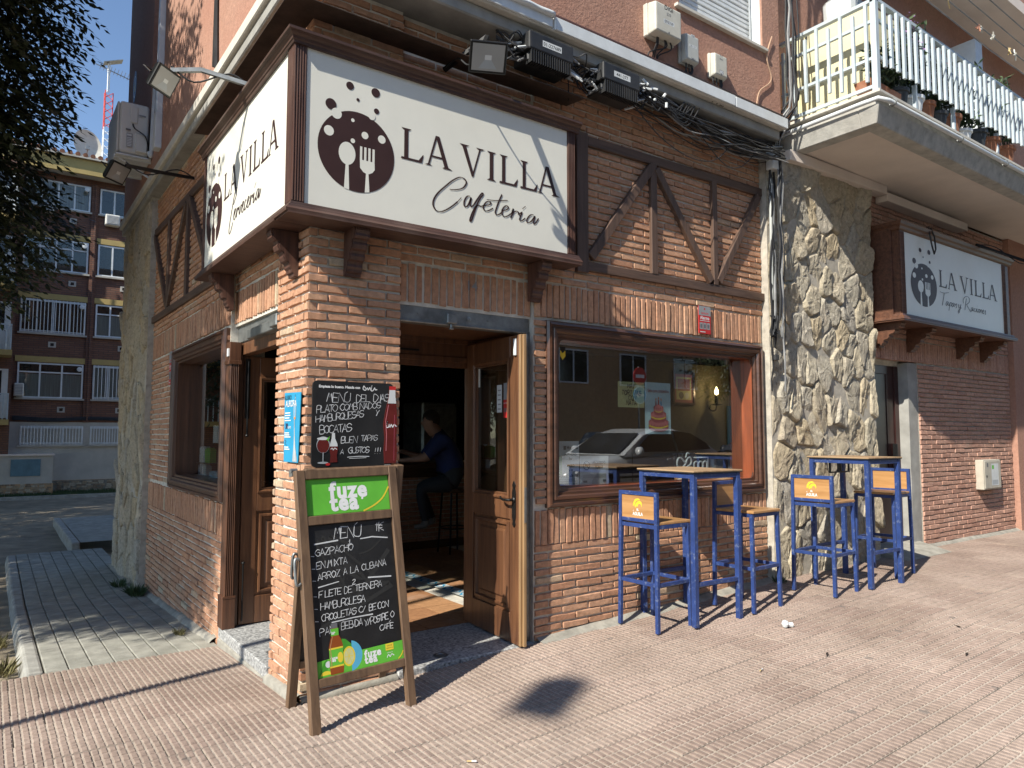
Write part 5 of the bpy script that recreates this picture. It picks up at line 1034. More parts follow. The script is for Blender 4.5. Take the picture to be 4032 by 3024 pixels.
def make_table():
    t = thing('bar_table', '', 'table', (0,0,0), 0, 'tall blue bar tables'); a, c, w_ = .235, .265, .04
    for sx in (-1,1):
        for sy in (-1,1): b = MB(); b.box((sx*a-w_/2,sy*c-w_/2,0),(sx*a+w_/2,sy*c+w_/2,1.098)); b.build('leg', M['blue'], t, bevel=.003)
    b = MB()
    for s in (-1,1): b.beam((-a+w_/2,s*c,1.078),(a-w_/2,s*c,1.078),.034,.036); b.beam((s*a,-c+w_/2,1.078),(s*a,c-w_/2,1.078),.034,.036)
    b.build('apron', M['blue'], t, bevel=.002)
    for s in (-1,1): b = MB(); b.beam((-a+w_/2,s*c,.30),(a-w_/2,s*c,.30),.028,.03); b.build('stretcher', M['blue'], t, bevel=.002)
    b = MB(); b.box((-a-.03,-c-.03,1.1),(a+.03,c+.03,1.107)); b.build('top_edge', M['black_plastic'], t)
    for k in range(6):
        x0 = -a-.032+k*(2*a+.064)/6; b = MB(); b.box((x0+.0008,-c-.032,1.1075),(x0+(2*a+.064)/6-.0008,c+.032,1.118)); b.build('plank', M['plyx'], t, bevel=.0015)
    return t
T0 = make_table()
for i, (x, y, r, lb) in enumerate(((2.945,-.295,-.05,'tall blue table with wooden top in front of the window'),(4.93,-.53,-.05,'tall blue table with wooden top in front of the stone pilaster'))):
    o = T0 if i == 0 else copy_tree(T0); o.location = (x,y,gz(x,0)+.006); o.rotation_euler = (0,0,r); o['label'] = lb
b = MB(); b.beam((-.16,0,0),(.16,0,0),.02,.012); b.beam((-.16,0,-.09),(.16,0,-.09),.02,.012)
for x in (-.16,-.02,.02,.16): b.beam((x,0,0),(x,0,-.09),.012,.02)
o = one('hanging_rack', b, M['black_metal'], 'small black metal rack hanging under the second tall table', 'rack'); o.location = (4.98,-.36,1.245)
# ================================================================ PAVEMENT SIGN (A-board)
AB = thing('pavement_sign', 'wooden folding blackboard stand with green drink panels in front of the pier', 'sign', (-.074,-.462,0))
u_, v_, n_ = Vector((.996,.089,.012)), Vector((-.031,.169,.985)), Vector((.085,-.982,.171)); v_ = (v_-u_*v_.dot(u_)/u_.dot(u_)).normalized(); u_.normalize(); n_ = u_.cross(v_)
def AP(u, v, t): return u_*u+v_*v+n_*t
def bar(nm, u0, u1, v0, v1, t0, t1, par=AB, P=AP, m='frame_w'):
    b = MB(); b.hexa([P(u0,v0,t0),P(u1,v0,t0),P(u1,v1,t0),P(u0,v1,t0),P(u0,v0,t1),P(u1,v0,t1),P(u1,v1,t1),P(u0,v1,t1)]); return b.build(nm, M[m], par, bevel=.003)
bar('leg', -.03, .02, 0, 1.325, -.02, .02); bar('leg', .535, .585, 0, 1.325, -.02, .02)
bar('top_rail', .0205, .5345, 1.275, 1.325, -.018, .018); bar('middle_rail', .0205, .5345, 1.03, 1.078, -.018, .018); bar('bottom_rail', .0205, .5345, .215, .258, -.018, .018)
bp = bar('chalk_panel', .0205, .5345, .258, 1.03, -.008, .004, m='board'); gp = bar('top_panel', .0205, .5345, 1.078, 1.275, -.008, .004, m='green')
# rear half
w2 = Vector((.0,-.155,.987)).normalized(); n2 = u_.cross(w2); o2 = Vector((.022,.435,0))
def AQ(u, v, t): return o2+u_*u+w2*v+n2*t
bar('rear_leg', -.03, .02, 0, 1.33, -.018, .018, P=AQ); bar('rear_leg', .535, .585, 0, 1.33, -.018, .018, P=AQ); bar('rear_rail', .0205, .5345, 1.28, 1.328, -.016, .016, P=AQ); bar('rear_rail', .0205, .5345, .215, .258, -.016, .016, P=AQ); bar('rear_panel', .0205, .5345, .258, 1.28, -.006, .006, P=AQ, m='board')
for uu in (-.02,.56):
    b = MB(); b.lathe([(0,-.018),(.012,-.018),(.012,.018),(0,.018)], AP(uu,1.33,-.03), 10, axis=tuple(u_)); b.hexa([AP(uu-.015,1.30,-.021),AP(uu+.015,1.30,-.021),AP(uu+.015,1.332,-.021),AP(uu-.015,1.332,-.021),AP(uu-.015,1.30,-.06),AP(uu+.015,1.30,-.06),AP(uu+.015,1.332,-.06),AP(uu-.015,1.332,-.06)]); b.build('hinge', M['galv'], AB)
b = MB(); b.tube(cat([AP(-.031,.86,0),AP(-.055,.865,0),AP(-.06,.80,0),AP(-.055,.735,0),AP(-.031,.74,0)],5), .008, 7); b.build('handle', M['galv'], AB, smooth=True)
b = MB(); b.tube(cat([AQ(-.031,.86,0),AQ(-.055,.865,0),AQ(-.06,.80,0),AQ(-.055,.735,0),AQ(-.031,.74,0)],5), .008, 7); b.build('handle', M['galv'], AB, smooth=True)
def fuze(fl, x, y, s, m):
    for ch, dx in zip('fuze', (0,.40,1.04,1.58)): fl.text(ch, x+dx*s, y+.62*s, 1.15*s, m, bold=.045)
    for ch, dx in zip('tea', (0,.46,1.08)): fl.text(ch, x+dx*s, y, 1.15*s, m, bold=.045)
fl = Flat(AP(0,0,.0042), u_, v_, n_); fuze(fl, .162, 1.10, .107, M['white']); fl.disc(.358,1.155,.007,M['white'],n=10); fl.curve([(.36,1.083),(.43,1.11),(.49,1.15),(.533,1.21)], .009, M['yellow'], sub=6); fl.build('print', gp)
fl = Flat(AP(0,0,.0042), u_, v_, n_); CK = M['chalk']; random.seed(21)
sm = flatmat('chalk_smudge', (.026,.026,.026), .9)
for k in range(9): fl.curve([(random.uniform(.05,.5),random.uniform(.45,1.0)) for q in range(3)], random.uniform(.008,.03), sm, sub=4)
W = .0037
fl.chalk('MENU', .165, .945, .062, W, CK, .66); fl.stroke([(.30,1.012),(.318,1.024)], W, CK); fl.chalk('11e', .415, .962, .05, W, CK, .62)
for p in ([(.051,.93),(.192,.938)],[(.325,.932),(.40,.936),(.499,.921)],[(.058,.707),(.179,.722)],[(.354,.719),(.501,.707)],[(.121,.52),(.25,.524),(.367,.522)]): fl.stroke(p, .006, CK, wob=.3)
fl.chalk('1', .248, .905, .03, W*.8, CK); fl.stroke([(.24,.905),(.272,.907)], W*.8, CK)
for t, x, y, s, ad, sl_ in (('GAZPACHO',.055,.866,.036,.78,.05),('EN.MIXTA',.055,.80,.036,.74,.05),('ARROZ A LA CUBANA',.06,.742,.033,.80,.07),('FILETE DE TERNERA',.058,.652,.034,.70,.02),('HAMBURQUESA',.063,.59,.036,.66,.02),('CROQUETAS C/ BEICON',.064,.534,.033,.68,.03),('PAN',.05,.462,.036,.8,.1),('BEBIDA',.172,.474,.035,.66,.02),('Y/POSTRE O',.31,.467,.034,.54,.1),('CAFE',.40,.428,.03,.72,.0)):
    fl.chalk(t, x, y, s, W*.85, CK, ad, sl_)
for y in (.871,.806,.745,.665,.602,.54): fl.stroke([(.028,y),(.047,y-.003)], W*.8, CK)
fl.chalk('2', .255, .695, .026, W*.8, CK); fl.stroke([(.46,.462),(.472,.472)], W*.7, CK)
# printed foot of the board: green band, bottle, lemon, leaf
fl.rect(.021,.259,.534,.330,M['green']); fl.poly([(.021,.33),(.534,.33),(.534,.355),(.25,.352),(.021,.34)], M['green'])
fl.disc(.205,.335,.078,M['cyan2'],a0=-pi*.45,a1=pi*.42,n=20); fl.poly([(.168,.43),(.19,.425),(.222,.395),(.228,.36),(.19,.35),(.172,.38)], M['green2']); fl.disc(.205,.335,.036,M['yellow'],ry=.05); fl.disc(.205,.335,.028,M['paleyel'],ry=.04)
for k in range(6): fl.stroke([(.205,.335),(.205+.026*cos(k*1.05),.335+.037*sin(k*1.05))], .0025, M['yellow'])
fl.poly([(.03,.27),(.06,.33),(.08,.345),(.085,.31),(.07,.268)], M['green2']); fl.disc(.07,.268,.03,M['yellow'],ry=.02,a0=0,a1=pi,n=12); fl.disc(.085,.318,.016,M['pale'])
fl.poly([(.096,.262),(.168,.262),(.174,.30),(.174,.40),(.165,.43),(.153,.455),(.15,.49),(.113,.49),(.112,.455),(.103,.43),(.094,.40),(.092,.30)], M['amber']); fl.poly([(.113,.49),(.15,.49),(.15,.515),(.113,.515)], M['midgrey']); fl.rect(.110,.452,.154,.488,M['green']); fl.rect(.094,.30,.173,.385,M['green']); fl.rect(.094,.385,.173,.393,M['yellow']); fl.rect(.094,.296,.173,.304,M['yellow']); fl.disc(.155,.34,.016,M['yellow'],ry=.026); fuze(fl, .100, .325, .018, M['white']); fuze(fl, .113, .460, .010, M['white']); fl.stroke([(.104,.30),(.102,.40),(.118,.45)], .004, flatmat('bottle_gleam', (.5,.25,.12)))
fuze(fl, .295, .277, .047, M['white']); fl.rect(.425,.318,.475,.353,M['yellow']); fl.text('SABOR', .45, .338, .011, M['black'], align='CENTER'); fl.text('ORIGINAL', .45, .326, .009, M['black'], align='CENTER'); fl.curve([(.43,.281),(.44,.295),(.45,.283),(.46,.295),(.475,.285)], .004, M['white']); fl.text('DISFRUTA', .45, .302, .008, M['white'], align='CENTER'); fl.curve([(.50,.262),(.522,.28),(.533,.30)], .006, M['yellow']); fl.build('writing', bp)
# ================================================================ MENU BLACKBOARD ON THE PIER, POSTER
CBD = thing('menu_blackboard', 'black chalk menu board with cola bottle fixed to the brick pier', 'blackboard', (.29,-.01,1.30))
def FP(u, o, z): return Vector((u-.29,-o+.01,z-1.30))
bb = MB(); R_ = .03; pts = []
for cx, cz_, a0 in ((.545-R_,1.812-R_,0),(.032+R_,1.812-R_,pi/2),(.032+R_,1.31+R_,pi),(.545-R_,1.31+R_,1.5*pi)): pts += [(cx+R_*cos(a0+a),cz_+R_*sin(a0+a)) for a in fr(0,pi/2,5)]
bb.prism(pts, lambda p,q,t: FP(p,t,q), .012, .024); bd = bb.build('board', M['board'], CBD)
bb = MB(); bot = [(.515,1.775),(.555,1.775),(.556,1.73),(.566,1.66),(.572,1.56),(.566,1.48),(.572,1.40),(.566,1.325),(.488,1.325),(.482,1.40),(.487,1.48),(.478,1.56),(.49,1.64),(.512,1.73)]
bb.prism(bot, lambda p,q,t: FP(p,t,q), .0245, .028); bt = bb.build('bottle_cutout', M['cola'], CBD)
fl = Flat(FP(0,.0282,0), (1,0,0), (0,0,1), (0,-1,0)); fl.poly([(.515,1.775),(.555,1.775),(.556,1.73),(.562,1.69),(.504,1.69),(.512,1.73)], M['pale']); fl.rect(.513,1.772,.558,1.795,M['red']); fl.curve([(.498,1.555),(.505,1.58),(.496,1.545),(.512,1.545),(.516,1.56),(.522,1.545),(.53,1.56),(.54,1.545),(.55,1.56),(.565,1.548)], .006, M['white']); fl.stroke([(.497,1.40),(.499,1.50),(.492,1.58),(.51,1.68)], .005, M['pink']); fl.stroke([(.55,1.34),(.552,1.62)], .004, M['pink2']); fl.build('bottle_print', bt)
fl = Flat(FP(0,.0242,0), (1,0,0), (0,0,1), (0,-1,0)); random.seed(5)
fl.text('Empieza lo bueno. Mezcla con', .068, 1.772, .021, M['white'], bold=.04); fl.curve([(.36,1.775),(.348,1.79),(.343,1.772),(.358,1.765),(.37,1.78),(.376,1.768),(.386,1.782),(.39,1.768),(.40,1.795),(.395,1.765),(.408,1.765),(.418,1.782),(.422,1.77),(.435,1.772)], .005, M['white'])
for t, x, y, s, ad, sl_ in (('MENU',.115,1.688,.052,.70,.02),('DEL DIAS',.30,1.692,.043,.70,.05),('PLATO',.058,1.622,.042,.58,.10),('COMBINADOS',.20,1.64,.038,.73,.07),('HAMBURQUESAS',.053,1.566,.04,.62,.13),('Y',.425,1.612,.036,.7,0),('BOCATAS',.077,1.502,.046,.60,.08),('BUEN',.208,1.448,.038,.66,.03),('TAPAS',.333,1.460,.034,.62,.02),('A',.205,1.383,.03,.7,0),('GUSTOS',.254,1.388,.036,.60,.02),('!!!',.413,1.384,.036,1.0,0)): fl.chalk(t, x, y, s, .0034, CK, ad, sl_)
fl.stroke([(.23,1.742),(.245,1.752)], .004, CK); fl.stroke([(.249,1.366),(.32,1.37),(.389,1.368)], .0045, CK); fl.stroke([(.26,1.358),(.37,1.361)], .003, CK)
fl.disc(.10,1.44,.040,M['silver'],ry=.048); fl.disc(.10,1.435,.037,M['cola'],ry=.042); fl.disc(.10,1.475,.038,M['pale'],ry=.008); fl.rect(.098,1.34,.103,1.395,M['silver']); fl.disc(.10,1.336,.032,M['silver'],ry=.006); fl.poly([(.118,1.47),(.14,1.49),(.132,1.46)], M['green']); 
fl.poly([(.152,1.508),(.17,1.508),(.172,1.475),(.186,1.445),(.19,1.41),(.184,1.38),(.188,1.338),(.142,1.336),(.145,1.38),(.138,1.41),(.142,1.445),(.15,1.475)], M['cola']); fl.poly([(.152,1.508),(.17,1.508),(.172,1.475),(.186,1.445),(.188,1.43),(.140,1.43),(.142,1.445),(.15,1.475)], M['pale']); fl.curve([(.146,1.413),(.155,1.42),(.162,1.41),(.17,1.42),(.184,1.412)], .004, M['white']); fl.disc(.13,1.327,.014,M['red'],ry=.008); fl.build('writing', bd)
PO = MB(); PO.hexa([FB(.045,.008,1.745),FB(.335,.006,1.752),FB(.335,.010,1.752),FB(.045,.012,1.745),FB(.075,.008,1.335),FB(.33,.006,1.335),FB(.33,.010,1.335),FB(.075,.012,1.335)]); PO = one('poster', PO, M['skyblue'], 'bright blue event poster stuck on the side of the pier', 'poster')
fl = Flat(FB(.335,.0125,1.335), (0,-1,0), (0,0,1), (-1,0,0)); fl.text('KURRO', .01, .372, .04, M['black'], sx=.9); fl.text('AURORA', .03, .33, .055, M['white'], bold=.01, sx=.85)
for y in (.29,.275,.26,.245,.17,.158,.146,.085,.073): fl.rect(.02,y,.02+random.uniform(.06,.11),y+.006,M['white'])
fl.text('30', .03, .20, .045, M['navy'], bold=.03); fl.text('euro', .075, .20, .03, M['white']); fl.curve([(.02,.13),(.05,.125),(.03,.11),(.06,.10)], .003, M['navy'])
fl.poly([(.17,.005),(.245,.005),(.24,.03),(.215,.09),(.2,.17),(.195,.25),(.185,.25),(.19,.16),(.185,.09),(.175,.04)], M['silver']); fl.disc(.195,.30,.022,M['silver'],ry=.05); fl.disc(.195,.30,.014,M['skyblue'],ry=.04); fl.stroke([(.195,.25),(.195,.35)], .004, M['white']); fl.disc(.195,.26,.014,M['orange'],ry=.008); fl.stroke([(.195,.345),(.2,.40)], .004, M['navy']); fl.disc(.2,.38,.006,M['silver']); fl.stroke([(.205,.01),(.2,.09),(.193,.2)], .003, M['white']); fl.build('print', PO)
# house number, alarm plaques, meter box
fl = Flat((1.10,.030,2.475), (1,0,0), (0,0,1), (0,-1,0)); fl.text('14', 0, 0, .095, M['grey'], bold=.01); tag(fl.build('house_number'), 'grey metal house number over the front door', 'house number')
def plaque(F, u0, z0, w_, h_, label, flip):
    b = MB(); b.fbox(F, u0, u0+w_, .006, .012, z0, z0+h_); p = one('alarm_plaque', b, M['red'], label, 'plaque', bevel=.001); p['group'] = 'alarm plaques'
    uu = (F(1,0,0)-F(0,0,0))*(-1 if flip else 1); fl = Flat(F(u0+(w_ if flip else 0),.0124,z0), uu, (0,0,1), F(0,1,0)-F(0,0,0))
    fl.rect(0,h_*.66,w_,h_,M['grey']); fl.disc(w_/2,h_*.90,.010,M['red'],n=6); fl.text('verisure', w_/2, h_*.71, w_*.19, M['red'], bold=.02, align='CENTER'); fl.text('Alarma', w_/2, h_*.52, w_*.26, M['white'], bold=.02, align='CENTER'); fl.rect(w_*.1,h_*.46,w_*.9,h_*.48,M['pale'])
    for k in range(3): fl.rect(w_*(.08+k*.29),h_*.16,w_*(.34+k*.29),h_*.40,M['grey']); fl.rect(w_*(.13+k*.29),h_*.2,w_*(.29+k*.29),h_*.34,M['midgrey'])
    fl.rect(w_*.1,h_*.05,w_*.55,h_*.08,M['pale']); fl.build('print', p)
plaque(FA, 3.437, 2.372, .16, .24, 'red and grey alarm plaque above the right end of the front window', False)
plaque(FB, 3.80, 2.0, .15, .34, 'red alarm plaque on the side wall left of the side window', True)
M['meter'] = mat('meter_paint', (.50,.46,.38), .6, var=.1, scale=8)
MT = thing('meter_box', 'cream metal meter cabinet on the right brick wall', 'meter box', (9.08,0,.80)); b = MB(); b.box((-.26,-.09,0),(.26,.02,.38)); b.build('case', M['meter'], MT, bevel=.006); b = MB(); b.box((-.245,-.10,.015),(.245,-.091,.365)); b.build('door', M['meter'], MT, bevel=.004)
fl = Flat((-.25,-.1012,0), (1,0,0), (0,0,1), (0,-1,0)); fl.rect(.07,.29,.11,.34,M['midgrey']); fl.disc(.06,.17,.018,M['black'],n=12); fl.rect(.2,.05,.42,.33,M['pale']); fl.rect(.22,.26,.28,.31,M['green']); fl.rect(.22,.06,.40,.12,M['silver']); fl.build('sticker', MT)
# ================================================================ NOTICES IN THE FRONT WINDOW
def sheetthing(name, x0, z0, w_, h_, m, label, y=.145, cat_='notice'):
    b = MB(); n = 6; vs = []
    for k, t in enumerate((0,.0008)):
        for j in (0,1):
            for i in range(n+1): vs.append((x0+w_*i/n, y+t+.004*sin(i*1.3+x0*5)*(1 if j == 0 else .3), z0+h_*j))
    N1 = n+1; fs = [(i,i+1,N1+i+1,N1+i) for i in range(n)]+[(2*N1+i,2*N1+i+1,3*N1+i+1,3*N1+i) for i in range(n)]; b.add(vs, fs); o = one(name, b, m, label, cat_); return o, Flat((x0,y-.0052,z0), (1,0,0), (0,0,1), (0,-1,0))
random.seed(11)
o, fl = sheetthing('notice', 2.623, 1.722, .302, .208, M['paleyel'], 'yellow handwritten note about pancakes taped inside the front window')
for t, x, y in (('HAY',.10,.155),('TORTITAS',.035,.10),('CON',.11,.06),('NATA',.085,.018)): fl.chalk(t, x, y, .038, .006, M['black'], .80, 0, .03, .1)
fl.build('handwriting', o)
o, fl = sheetthing('cake_poster', 2.933, 1.505, .308, .432, M['ltblue'], 'pale blue birthday cake poster taped inside the front window', cat_='poster')
fl.text('Salón para cumpleaños', .154, .35, .040, M['pink2'], bold=.01, align='CENTER', sx=.70)
for cy, rx, hh in ((.06,.118,.07),(.135,.092,.055),(.195,.058,.04)):
    fl.disc(.154,cy-.01,rx,M['pink2'],ry=.03); fl.rect(.154-rx,cy-.01,.154+rx,cy+hh*.55,M['pink2']); fl.stroke(cat([(.154-rx,cy+.012),(.154-rx*.5,cy-.004),(.154,cy-.008),(.154+rx*.5,cy-.004),(.154+rx,cy+.012)],4), .013, M['yellow']); fl.disc(.154,cy+hh*.6,rx*1.04,M['pink'],ry=.028)
    for k in range(7): fl.disc(.154-rx+rx*2*(k+.5)/7, cy+hh*.45-.012*sin((k+.5)/7*pi), rx*.13, M['pink'], ry=.018, n=10)
    for k in range(5): fl.disc(.154-rx*.85+rx*1.7*k/4, cy+hh*.75-.012*sin(k/4*pi), .008, M['pink2'], n=8)
for k, mm in ((-1,'pink2'),(0,'red'),(1,'skyblue')): fl.rect(.154+k*.032-.006,.235+(.012 if k == 0 else 0),.154+k*.032+.006,.275+(.012 if k == 0 else 0),M[mm]); fl.disc(.154+k*.032,.29+(.012 if k == 0 else 0),.006,M['orange'],ry=.012,n=10)
fl.build('print', o)
o, fl = sheetthing('licence_notice', 1.90, 1.115, .302, .335, M['pale'], 'white activity licence sheet in the lower left corner of the front window')
fl.text('Móstoles', .175, .275, .036, M['midgrey'], bold=.02, sx=.85); fl.rect(.145,.27,.17,.30,M['midgrey']); fl.rect(.0,.08,.13,.22,M['green2']); fl.text('ACTIVIDAD:', .215, .225, .028, M['black'], bold=.03, align='CENTER', sx=.8); fl.text('Bar', .215, .195, .026, M['black'], bold=.02, align='CENTER'); fl.text('AFORO:', .215, .14, .028, M['black'], bold=.03, align='CENTER', sx=.8); fl.text('65 p.', .215, .112, .024, M['black'], bold=.02, align='CENTER'); fl.text('HORARIO: 6:00 - 2:00', .292, .065, .026, M['black'], bold=.03, align='RIGHT', sx=.8)
for y in (.045,.032,.012): fl.rect(.03,y,.28,y+.004,M['grey'])
fl.build('print', o)
o, fl = sheetthing('no_smoking_notice', 2.211, 1.112, .30, .222, M['pale'], 'white no-smoking sheet standing inside the front window')
fl.disc(.065,.15,.034,M['black']); fl.disc(.065,.15,.029,M['pale']); fl.rect(.045,.145,.085,.153,M['black']); fl.stroke([(.045,.17),(.085,.13)], .006, M['black']); fl.text('PROHIBIDO', .195, .16, .030, M['black'], bold=.025, align='CENTER', sx=.85); fl.text('FUMAR', .195, .125, .030, M['black'], bold=.025, align='CENTER', sx=.85)
for y in (.075,.068,.061,.054): fl.rect(.025,y,.27,y+.0025,M['grey'])
fl.rect(.03,.018,.07,.035,M['midgrey']); fl.rect(.235,.02,.27,.038,M['midgrey']); fl.build('print', o)
fl = Flat((2.005,.1275,2.06), (1,0,0), (0,0,1), (0,-1,0)); fl.poly([(0,.035),(.025,.005),(.052,.035),(.052,.08),(.025,.055),(0,.08)], M['yellow']); fl.rect(0,.075,.052,.105,M['black']); fl.rect(.004,-.01,.05,.006,M['black']); tag(fl.build('arrow_sticker'), 'small yellow and black arrow sticker in the top left window corner', 'sticker')
NS = thing('neon_sign', 'unlit white neon tube sign standing inside the front window', 'neon sign', (3.52,.17,1.10)); NT = mat('neon_tube', (.75,.78,.78), .3, var=.03); M['acry'] = glassmat('clear_acrylic', (.82,.85,.85), .03)
b = MB(); b.box((-.22,.0,.0),(.22,.006,.24)); b.build('back_plate', M['acry'], NS); b = MB()
b.tube(cat([(-.10,-.02,.16),(-.15,-.02,.20),(-.19,-.02,.19),(-.2,-.02,.14),(-.16,-.02,.11),(-.1,-.02,.14),(-.07,-.02,.19),(-.03,-.02,.2),(-.02,-.02,.15),(-.08,-.02,.12)],5), .008, 7); b.tube(cat([(-.09,-.02,.20),(-.07,-.02,.24),(-.04,-.02,.235)],4), .007, 7)
for k in range(3): b.tube(cat([(.02+k*.06,-.02,.10),(.02+k*.06,-.02,.15),(.045+k*.06,-.02,.165),(.07+k*.06,-.02,.15),(.07+k*.06,-.02,.10)],4), .007, 7)
b.tube([(-.205,-.02,.02),(.205,-.02,.02),(.205,-.02,.20),(.02,-.02,.20)], .007, 7); b.tube([(-.205,-.02,.02),(-.205,-.02,.1)], .007, 7); b.build('tube', NT, NS, smooth=True)
# roller blind box behind the window
b = MB(); b.box((1.95,.30,2.16),(4.2,.42,2.30)); one('blind_box', b, M['int_dark'], 'dark rolled blind box at the top inside the front window', 'blind')
# bar tables inside, wall lamp, framed picture
for (x,y,lb) in ((3.0,1.15,'dark cafe table just inside the front window'),(4.3,1.4,'dark cafe table at the right inside the front window')):
    t = thing('cafe_table', lb, 'table', (x,y,.06), .1); M['dkw'] = wood('dark_cafe_wood', (.10,.06,.035), (.05,.03,.02), 'x', .4); b = MB(); b.box((-.35,-.35,.72),(.35,.35,.75)); b.build('top', M['dkw'], t, bevel=.006); b = MB(); b.tube([(0,0,.02),(0,0,.72)], .035, 10); b.build('column', M['black_metal'], t); b = MB(); b.beam((-.3,0,.02),(.3,0,.02),.06,.04); b.beam((0,-.3,.02),(0,.3,.02),.06,.04); b.build('foot', M['black_metal'], t)
WLP = thing('wall_lamp', 'lit candle wall lamp on the interior wall seen through the window', 'lamp', (8.62,3.9,2.12)); 
em, nt_, p_ = newmat('candle_bulb'); p_.inputs['Emission Color'].default_value = (1,.75,.35,1); p_.inputs['Emission Strength'].default_value = 8; p_.inputs['Base Color'].default_value = (.9,.8,.6,1)
b = MB(); b.lathe([(0,0),(.03,.02),(.035,.06),(.02,.11),(0,.15)], (0,0,.06), 12); b.build('bulb', em, WLP, smooth=True); b = MB(); b.lathe([(.02,-.12),(.03,-.1),(.035,.05),(.0,.06)], (0,0,0), 10); b.lathe([(.09,-.11),(.1,-.1),(.03,-.12)], (0,0,0), 12); b.tube(cat([(0,0,-.12),(0,.03,-.2),(0,.12,-.2),(0,.19,-.12)],5), .012, 7); b.build('bracket', M['black_metal'], WLP)
ll = bpy.data.lights.new('wall_lamp_light', 'POINT'); ll.energy = 5; ll.color = (1,.72,.38); ll.shadow_soft_size = .04; lo = bpy.data.objects.new('wall_lamp_light', ll); COL.objects.link(lo); lo.parent = WLP; lo.location = (0,-.12,.12)
PF = MB(); PF.rectloops(lambda u,o,z: Vector((u,4.09-o,z)), 7.72, 8.27, 2.00, 2.56, [(0,0),(0,.02),(.04,.02),(.04,.006)]); PF = one('framed_picture', PF, M['maroon'], 'framed poster on the interior wall beside the candle lamp', 'picture')
fl = Flat((7.76,4.083,2.04), (1,0,0), (0,0,1), (0,-1,0)); fl.rect(0,0,.47,.48,M['pink2']); fl.rect(.05,.05,.42,.43,M['paleyel']); fl.rect(.08,.20,.39,.40,M['pink2']); fl.disc(.17,.12,.06,M['black']); fl.disc(.31,.12,.055,M['pale']); fl.build('print', PF)
# items in the side window
for (y, z, w_, h_, m, lb) in ((3.42,1.23,.05,.14,'pale','white bottle on the upper shelf in the side window'),(3.30,1.23,.05,.14,'pale','second white carton on the upper shelf in the side window'),(3.16,1.23,.09,.13,'green','green box on the upper shelf in the side window'),(3.45,1.10,.06,.10,'silver','grey carton on the sill in the side window'),(3.28,1.10,.07,.10,'pale','white box on the sill in the side window'),(2.95,1.10,.12,.05,'ltblue','flat pale blue box on the sill in the side window'),(2.70,1.10,.12,.06,'pale','flat white box on the sill in the side window')):
    b = MB(); b.box((.2,y-w_,z),(.26,y+w_,z+h_)); b.box((.205,y-w_*.6,z+h_),(.255,y+w_*.6,z+h_+.012)); o = one('carton', b, M[m], lb, 'box', bevel=.004); o['group'] = 'things in the side window'
b = MB(); b.box((.19,3.0,1.215),(.30,3.55,1.228)); one('glass_shelf', b, M['black_metal'], 'thin dark shelf carrying cartons in the side window', 'shelf')
o, fl = sheetthing('phone_notice', 0,0,.3,.16, M['pale'], 'white paper sheet hanging in the side window'); o.rotation_euler = (0,0,-pi/2); o.location = (.06,2.98,1.42)
# small litter on the pavement
def litter(name, P, m, label, cat_, b): o = one(name, b, m, label, cat_); o.location = P; return o
b = MB(); b.lathe([(0,-.028),(.018,-.02),(.026,0),(.02,.02),(0,.028)], (0,0,.026), 10); b.tube([(.015,0,.02),(.055,-.02,.016)], [.014,.018], 8); litter('crumpled_paper', (3.19,-.942,.128), M['white_paint'], 'small crumpled white paper on the pavement near the stools', 'paper', b)
for i, (x,y,a,lb) in enumerate(((2.331,-1.346,.3,'cigarette butt on the pavement below the stools'),(.375,-1.198,-.6,'cigarette butt with yellow filter near the bottom of the picture'))):
    b = MB(); b.tube([(-.022,0,.012),(.0,0,.012)], .004, 7, 0); b.tube([(.0,0,.012),(.022,0,.012)], .004, 7, 1); o = b.build('cigarette_butt', [PEGM[3], M['white']]); o.location = (x,y,gz(x,0)); o.rotation_euler = (0,0,a); tag(o, lb, 'cigarette butt', 'cigarette butts')
for i, (x,y,a,lb) in enumerate(((2.879,-1.445,.4,'long dry brown leaf on the pavement'),(4.059,-1.715,1.0,'dry leaf scrap at the right of the pavement'),(3.5,-2.0,.2,'dark twig on the pavement toward the right'))):
    b = MB(); b.add([(-.05,0,.012),(-.01,.008,.018),(.05,.004,.01),(-.01,-.008,.014)], [(0,1,2,3)]); o = b.build('dry_leaf', M['soil']); o.location = (x,y,gz(x,0)); o.rotation_euler = (0,0,a); tag(o, lb, 'leaf', 'dry leaves')
# ================================================================ INSIDE THE BAR
CT = thing('bar_counter', 'brick-fronted bar counter with dark wooden top inside the doorway', 'counter', (3.2,4.3,.06)); M['dkw2'] = wood('counter_wood', (.12,.06,.03), (.05,.026,.015), 'x', .3)
b = MB(); b.box((-1.9,-.22,0),(1.7,.25,1.02)); b.build('body', M['mortar'], CT)
for k in range(18):
    for i in range(14):
        b = None; x0 = -1.88+i*.25-(k % 2)*.12
        if x0 > 1.4 or x0 < -1.9 or x0 > .4: continue
        o = bpy.data.objects.new('brick', BV['s'][(i+k) % 8]); COL.objects.link(o); o.parent = CT; o.location = (x0+.125,-.215,.03+k*.0555+.028); o.scale = (.238,.02,.045)
b = MB(); b.box((-1.95,-.36,1.02),(1.75,.3,1.08)); b.build('top', M['dkw2'], CT, bevel=.01); b = MB(); b.box((-1.9,-.24,0),(1.7,-.221,.1)); b.box((-1.9,-.26,.9),(1.7,-.221,1.02)); b.build('trim', M['dkw2'], CT)
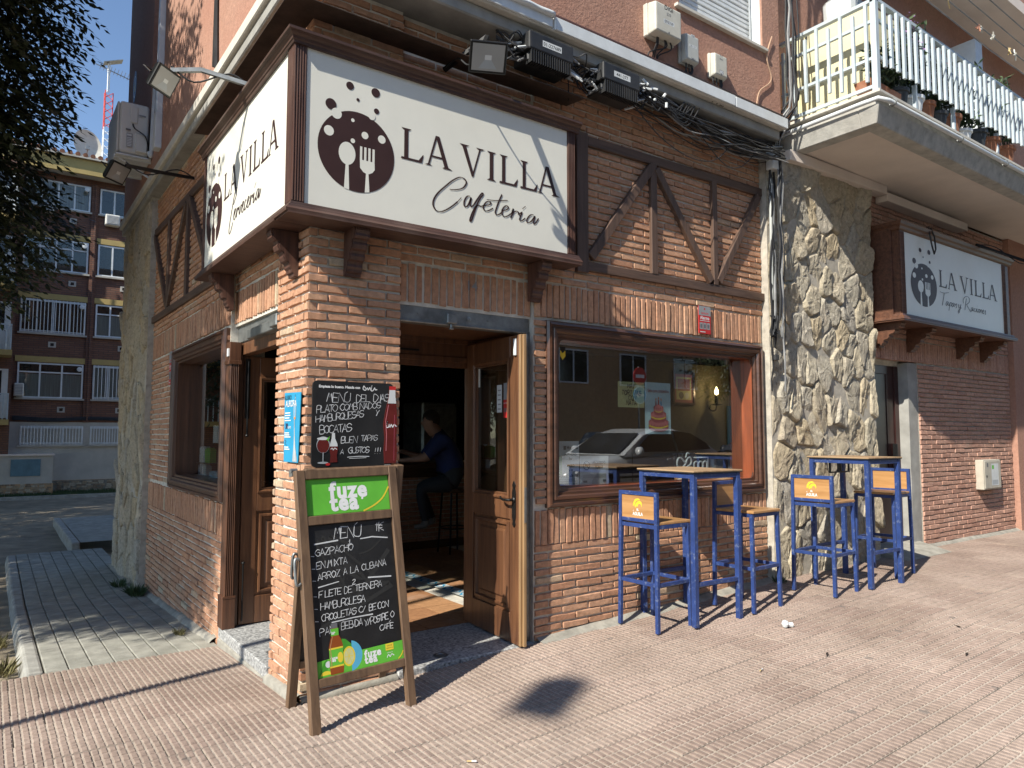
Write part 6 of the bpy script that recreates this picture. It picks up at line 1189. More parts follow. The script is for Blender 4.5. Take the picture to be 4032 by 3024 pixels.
FRG = thing('fridge', 'grey tall fridge behind the man at the counter', 'fridge', (3.78,5.3,.06)); b = MB(); b.box((-.28,-.3,0),(.28,.3,1.9)); b.build('body', M['galv'], FRG, bevel=.02); b = MB(); b.box((-.275,-.33,.05),(.275,-.302,1.85)); b.build('door', M['galv'], FRG, bevel=.01); b = MB(); b.tube([(.2,-.345,.9),(.2,-.345,1.4)], .012, 8); b.build('handle', M['black_metal'], FRG)
for i, (x, m, h, lb) in enumerate(((2.25,'red',.14,'red napkin holder on the bar counter'),(2.12,'midgrey',.12,'grey napkin box on the bar counter'),(2.42,'amber',.13,'amber glass on the bar counter'))):
    b = MB(); b.box((x-.05,4.05,1.145),(x+.05,4.13,1.145+h)); b.box((x-.04,4.06,1.145+h),(x+.04,4.12,1.155+h)); o = one('napkin_holder', b, M[m], lb, 'holder', bevel=.005); o['group'] = 'things on the bar counter'
def indoor_stool(x, y, lb):
    t = thing('indoor_stool', lb, 'stool', (x,y,.062), .3, 'stools at the counter'); b = MB(); b.lathe([(0,.73),(.17,.73),(.18,.75),(.17,.775),(0,.78)], n=20); b.build('seat', M['dkw2'], t)
    for k in range(4):
        a = k*pi/2+.5; b = MB(); b.tube([(cos(a)*.15,sin(a)*.15,.73),(cos(a)*.2,sin(a)*.2,0)], .012, 7); b.build('leg', M['black_metal'], t)
    b = MB(); b.tube([(.175*cos(a),.175*sin(a),.30) for a in fr(0,2*pi,20)], .009, 6); b.build('foot_ring', M['black_metal'], t)
indoor_stool(3.2, 3.62, 'dark round bar stool under the man at the counter'); indoor_stool(2.05, 3.75, 'dark round bar stool left of the man at the counter')
# ---------------- seated man
PM = thing('person', 'man in a blue shirt seated at the bar counter with arms forward', 'person', (3.2,3.62,.062))
skin = mat('skin', (.36,.20,.14), .55, var=.06); shirt = mat('blue_shirt', (.022,.036,.13), .8, var=.12, scale=9, bump=.4, bscale=20); trou = mat('dark_trousers', (.045,.05,.055), .85, var=.15); shoe = mat('grey_shoes', (.30,.30,.28), .7); hairm = mat('dark_hair', (.035,.025,.02), .8, var=.3, scale=30)
f = Vector((-.90,.43,0)).normalized(); s_ = Vector((f.y,-f.x,0)); zc = Vector((0,0,1))     # s_ = his right-hand side
def BP(a, r, z): return f*a+s_*r+zc*z
J = []; E_ = []
def jn(p, r, par=None, m=0):
    J.append((p, r)); i = len(J)-1
    if par is not None: E_.append((par, i, m))
    return i
pel = jn(BP(0,0,.87), (.20,.18)); 
sp1 = jn(BP(.03,0,1.02), (.21,.19), pel, 1); sp2 = jn(BP(.09,0,1.20), (.21,.18), sp1, 1); ch_ = jn(BP(.16,0,1.36), (.20,.16), sp2, 1); nk = jn(BP(.22,0,1.445), (.10,.10), ch_, 1); nk2 = jn(BP(.265,0,1.49), (.088,.085), nk, 0)
hd = jn(BP(.30,0,1.55), (.112,.108), nk2, 0); hd2 = jn(BP(.31,0,1.63), (.112,.108), hd, 0); hd3 = jn(BP(.305,0,1.69), (.08,.08), hd2, 0); ns_ = jn(BP(.42,0,1.585), (.014,.014), hd, 0)
for sg in (-1,1):
    sh_ = jn(BP(.17,sg*.21,1.37), (.105,.10), ch_, 1); el = jn(BP(.36,sg*.24,1.17), (.07,.07), sh_, 1); el2 = jn(BP(.40,sg*.24,1.15), (.052,.052), el, 0)
    wr = jn(BP(.60,sg*.13,1.13 if sg < 0 else 1.22), (.03,.026), el2, 0); pl_ = jn(BP(.67,sg*.11,1.13 if sg < 0 else 1.24), (.037,.02), wr, 0)
    for k in range(4):
        a = jn(BP(.71,sg*.11+(k-1.5)*.019,1.125 if sg < 0 else 1.235), (.0095,.0095), pl_, 0); c_ = jn(BP(.745+.006*(k in (1,2)),sg*.11+(k-1.5)*.021,1.115 if sg < 0 else 1.225), (.0085,.0085), a, 0); jn(BP(.765+.006*(k in (1,2)),sg*.11+(k-1.5)*.021,1.102 if sg < 0 else 1.205), (.0075,.0075), c_, 0)
    th = jn(BP(.655,sg*.11-sg*.04,1.115 if sg < 0 else 1.22), (.011,.011), pl_, 0); jn(BP(.69,sg*.11-sg*.058,1.11 if sg < 0 else 1.21), (.009,.009), th, 0)
    hp = jn(BP(.05,sg*.11,.84), (.12,.12), pel, 2); kn = jn(BP(.43,sg*.15,.80), (.085,.085), hp, 2); an = jn(BP(.36-.1*(sg > 0),sg*.15,.40), (.05,.05), kn, 2); hl = jn(BP(.34-.1*(sg > 0),sg*.15,.35), (.042,.04), an, 3); jn(BP(.50-.1*(sg > 0),sg*.16,.33), (.038,.03), hl, 3)
me = bpy.data.meshes.new('body'); me.from_pydata([p for p, r in J], [(a,c) for a,c,m in E_], []); body = bpy.data.objects.new('body', me); COL.objects.link(body)
sk = body.modifiers.new('skin', 'SKIN'); sk.use_smooth_shade = True
for i, (p, r) in enumerate(J): me.skin_vertices[0].data[i].radius = r; me.skin_vertices[0].data[i].use_root = (i == 0)
body.modifiers.new('sub', 'SUBSURF').render_levels = 1; body.modifiers['sub'].levels = 1
dg = bpy.context.evaluated_depsgraph_get(); nm_ = bpy.data.meshes.new_from_object(body.evaluated_get(dg)); bpy.data.objects.remove(body)
nm_.materials.clear()
for m in (skin, shirt, trou, shoe): nm_.materials.append(m)
def segd(p, a, c): d = c-a; t = max(0, min(1, (p-a).dot(d)/d.length_squared)); return (p-a-d*t).length
for po in nm_.polygons:
    c_ = po.center; po.material_index = min(E_, key=lambda e: segd(c_, J[e[0]][0], J[e[1]][0]))[2]; po.use_smooth = True
body = bpy.data.objects.new('body', nm_); COL.objects.link(body); body.parent = PM
b = MB(); n = 14; vs = []
for i in range(8):
    ph = pi*i/9
    for j in range(n):
        a = 2*pi*j/n; d = f*(-cos(a))*.112+s_*sin(a)*.105; back = max(0,(cos(a)+.45)/1.45)**.7; vs.append(BP(.290,0,1.625)+d*sin(ph)*(1+.06*noise.noise(Vector((i,j,0))))+zc*(cos(ph)*.125 if ph < pi/2 else cos(ph)*.125*(.25+.75*back)))
b.add(vs, [(i*n+j,i*n+(j+1)%n,(i+1)*n+(j+1)%n,(i+1)*n+j) for i in range(7) for j in range(n)]); b.build('hair', hairm, PM, smooth=True)
for sg in (-1,1): b = MB(); b.lathe([(0,-.006),(.022,-.004),(.024,.004),(0,.008)], BP(.30,sg*.095,1.585), 10, axis=tuple(s_*sg+zc*.1)); b.build('ear', skin, PM)
# ================================================================ ACROSS THE STREET (seen mirrored in the window)
def car(x, y, z, rz_, paint, label, L=4.2, est=False):
    t = thing('parked_car', label, 'car', (x,y,z), rz_, 'cars parked across the street'); W_ = .86
    # side outline stations: (x, z_bottom, z_belt/top, half width)
    st = [(-2.08,.34,.58,.62),(-2.0,.24,.70,.74),(-1.7,.20,.80,.82),(-1.0,.18,.90,.85),(-.7,.18,.95,.86),(.3,.18,.98,.86),(1.2,.18,1.0,.86),(1.7,.2,1.0,.84),(1.98,.26,.96,.78),(2.08,.40,.86,.70)]
    if est: st[-3:] = [(1.7,.2,1.02,.84),(2.05,.24,1.02,.80),(2.12,.40,.92,.74)]
    b = MB(); vs = []; n = 10
    for (sx_, z0, z1, hw) in st:
        for (a, q) in ((-.8,0),(-1,.18),(-1.0,.55),(-.93,.88),(-.82,1),(.82,1),(.93,.88),(1.0,.55),(1,.18),(.8,0)): vs.append((sx_, a*hw, z0+(z1-z0)*q))
    b.add(vs, [(i*n+j,i*n+(j+1)%n,(i+1)*n+(j+1)%n,(i+1)*n+j) for i in range(len(st)-1) for j in range(n)]+[tuple(range(n)),tuple((len(st)-1)*n+j for j in range(n))])
    b.build('body', paint, t, smooth=True, bevel=.0)
    gh = [(-.82,.94,.78,.94),(-.15,.95,.70,1.36),(.25,.96,.66,1.45),(.85,.98,.66,1.45),(1.45,.99,.68,1.32),(1.93,.96,.74,.99)]
    if est: gh[-2:] = [(1.8,1.0,.68,1.42),(2.08,1.0,.74,1.02)]
    b = MB(); vs = []
    for (sx_, zb, hw, zt) in gh:
        for a, q in ((-1.1,zb-.03),(-1.0 if zt-zb > .1 else -1.08,zt-.04 if zt-zb > .1 else zt),(-.8,zt),(.8,zt),(1.0 if zt-zb > .1 else 1.08,zt-.04 if zt-zb > .1 else zt),(1.1,zb-.03)): vs.append((sx_, a*hw, q))
    b.add(vs, [(i*6+j,i*6+j+1,(i+1)*6+j+1,(i+1)*6+j) for i in range(len(gh)-1) for j in range(5)]); b.build('roof', paint, t, smooth=False)
    gm = M['door_pane']; 
    for sg in (-1,1):
        side = [(-.55,1.0),(-.05,1.32),(.3,1.40),(.62,1.41),(.62,1.0)]; side2 = [(.68,1.0),(.68,1.41),(1.2,1.36),(1.6,1.16),(1.68,1.04)] if not est else [(.68,1.0),(.68,1.41),(1.5,1.40),(1.72,1.08),(1.7,1.02)]
        for pl in (side, side2):
            b = MB(); b.add([(px_, sg*(.86-(pz-.98)*.36+.004), pz) for px_, pz in pl], [tuple(range(len(pl)))]); b.build('side_window', gm, t)
        b = MB(); b.lathe([(0,-.06),(.08,-.05),(.085,.02),(.05,.06),(0,.07)], (-.48,sg*.93,1.02), 10, axis=(1,0,0)); b.build('wing_mirror', paint, t, smooth=True)
        for wx in (-1.3,1.28):
            b = MB(); b.lathe([(.18,-.1),(.29,-.1),(.31,-.07),(.31,.07),(.29,.1),(.18,.1)], (wx,sg*.76,.31), 22, axis=(0,1,0)); wh = b.build('wheel', M['black_plastic'], t); b = MB(); b.lathe([(.0,.09),(.17,.102),(.19,.08)], (wx,sg*.77,.31), 18, axis=(0,sg,0)); b.build('rim', M['galv'], wh)
        b = MB(); b.add([(-2.0,sg*.55,.60),(-1.93,sg*.78,.62),(-1.72,sg*.80,.78),(-1.88,sg*.58,.76)], [(0,1,2,3)]); b.v = [(a-.01,c*1.01,d+.012) for a,c,d in b.v]; b.build('headlight', M['led'], t)
    b = MB(); b.add([(-.80,-.70,.965),(-.80,.70,.965),(-.17,.60,1.355),(-.17,-.60,1.355)], [(0,1,2,3)]); b.v = [(a-.012,c,d+.008) for a,c,d in b.v]; b.build('windscreen', gm, t)
    for sg in (-1,1):
        for x0 in (-.62,.64,1.62):
            b = MB(); b.box((x0-.006,sg*.868-.004,.30),(x0+.006,sg*.868+.004,.97)); b.build('door_gap', M['black_plastic'], t)
        for x0 in (.42,1.42): b = MB(); b.box((x0-.08,sg*.872-.012,.83),(x0+.08,sg*.872+.012,.86)); b.build('door_handle', paint, t, bevel=.006)
        b = MB(); b.box((-1.0,sg*.866-.008,.52),(1.7,sg*.866+.008,.56)); b.build('side_moulding', M['black_plastic'], t)
        for wx in (-1.3,1.28): b = MB(); b.lathe([(.0,0),(.37,0),(.38,.012),(0,.012)], (wx,sg*.862,.33), 24, axis=(0,sg,0)); b.build('wheel_arch', M['black_plastic'], t)
    b = MB(); b.box((-2.13,-.25,.36),(-2.09,.25,.46)); b.build('number_plate', M['white_paint'], t); return t
M['car_white'] = mat('car_silver', (.50,.51,.51), .22, var=.02, coat=.6); M['car_dark'] = mat('car_dark', (.02,.022,.026), .25, var=.05, coat=.6); M['car_red'] = mat('car_grey', (.2,.21,.22), .25, var=.05, coat=.6)
car(8.95, -6.25, .17, 0, M['car_white'], 'white hatchback parked across the pavement, mirrored in the window')
car(13.9, -6.3, .15, 0, M['car_dark'], 'dark estate car parked behind the white hatchback', est=True)
car(3.4, -10.6, .06, pi, M['car_dark'], 'dark car on the far side of the street', est=True); car(14.2, -10.6, .15, pi, M['car_red'], 'grey car on the far side of the street', est=True)
RSG = thing('road_sign', 'no-entry sign above a blue arrow sign on one post across the street', 'road sign', (17.4,-14,.2)); b = MB(); b.tube([(0,0,0),(0,0,3.75)], .035, 10); b.build('post', M['galv'], RSG)
for nm, z, r, mm in (('no_entry_disc',3.4,.32,'red'),('arrow_disc',2.72,.32,'skyblue')):
    b = MB(); b.lathe([(0,0),(r,0),(r,.02),(0,.02)], (0,.05,z), 30, axis=(0,1,0)); p = b.build(nm, M[mm], RSG); fl = Flat((0,.0705,z), (-1,0,0), (0,0,1), (0,1,0))
    if mm == 'red': fl.rect(-.22,-.06,.22,.06,M['white'])
    else: fl.disc(0,0,.32,M['white'],n=30); fl.disc(0,0,.29,M['skyblue'],n=30); fl.poly([(-.2,.04),(.05,.04),(.05,.13),(.23,0),(.05,-.13),(.05,-.04),(-.2,-.04)], M['white'])
    fl.build('symbol', p)
def block(name, label, F, u0, u1, h, base, wallm, cols, rows, dz, z1st, ww, wh, band=None, bal=False):
    t = thing(name, label, 'building', F(u0,0,base)); O = Vector(t.location); FF = lambda u,o,z: F(u,o,z)-O
    b = MB(); b.fbox(FF, u0, u1, -6, 0, base, h); b.build('wall', wallm, t); b = MB(); b.fbox(FF, u0-.3, u1+.3, -6, .35, h, h+.25); b.build('roof', M['soffit'], t)
    for r in range(rows):
        for c in range(cols):
            uc = u0+(u1-u0)*(c+.5)/cols; z = z1st+r*dz; f_ = MB(); f_.rectloops(FF, uc-ww/2, uc+ww/2, z, z+wh, [(0,0),(0,.05),(.06,.05),(.06,.01)]); f_.fbox(FF, uc-.03, uc+.03, .01, .045, z+.06, z+wh-.06); f_ = f_.build('window', M['white_paint'], t); b = MB(); b.fbox(FF, uc-ww/2+.061, uc+ww/2-.061, .004, .009, z+.061, z+wh-.061); b.build('pane', M['door_pane'], f_)
        if band: b = MB(); b.fbox(FF, u0, u1, .001, .06, z1st+r*dz+wh+.12, z1st+r*dz+wh+.42); b.build('band', band, t)
        if bal and r > 0:
            b = MB(); b.fbox(FF, u0+1, u1-1, .002, 1.0, z1st+r*dz-.5, z1st+r*dz-.3); bb_ = b.build('balcony', M['soffit'], t); b = MB()
            for k in range(int((u1-u0-2)/.25)): b.fbox(FF, u0+1+k*.25, u0+1.03+k*.25, .96, .99, z1st+r*dz-.3, z1st+r*dz+.5)
            b.fbox(FF, u0+1, u1-1, .95, 1.0, z1st+r*dz+.5, z1st+r*dz+.55); b.build('railing', M['rail_paint'], bb_)
    return t
FO = lambda u,o,z: Vector((u,-18+o,z))
M['far_brick'] = mat('far_brick', (.30,.13,.085), .9, var=.2, scale=12, col2=(.2,.085,.06), stretch=(1,1,4)); M['far_ochre'] = mat('far_ochre', (.52,.33,.18), .9, var=.1); M['teal'] = mat('teal_shutter', (.10,.30,.31), .6, var=.1)
block('apartment_block', 'brick apartment block across the street behind the camera', FO, -14, 12, 13, 0, M['far_brick'], 8, 4, 3.0, 1.4, 1.8, 1.5, M['far_ochre'], True)
block('apartment_block', 'ochre apartment block across the street, further along', FO, 12.6, 40, 12, 0, M['far_ochre'], 8, 4, 2.9, 3.6, 1.6, 1.4, M['white_paint'], True)
b = MB(); b.box((27.5,-17.96,.3),(33,-17.9,2.9)); one('shop_shutter', b, M['teal'], 'teal shop shutter across the street', 'shutter')
# ================================================================ APARTMENT BUILDING BEHIND THE PATH
AY = 21.5
AP_ = thing('apartment_building', 'shaded brick apartment building with yellow bands behind the path', 'building', (1,AY,-.3)); OA = Vector((1,AY,-.3))
def FG(u, o, z): return Vector((u,AY-o,z))-OA
M['abrick'] = None; M['glass_far'] = glassmat('far_window_glass', (.8,.82,.8), .0)
def abrick():
    m, nt, p = newmat('apartment_brick'); L = nt.links.new; tc = N(nt, 'TexCoord'); mp = N(nt, 'Mapping'); mp.inputs['Rotation'].default_value = (pi/2,0,0); L(tc.outputs['Object'], mp.inputs[0])
    br = N(nt, 'TexBrick', Scale=1.0); br.inputs['Color1'].default_value = (.30,.145,.095,1); br.inputs['Color2'].default_value = (.23,.105,.07,1); br.inputs['Mortar'].default_value = (.16,.10,.08,1); br.inputs['Brick Width'].default_value = .26; br.inputs['Row Height'].default_value = .065; br.inputs['Mortar Size'].default_value = .012; L(mp.outputs[0], br.inputs['Vector'])
    n = N(nt, 'TexNoise', Scale=1.2, Detail=6); L(tc.outputs['Object'], n.inputs['Vector']); mu = N(nt, 'Mix', data_type='RGBA', blend_type='MULTIPLY'); mu.inputs[0].default_value = .6; L(br.outputs[0], mu.inputs[6]); L(n.outputs['Fac'], mu.inputs[7]); L(mu.outputs[2], p.inputs['Base Color']); p.inputs['Roughness'].default_value = .9
    b_ = N(nt, 'Bump', Strength=.5, Distance=.01); L(br.outputs['Fac'], b_.inputs['Height']); b_.invert = True; L(b_.outputs[0], p.inputs['Normal']); return m
M['abrick'] = abrick(); M['ayellow'] = mat('yellow_render', (.48,.36,.14), .85, var=.1, scale=3, mott=(1.5,(.4,.28,.1),.4)); M['awhite'] = mat('white_render', (.52,.49,.43), .9, var=.1, scale=2, mott=(.8,(.33,.32,.3),.5)); M['curtain'] = mat('net_curtain', (.42,.43,.43), .9, var=.25, scale=3, stretch=(14,1,.2)); M['awin'] = M['door_pane']
def ab(nm, u0, u1, o0, o1, z0, z1, m, par=AP_, **k): b = MB(); b.fbox(FG, u0, u1, o0, o1, z0, z1); return b.build(nm, m, par, **k)
ab('wall', -1.06, 6, -5, 0, 1.86, 9.45, M['abrick']); ab('wall', -1.06, 6, -5, .02, -.5, 1.859, M['awhite']); ab('wall', -8, -1.061, -5, .6, -.5, 9.45, M['abrick'])
ab('pilaster', .78, .95, .0, .06, 1.86, 9.3, M['abrick']); ab('downpipe', .86, .90, .06, .10, 1.86, 9.3, M['abrick'])
ab('eaves', -1.6, 6.5, -.2, .55, 9.44, 9.52, M['awhite']); b = MB(); b.fbox(FG, -1.6, 6.5, .5, .58, 9.40, 9.86); b.build('fascia', M['ayellow'], AP_)
M['rtile'] = mat('roof_tile', (.36,.16,.09), .9, var=.25, scale=9)
b = MB(); b.hexa([FG(-2,.68,9.87),FG(7,.68,9.87),FG(7,-5,10.9),FG(-2,-5,10.9),FG(-2,.68,9.93),FG(7,.68,9.93),FG(7,-5,10.96),FG(-2,-5,10.96)]); rf = b.build('roof', M['rtile'], AP_)
for i in range(42):
    u0 = -1.9+i*.2; b = MB(); b.tube([FG(u0,.70,9.95),FG(u0,.1,10.06)], .07, 8); b.build('roof_tile', M['rtile'], rf)
b = MB(); b.hexa([FG(-2,.69,9.855),FG(7,.69,9.855),FG(7,.62,9.855),FG(-2,.62,9.855),FG(-2,.69,9.94),FG(7,.69,9.94),FG(7,.62,9.94),FG(-2,.62,9.94)]); b.build('gutter', M['awhite'], rf)
def awin(u0, u1, z0, z1, n, bars=0, top=0, cur=True, white=True):
    fm = M['white_paint']; f_ = MB(); f_.rectloops(FG, u0, u1, z0, z1, [(0,.0),(0,.03),(.045,.03),(.045,-.01)])
    for k in range(1,n): uc = u0+(u1-u0)*k/n; f_.fbox(FG, uc-.022, uc+.022, -.005, .028, z0+.045, z1-.045)
    if top: f_.fbox(FG, u0+.045, u1-.045, -.006, .027, z1-top-.02, z1-top+.02)
    f_ = f_.build('window', fm, AP_)
    b = MB(); b.fbox(FG, u0+.046, u1-.046, .003, .006, z0+.046, z1-.046); b.build('pane', M['glass_far'], f_)
    b = MB(); nn = 40; vs = []
    for i in range(nn+1): u = u0+.05+(u1-u0-.1)*i/nn; o = .0012+.0012*sin(i*1.7); vs += [FG(u,o,z0+.05),FG(u,o,z1-.05-top)]
    b.add(vs, [(2*i,2*i+2,2*i+3,2*i+1) for i in range(nn)]); b.build('curtain', M['curtain'] if cur else M['awin'], f_)
    if top: b = MB(); b.fbox(FG, u0+.05, u1-.05, .0012, .002, z1-top+.02, z1-.05); b.build('top_light', M['awin'], f_)
    ab('sill', u0-.05, u1+.05, .0, .09, z0-.05, z0, M['awhite'], f_)
    if bars:
        b = MB()
        for k in range(bars): uc = u0+.03+(u1-u0-.06)*k/(bars-1); b.tube([FG(uc,.09,z0),FG(uc,.09,z1)], .011, 5)
        b.fbox(FG, u0, u1, .08, .10, z0+.05, z0+.07); b.fbox(FG, u0, u1, .08, .10, z1-.07, z1-.05); b.build('bars', fm, f_)
    return f_
for r, (z0, z1) in enumerate(((2.57,3.62),(4.52,5.53),(6.43,7.42),(8.38,9.2))):
    awin(-.93 if r < 3 else -.95, .74, z0, z1, 4 if r != 0 else 3, bars=(0,18,0,0)[r], top=.28 if r in (0,2) else 0, cur=r in (0,3)); awin(1.0, 2.6, z0, z1, 4, bars=16 if r == 0 else 0, top=.3 if r == 1 else 0, cur=r in (0,1))
    if r < 3: ab('band', -1.0, .775, .0, .05, z1+.02, z1+.19, M['ayellow']); ab('band', .955, 3.0, .0, .05, z1+.02, z1+.19, M['ayellow'])
    for uu in ((.2,-.1,.35,.3)[r], 1.75): v_1 = ab('vent', uu-.1, uu+.1, .0, .02, z0-.42, z0-.25, M['awhite']); ab('vent_hole', uu-.045, uu+.045, .021, .024, z0-.38, z0-.29, M['awin'], v_1)
    vc = thing('exhaust_cowl', 'small white exhaust cowl on the apartment wall, level %s from the bottom' % ('one','two','three','four')[r], 'vent', (.62,AY-.0,z1-.14)); b = MB(); b.tube([(0,0,0),(0,-.2,-.02)], .05, 10); b.build('tube', M['white_paint'], vc); b = MB(); b.lathe([(.05,0),(.07,.03),(.07,.06),(0,.07)], (0,-.2,-.02), 10, axis=(0,-1,0)); b.build('cap', M['white_paint'], vc)
for u0, u1 in ((-.80,.80),(.98,2.4)):
    f_ = awin(u0, u1, 1.18, 1.74, 3, bars=20, top=0, cur=False)
b = MB()
for k in range(4): b.tube(cat([FG(-1,.06,1.93+.03*k),FG(0,.08,1.88+.03*k),FG(1,.07,1.95+.02*k),FG(2.5,.06,1.9+.03*k)],4), .018, 5)
b.build('cables', M['cable'], AP_)
ab('plinth', -.0, 6, .02, .06, -.5, .12, M['far_ochre'])
ab('service_box', -1.9, .02, .02, .7, -.5, .88, M['awhite']); ab('service_box_top', -1.95, .06, .02, .75, .88, .93, M['soffit']); ab('service_door', -.99, -.28, .70, .72, .30, .78, mat('blue_grey_door', (.12,.22,.27), .6)); ab('service_plinth', -1.92, .04, .701, .73, -.5, .08, M['far_ochre'])
rr = random.Random(5)
pm3 = [mat('plinth_stone_%s' % k, c, .9, var=.2, scale=20) for k, c in (('sand',(.42,.33,.22)),('brown',(.30,.22,.15)),('pale',(.52,.45,.34)))]
pl1 = ab('plinth_course', .0, 6, .058, .061, -.4, .11, M['slabgap'])
for k in range(9):
    for i in range(28):
        u0 = -1.9+i*.16+rr.uniform(-.04,.04); w_ = rr.uniform(.1,.18); base_o = .731 if u0+w_ < .03 else .062
        if -.02 < u0 < .04 or u0 > 2.2: continue
        if u0 < 0 and u0+w_ > .03: w_ = .03-u0
        ab('stone', u0, u0+w_, base_o-.02, base_o+rr.uniform(.004,.02), -.36+k*.05, -.36+k*.05+.045, rr.choice(pm3), pl1)
def wall_ac(x, z, w_, h_, lb):
    t = thing('wall_air_conditioner', lb, 'air conditioner', (x,AY,z)); b = MB(); b.box((0,-.32,0),(w_,-.02,h_)); b.build('casing', M['acw'], t, bevel=.02); b = MB(); b.box((w_*.1,-.332,h_*.12),(w_*.9,-.321,h_*.88)); b.build('grille', M['grey'], t)
    for k in range(7): b = MB(); b.box((w_*.1,-.338,h_*(.14+k*.11)),(w_*.9,-.333,h_*(.18+k*.11))); b.build('slat', M['acw'], t)
wall_ac(1.14, 8.03, .40, .33, 'white window air conditioner below the top right flat'); wall_ac(-1.0, 2.6, .24, .38, 'small air conditioner beside the lowest window row'); wall_ac(-.5, 8.15, .28, .32, 'air conditioner half hidden by the tree below the top left flat')
# neighbouring wing with balconies at the far left
for r in range(4):
    z = 1.9+r*1.92; ab('balcony_slab', -6, -1.10, .6, 1.5, z-.15, z, M['ayellow']); ab('balcony_door', -2.5, -1.15, .601, .63, z+.05, z+1.45, M['white_paint']); ab('balcony_glass', -2.4, -1.3, .631, .634, z+.7, z+1.4, M['awin'])
    b = MB()
    for k in range(30): b.fbox(FG, -5.9+k*.16, -5.87+k*.16, 1.44, 1.47, z, z+.7)
    b.fbox(FG, -6, -1.12, 1.43, 1.48, z+.68, z+.72)
    for k in range(6): b.fbox(FG, -1.15, -1.12, .7+k*.13, .73+k*.13, z, z+.7)
    b.build('balcony_railing', M['rail_paint'], AP_)
# dish, mast
SD = thing('satellite_dish', 'grey satellite dish on the roof of the apartment building', 'dish', (.72,23.6,10.45)); b = MB(); n = 20; pr = [(.0,0),(.2,.02),(.36,.07),(.46,.13)]; vs = [Vector((r*cos(2*pi*j/n),r*1.25*sin(2*pi*j/n),z)) for r, z in pr[1:] for j in range(n)]+[Vector((0,0,0))]
Rm = Matrix.Rotation(radians(78),3,'X') @ Matrix.Rotation(radians(20),3,'Y')
b.add([Rm@v+Vector((0,0,.75)) for v in vs], [(i*n+j,i*n+(j+1)%n,(i+1)*n+(j+1)%n,(i+1)*n+j) for i in range(2) for j in range(n)]+[(60,j,(j+1)%n) for j in range(n)]); b.build('reflector', M['pale_plastic'], SD, smooth=True); b = MB(); b.tube([(0,.1,-.6),(0,.1,.75)], .03, 8); b.beam((0,0,.3),(.02,-.45,.55),.03,.03); b.box((-.05,-.52,.5),(.07,-.42,.62)); b.build('mount', M['galv'], SD)
AM = thing('antenna_mast', 'red and white lattice antenna mast beyond the roof', 'antenna', (1.93,30,9.5)); M['mred'] = flatmat('mast_red', (.55,.05,.04))
for k in range(4):
    z0, z1 = [(0.,1.7),(1.7,4.9),(4.9,6.5),(6.5,7.8)][k]; b = MB(); w_ = .2 if k < 3 else .04
    for a in (0,2*pi/3,4*pi/3): b.tube([(w_*cos(a),w_*sin(a),z0),(w_*cos(a),w_*sin(a),z1)], .022, 5)
    if k < 3:
        q = z0
        while q < z1-.1:
            for j in range(3): a, c_ = j*2*pi/3, (j+1)*2*pi/3; b.tube([(w_*cos(a),w_*sin(a),q),(w_*cos(c_),w_*sin(c_),q+.32)], .014, 4)
            q += .32
    b.build('section', M['mred'] if k == 2 else M['white_paint'], AM)
b = MB(); b.beam((-.5,0,7.6),(.9,.2,7.35),.03,.03)
for k in range(9): x = -.3+k*.13; b.beam((x,-.3,7.57-k*.023),(x,.35,7.57-k*.023),.015,.015)
b.beam((-.2,0,7.7),(.5,0,8.0),.03,.4,(0,1,0)); b.build('aerial', M['galv'], AM)
# grass strip and weeds
b = MB(); rr = random.Random(8)
for k in range(9000):
    x, y = rr.uniform(-3,2.2), rr.uniform(19.2,21.4); h = rr.uniform(.04,.12); a = rr.uniform(0,pi); dx, dy = cos(a)*.008, sin(a)*.008; z = -.235; b.add([(x-dx,y-dy,z),(x+dx,y+dy,z),(x+rr.uniform(-.04,.04),y+rr.uniform(-.04,.04),z+h)], [(0,1,2)])
tag(b.build('grass', M['grass'], recalc=False), 'narrow strip of grass at the foot of the apartment building', 'grass', kind='stuff')
b = MB(); b.box((-14,19.0,-.5),(3,19.15,-.15)); tag(b.build('grass_kerb', M['kerb']), kind='structure')
for i, (x, y, n, s, lb) in enumerate(((-.13,4.72,60,.16,'green weed tuft at the foot of the side wall beside the stone'),(-.2,5.4,40,.12,'small weed tuft at the foot of the shaded stone'),(-.16,2.35,26,.07,'dry weed tuft at the foot of the side wall near the door'),(-1.33,2.3,60,.14,'dry grass tuft against the side kerb'),(-1.35,3.1,50,.12,'darker grass tuft further along the side kerb'),(4.34,-.12,26,.07,'tiny green weed at the foot of the stone pilaster'))):
    rr = random.Random(i); t = MB()
    for k in range(n*2):
        a = rr.uniform(0,2*pi); r_ = rr.uniform(0,s*.7); leafblade(t, Vector((cos(a)*r_*.5,sin(a)*r_*1.4,0)), Vector((cos(a)*.7,sin(a)*.7,rr.uniform(.4,1.5))), s*rr.uniform(.4,1), .012, 0, rr)
    o = tag(t.build('weed', [M['leaf'] if i in (0,1,5) else mat('dry_grass', (.2,.18,.08), .9)], recalc=False), lb, 'weed', 'weeds'); o.location = (x,y,(gz(0,y) if x > -1.2 and x < 1 else gz(x,0) if x > 1 else -.2))
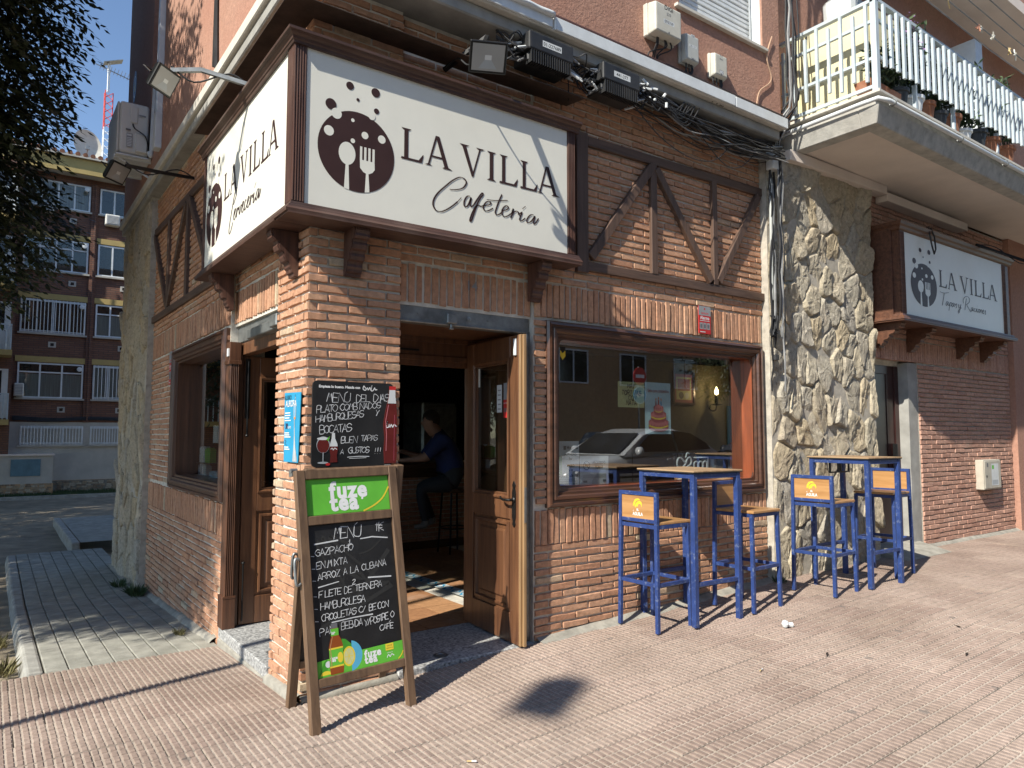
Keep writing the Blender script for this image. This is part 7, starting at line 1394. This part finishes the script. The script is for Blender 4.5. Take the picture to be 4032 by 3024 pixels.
# ================================================================ TREES
M['bark'] = mat('bark', (.10,.075,.055), .95, var=.25, scale=6, bump=1.2, bscale=20, stretch=(1,1,.3)); 
def treeleaf(name, c): 
    m, nt, p = newmat(name); p.inputs['Base Color'].default_value = rgb(c); p.inputs['Roughness'].default_value = .55; L = nt.links.new; n = N(nt, 'TexNoise', Scale=1.6, Detail=3); tc = N(nt, 'TexCoord'); L(tc.outputs['Object'], n.inputs['Vector']); r = N(nt, 'ValToRGB'); r.color_ramp.elements[0].position = .35; r.color_ramp.elements[1].position = .65; r.color_ramp.elements[0].color = rgb([k*.6 for k in c]); r.color_ramp.elements[1].color = rgb([k*1.25 for k in c]); L(n.outputs['Fac'], r.inputs[0]); L(r.outputs[0], p.inputs['Base Color'])
    tr = N(nt, 'BsdfTranslucent'); tr.inputs[0].default_value = rgb([c[0]*1.3,c[1]*1.3,c[2]*.7]); mx = N(nt, 'MixShader'); mx.inputs[0].default_value = .06; o = nt.nodes['Material Output']; L(p.outputs[0], mx.inputs[1]); L(tr.outputs[0], mx.inputs[2]); L(mx.outputs[0], o.inputs[0]); return m
M['tleaf'] = treeleaf('tree_leaf', (.034,.05,.022))
def tree(x, y, z, h, blobs, label, twigs, lsz, seed, trunk_r=.2, nleaf=9):
    rr = random.Random(seed); t = thing('street_tree', label, 'tree', (x,y,z), 0, 'trees'); O = Vector((x,y,z)); b = MB()
    top = Vector((rr.uniform(-.3,.3),rr.uniform(-.3,.3),h)); b.tube(cat([(0,0,-.3),(.04,.02,h*.3),top*.6,top],6), [trunk_r*(1.15-.8*i/18) for i in range(19)], 10)
    b.build('trunk', M['bark'], t, smooth=True); br = MB()
    for (c, r) in blobs:
        c = Vector(c)-O
        for k in range(5):
            e = c+Vector((rr.uniform(-1,1)*r[0]*.7,rr.uniform(-1,1)*r[1]*.7,rr.uniform(-.6,.7)*r[2])); s = top*rr.uniform(.45,1); m_ = s.lerp(e,.5)+Vector((0,0,rr.uniform(.1,.5))); pts = cat([s,m_,e],5); br.tube(pts, [trunk_r*.38*(1-.85*i/(len(pts)-1)) for i in range(len(pts))], 6)
    br.build('branches', M['bark'], t)
    b = MB(); vol = [r[0]*r[1]*r[2] for c, r in blobs]; tot = sum(vol)
    for (c, r), v in zip(blobs, vol):
        c = Vector(c)-O
        for k in range(int(twigs*v/tot)):
            while True:
                d = Vector((rr.uniform(-1,1),rr.uniform(-1,1),rr.uniform(-1,1)))
                if d.length < 1: break
            if d.length < .5: d *= 1.5
            lump = 1+.22*noise.noise(d*2.3+c*.37); p = c+Vector((d.x*r[0],d.y*r[1],d.z*r[2]))*lump
            if noise.noise(p*.75+O) < -.42: continue
            tw = (Vector((d.x,d.y,-.35))+Vector((rr.uniform(-.6,.6),rr.uniform(-.6,.6),rr.uniform(-.5,.2)))).normalized()
            L = lsz*4.2; sd = tw.cross(Vector((rr.uniform(-.3,.3),rr.uniform(-.3,.3),1))).normalized()
            for q in range(nleaf):
                s = 1 if q % 2 else -1; base = p+tw*L*q/nleaf+Vector((0,0,-.05*(q/nleaf)**2))
                dr = (tw*.75+sd*s*.8+Vector((0,0,rr.uniform(-.5,.25)))).normalized() if q < nleaf-1 else tw
                ln = lsz*rr.uniform(.75,1.15); wv = dr.cross(Vector((rr.uniform(-.5,.5),rr.uniform(-.5,.5),1))).normalized()*ln*.24; m_ = base+dr*ln*.45
                b.add([base,m_+wv,base+dr*ln,m_-wv], [(0,1,2,3)])
            wv = sd*.004; b.add([p-wv,p+wv,p+tw*L+wv*.3,p+tw*L-wv*.3], [(0,1,2,3)])
    b.build('crown', M['tleaf'], t, recalc=False); return t
tree(-4.9, 6.6, -.25, 6.2, [((-3.2,6.2,6.3),(2.25,2.6,3.0)),((-5.2,3.7,6.6),(3.0,3.4,2.6)),((-2.45,6.2,8.8),(1.75,1.7,1.5)),((-2.45,6.6,4.2),(1.5,1.6,1.4)),((-5.4,8.0,6.4),(3,3,2.8)),((-4.4,5.8,9.0),(3,3,1.6))], 'dark leafy tree overhanging the path at the upper left', 40000, .11, 3, .24)
tree(-6.8, 18.6, -.25, 5.5, [((-6.3,18.4,6.2),(3.9,3.2,3.6)),((-5.2,17.5,3.6),(2.2,2.4,1.6))], 'street tree left of the apartment building shading its wall', 4200, .2, 11, .22)
tree(-9.5, 12.5, -.25, 6, [((-9.4,12.6,7.0),(4.2,3.6,3.6))], 'street tree along the path further left', 3600, .2, 17, .22)
tree(24, -13.5, .2, 4.5, [((24,-13.5,5.4),(3,2.4,2.4))], 'street tree across the road on the right', 2200, .2, 23, .18); tree(6, -14, .1, 4.5, [((6,-14,5.2),(3.2,2.4,2.2))], 'street tree across the road facing the bar', 2200, .2, 29, .18)
# lamp post outside the picture; hung box added there to cast a shadow blot
LP = thing('lamp_post', 'grey lamp post standing beyond the left edge of the pavement', 'lamp post', (-5.2,-.505,0)); b = MB(); b.lathe([(.09,0),(.09,.5),(.05,.55),(.04,6.9),(0,6.95)], n=14); b.build('post', M['galv'], LP, smooth=True); b = MB(); b.box((-.5,-.12,6.85),(.1,.12,6.95)); b.build('lantern', M['grey_plastic'], LP, bevel=.03)
HL = thing('shadow_caster', 'unseen box on a wire beyond the left edge, added to cast a shadow blot on the paving', 'shadow caster', (-9.89,-4.20,10.0)); b = MB(); b.hexa([Matrix.Rotation(.5,3,'Z')@Vector(p) for p in ((-.26,-.16,-.08),(.26,-.16,-.08),(.26,.16,-.08),(-.26,.16,-.08),(-.14,-.08,.14),(.14,-.08,.14),(.14,.08,.14),(-.14,.08,.14))]); b.build('blocker_box', M['grey_plastic'], HL); b = MB(); b.tube([(3,4,.35),(0,0,.22),(-4,-3.5,.6)], .005, 5); b.build('span_wire', M['cable'], HL)
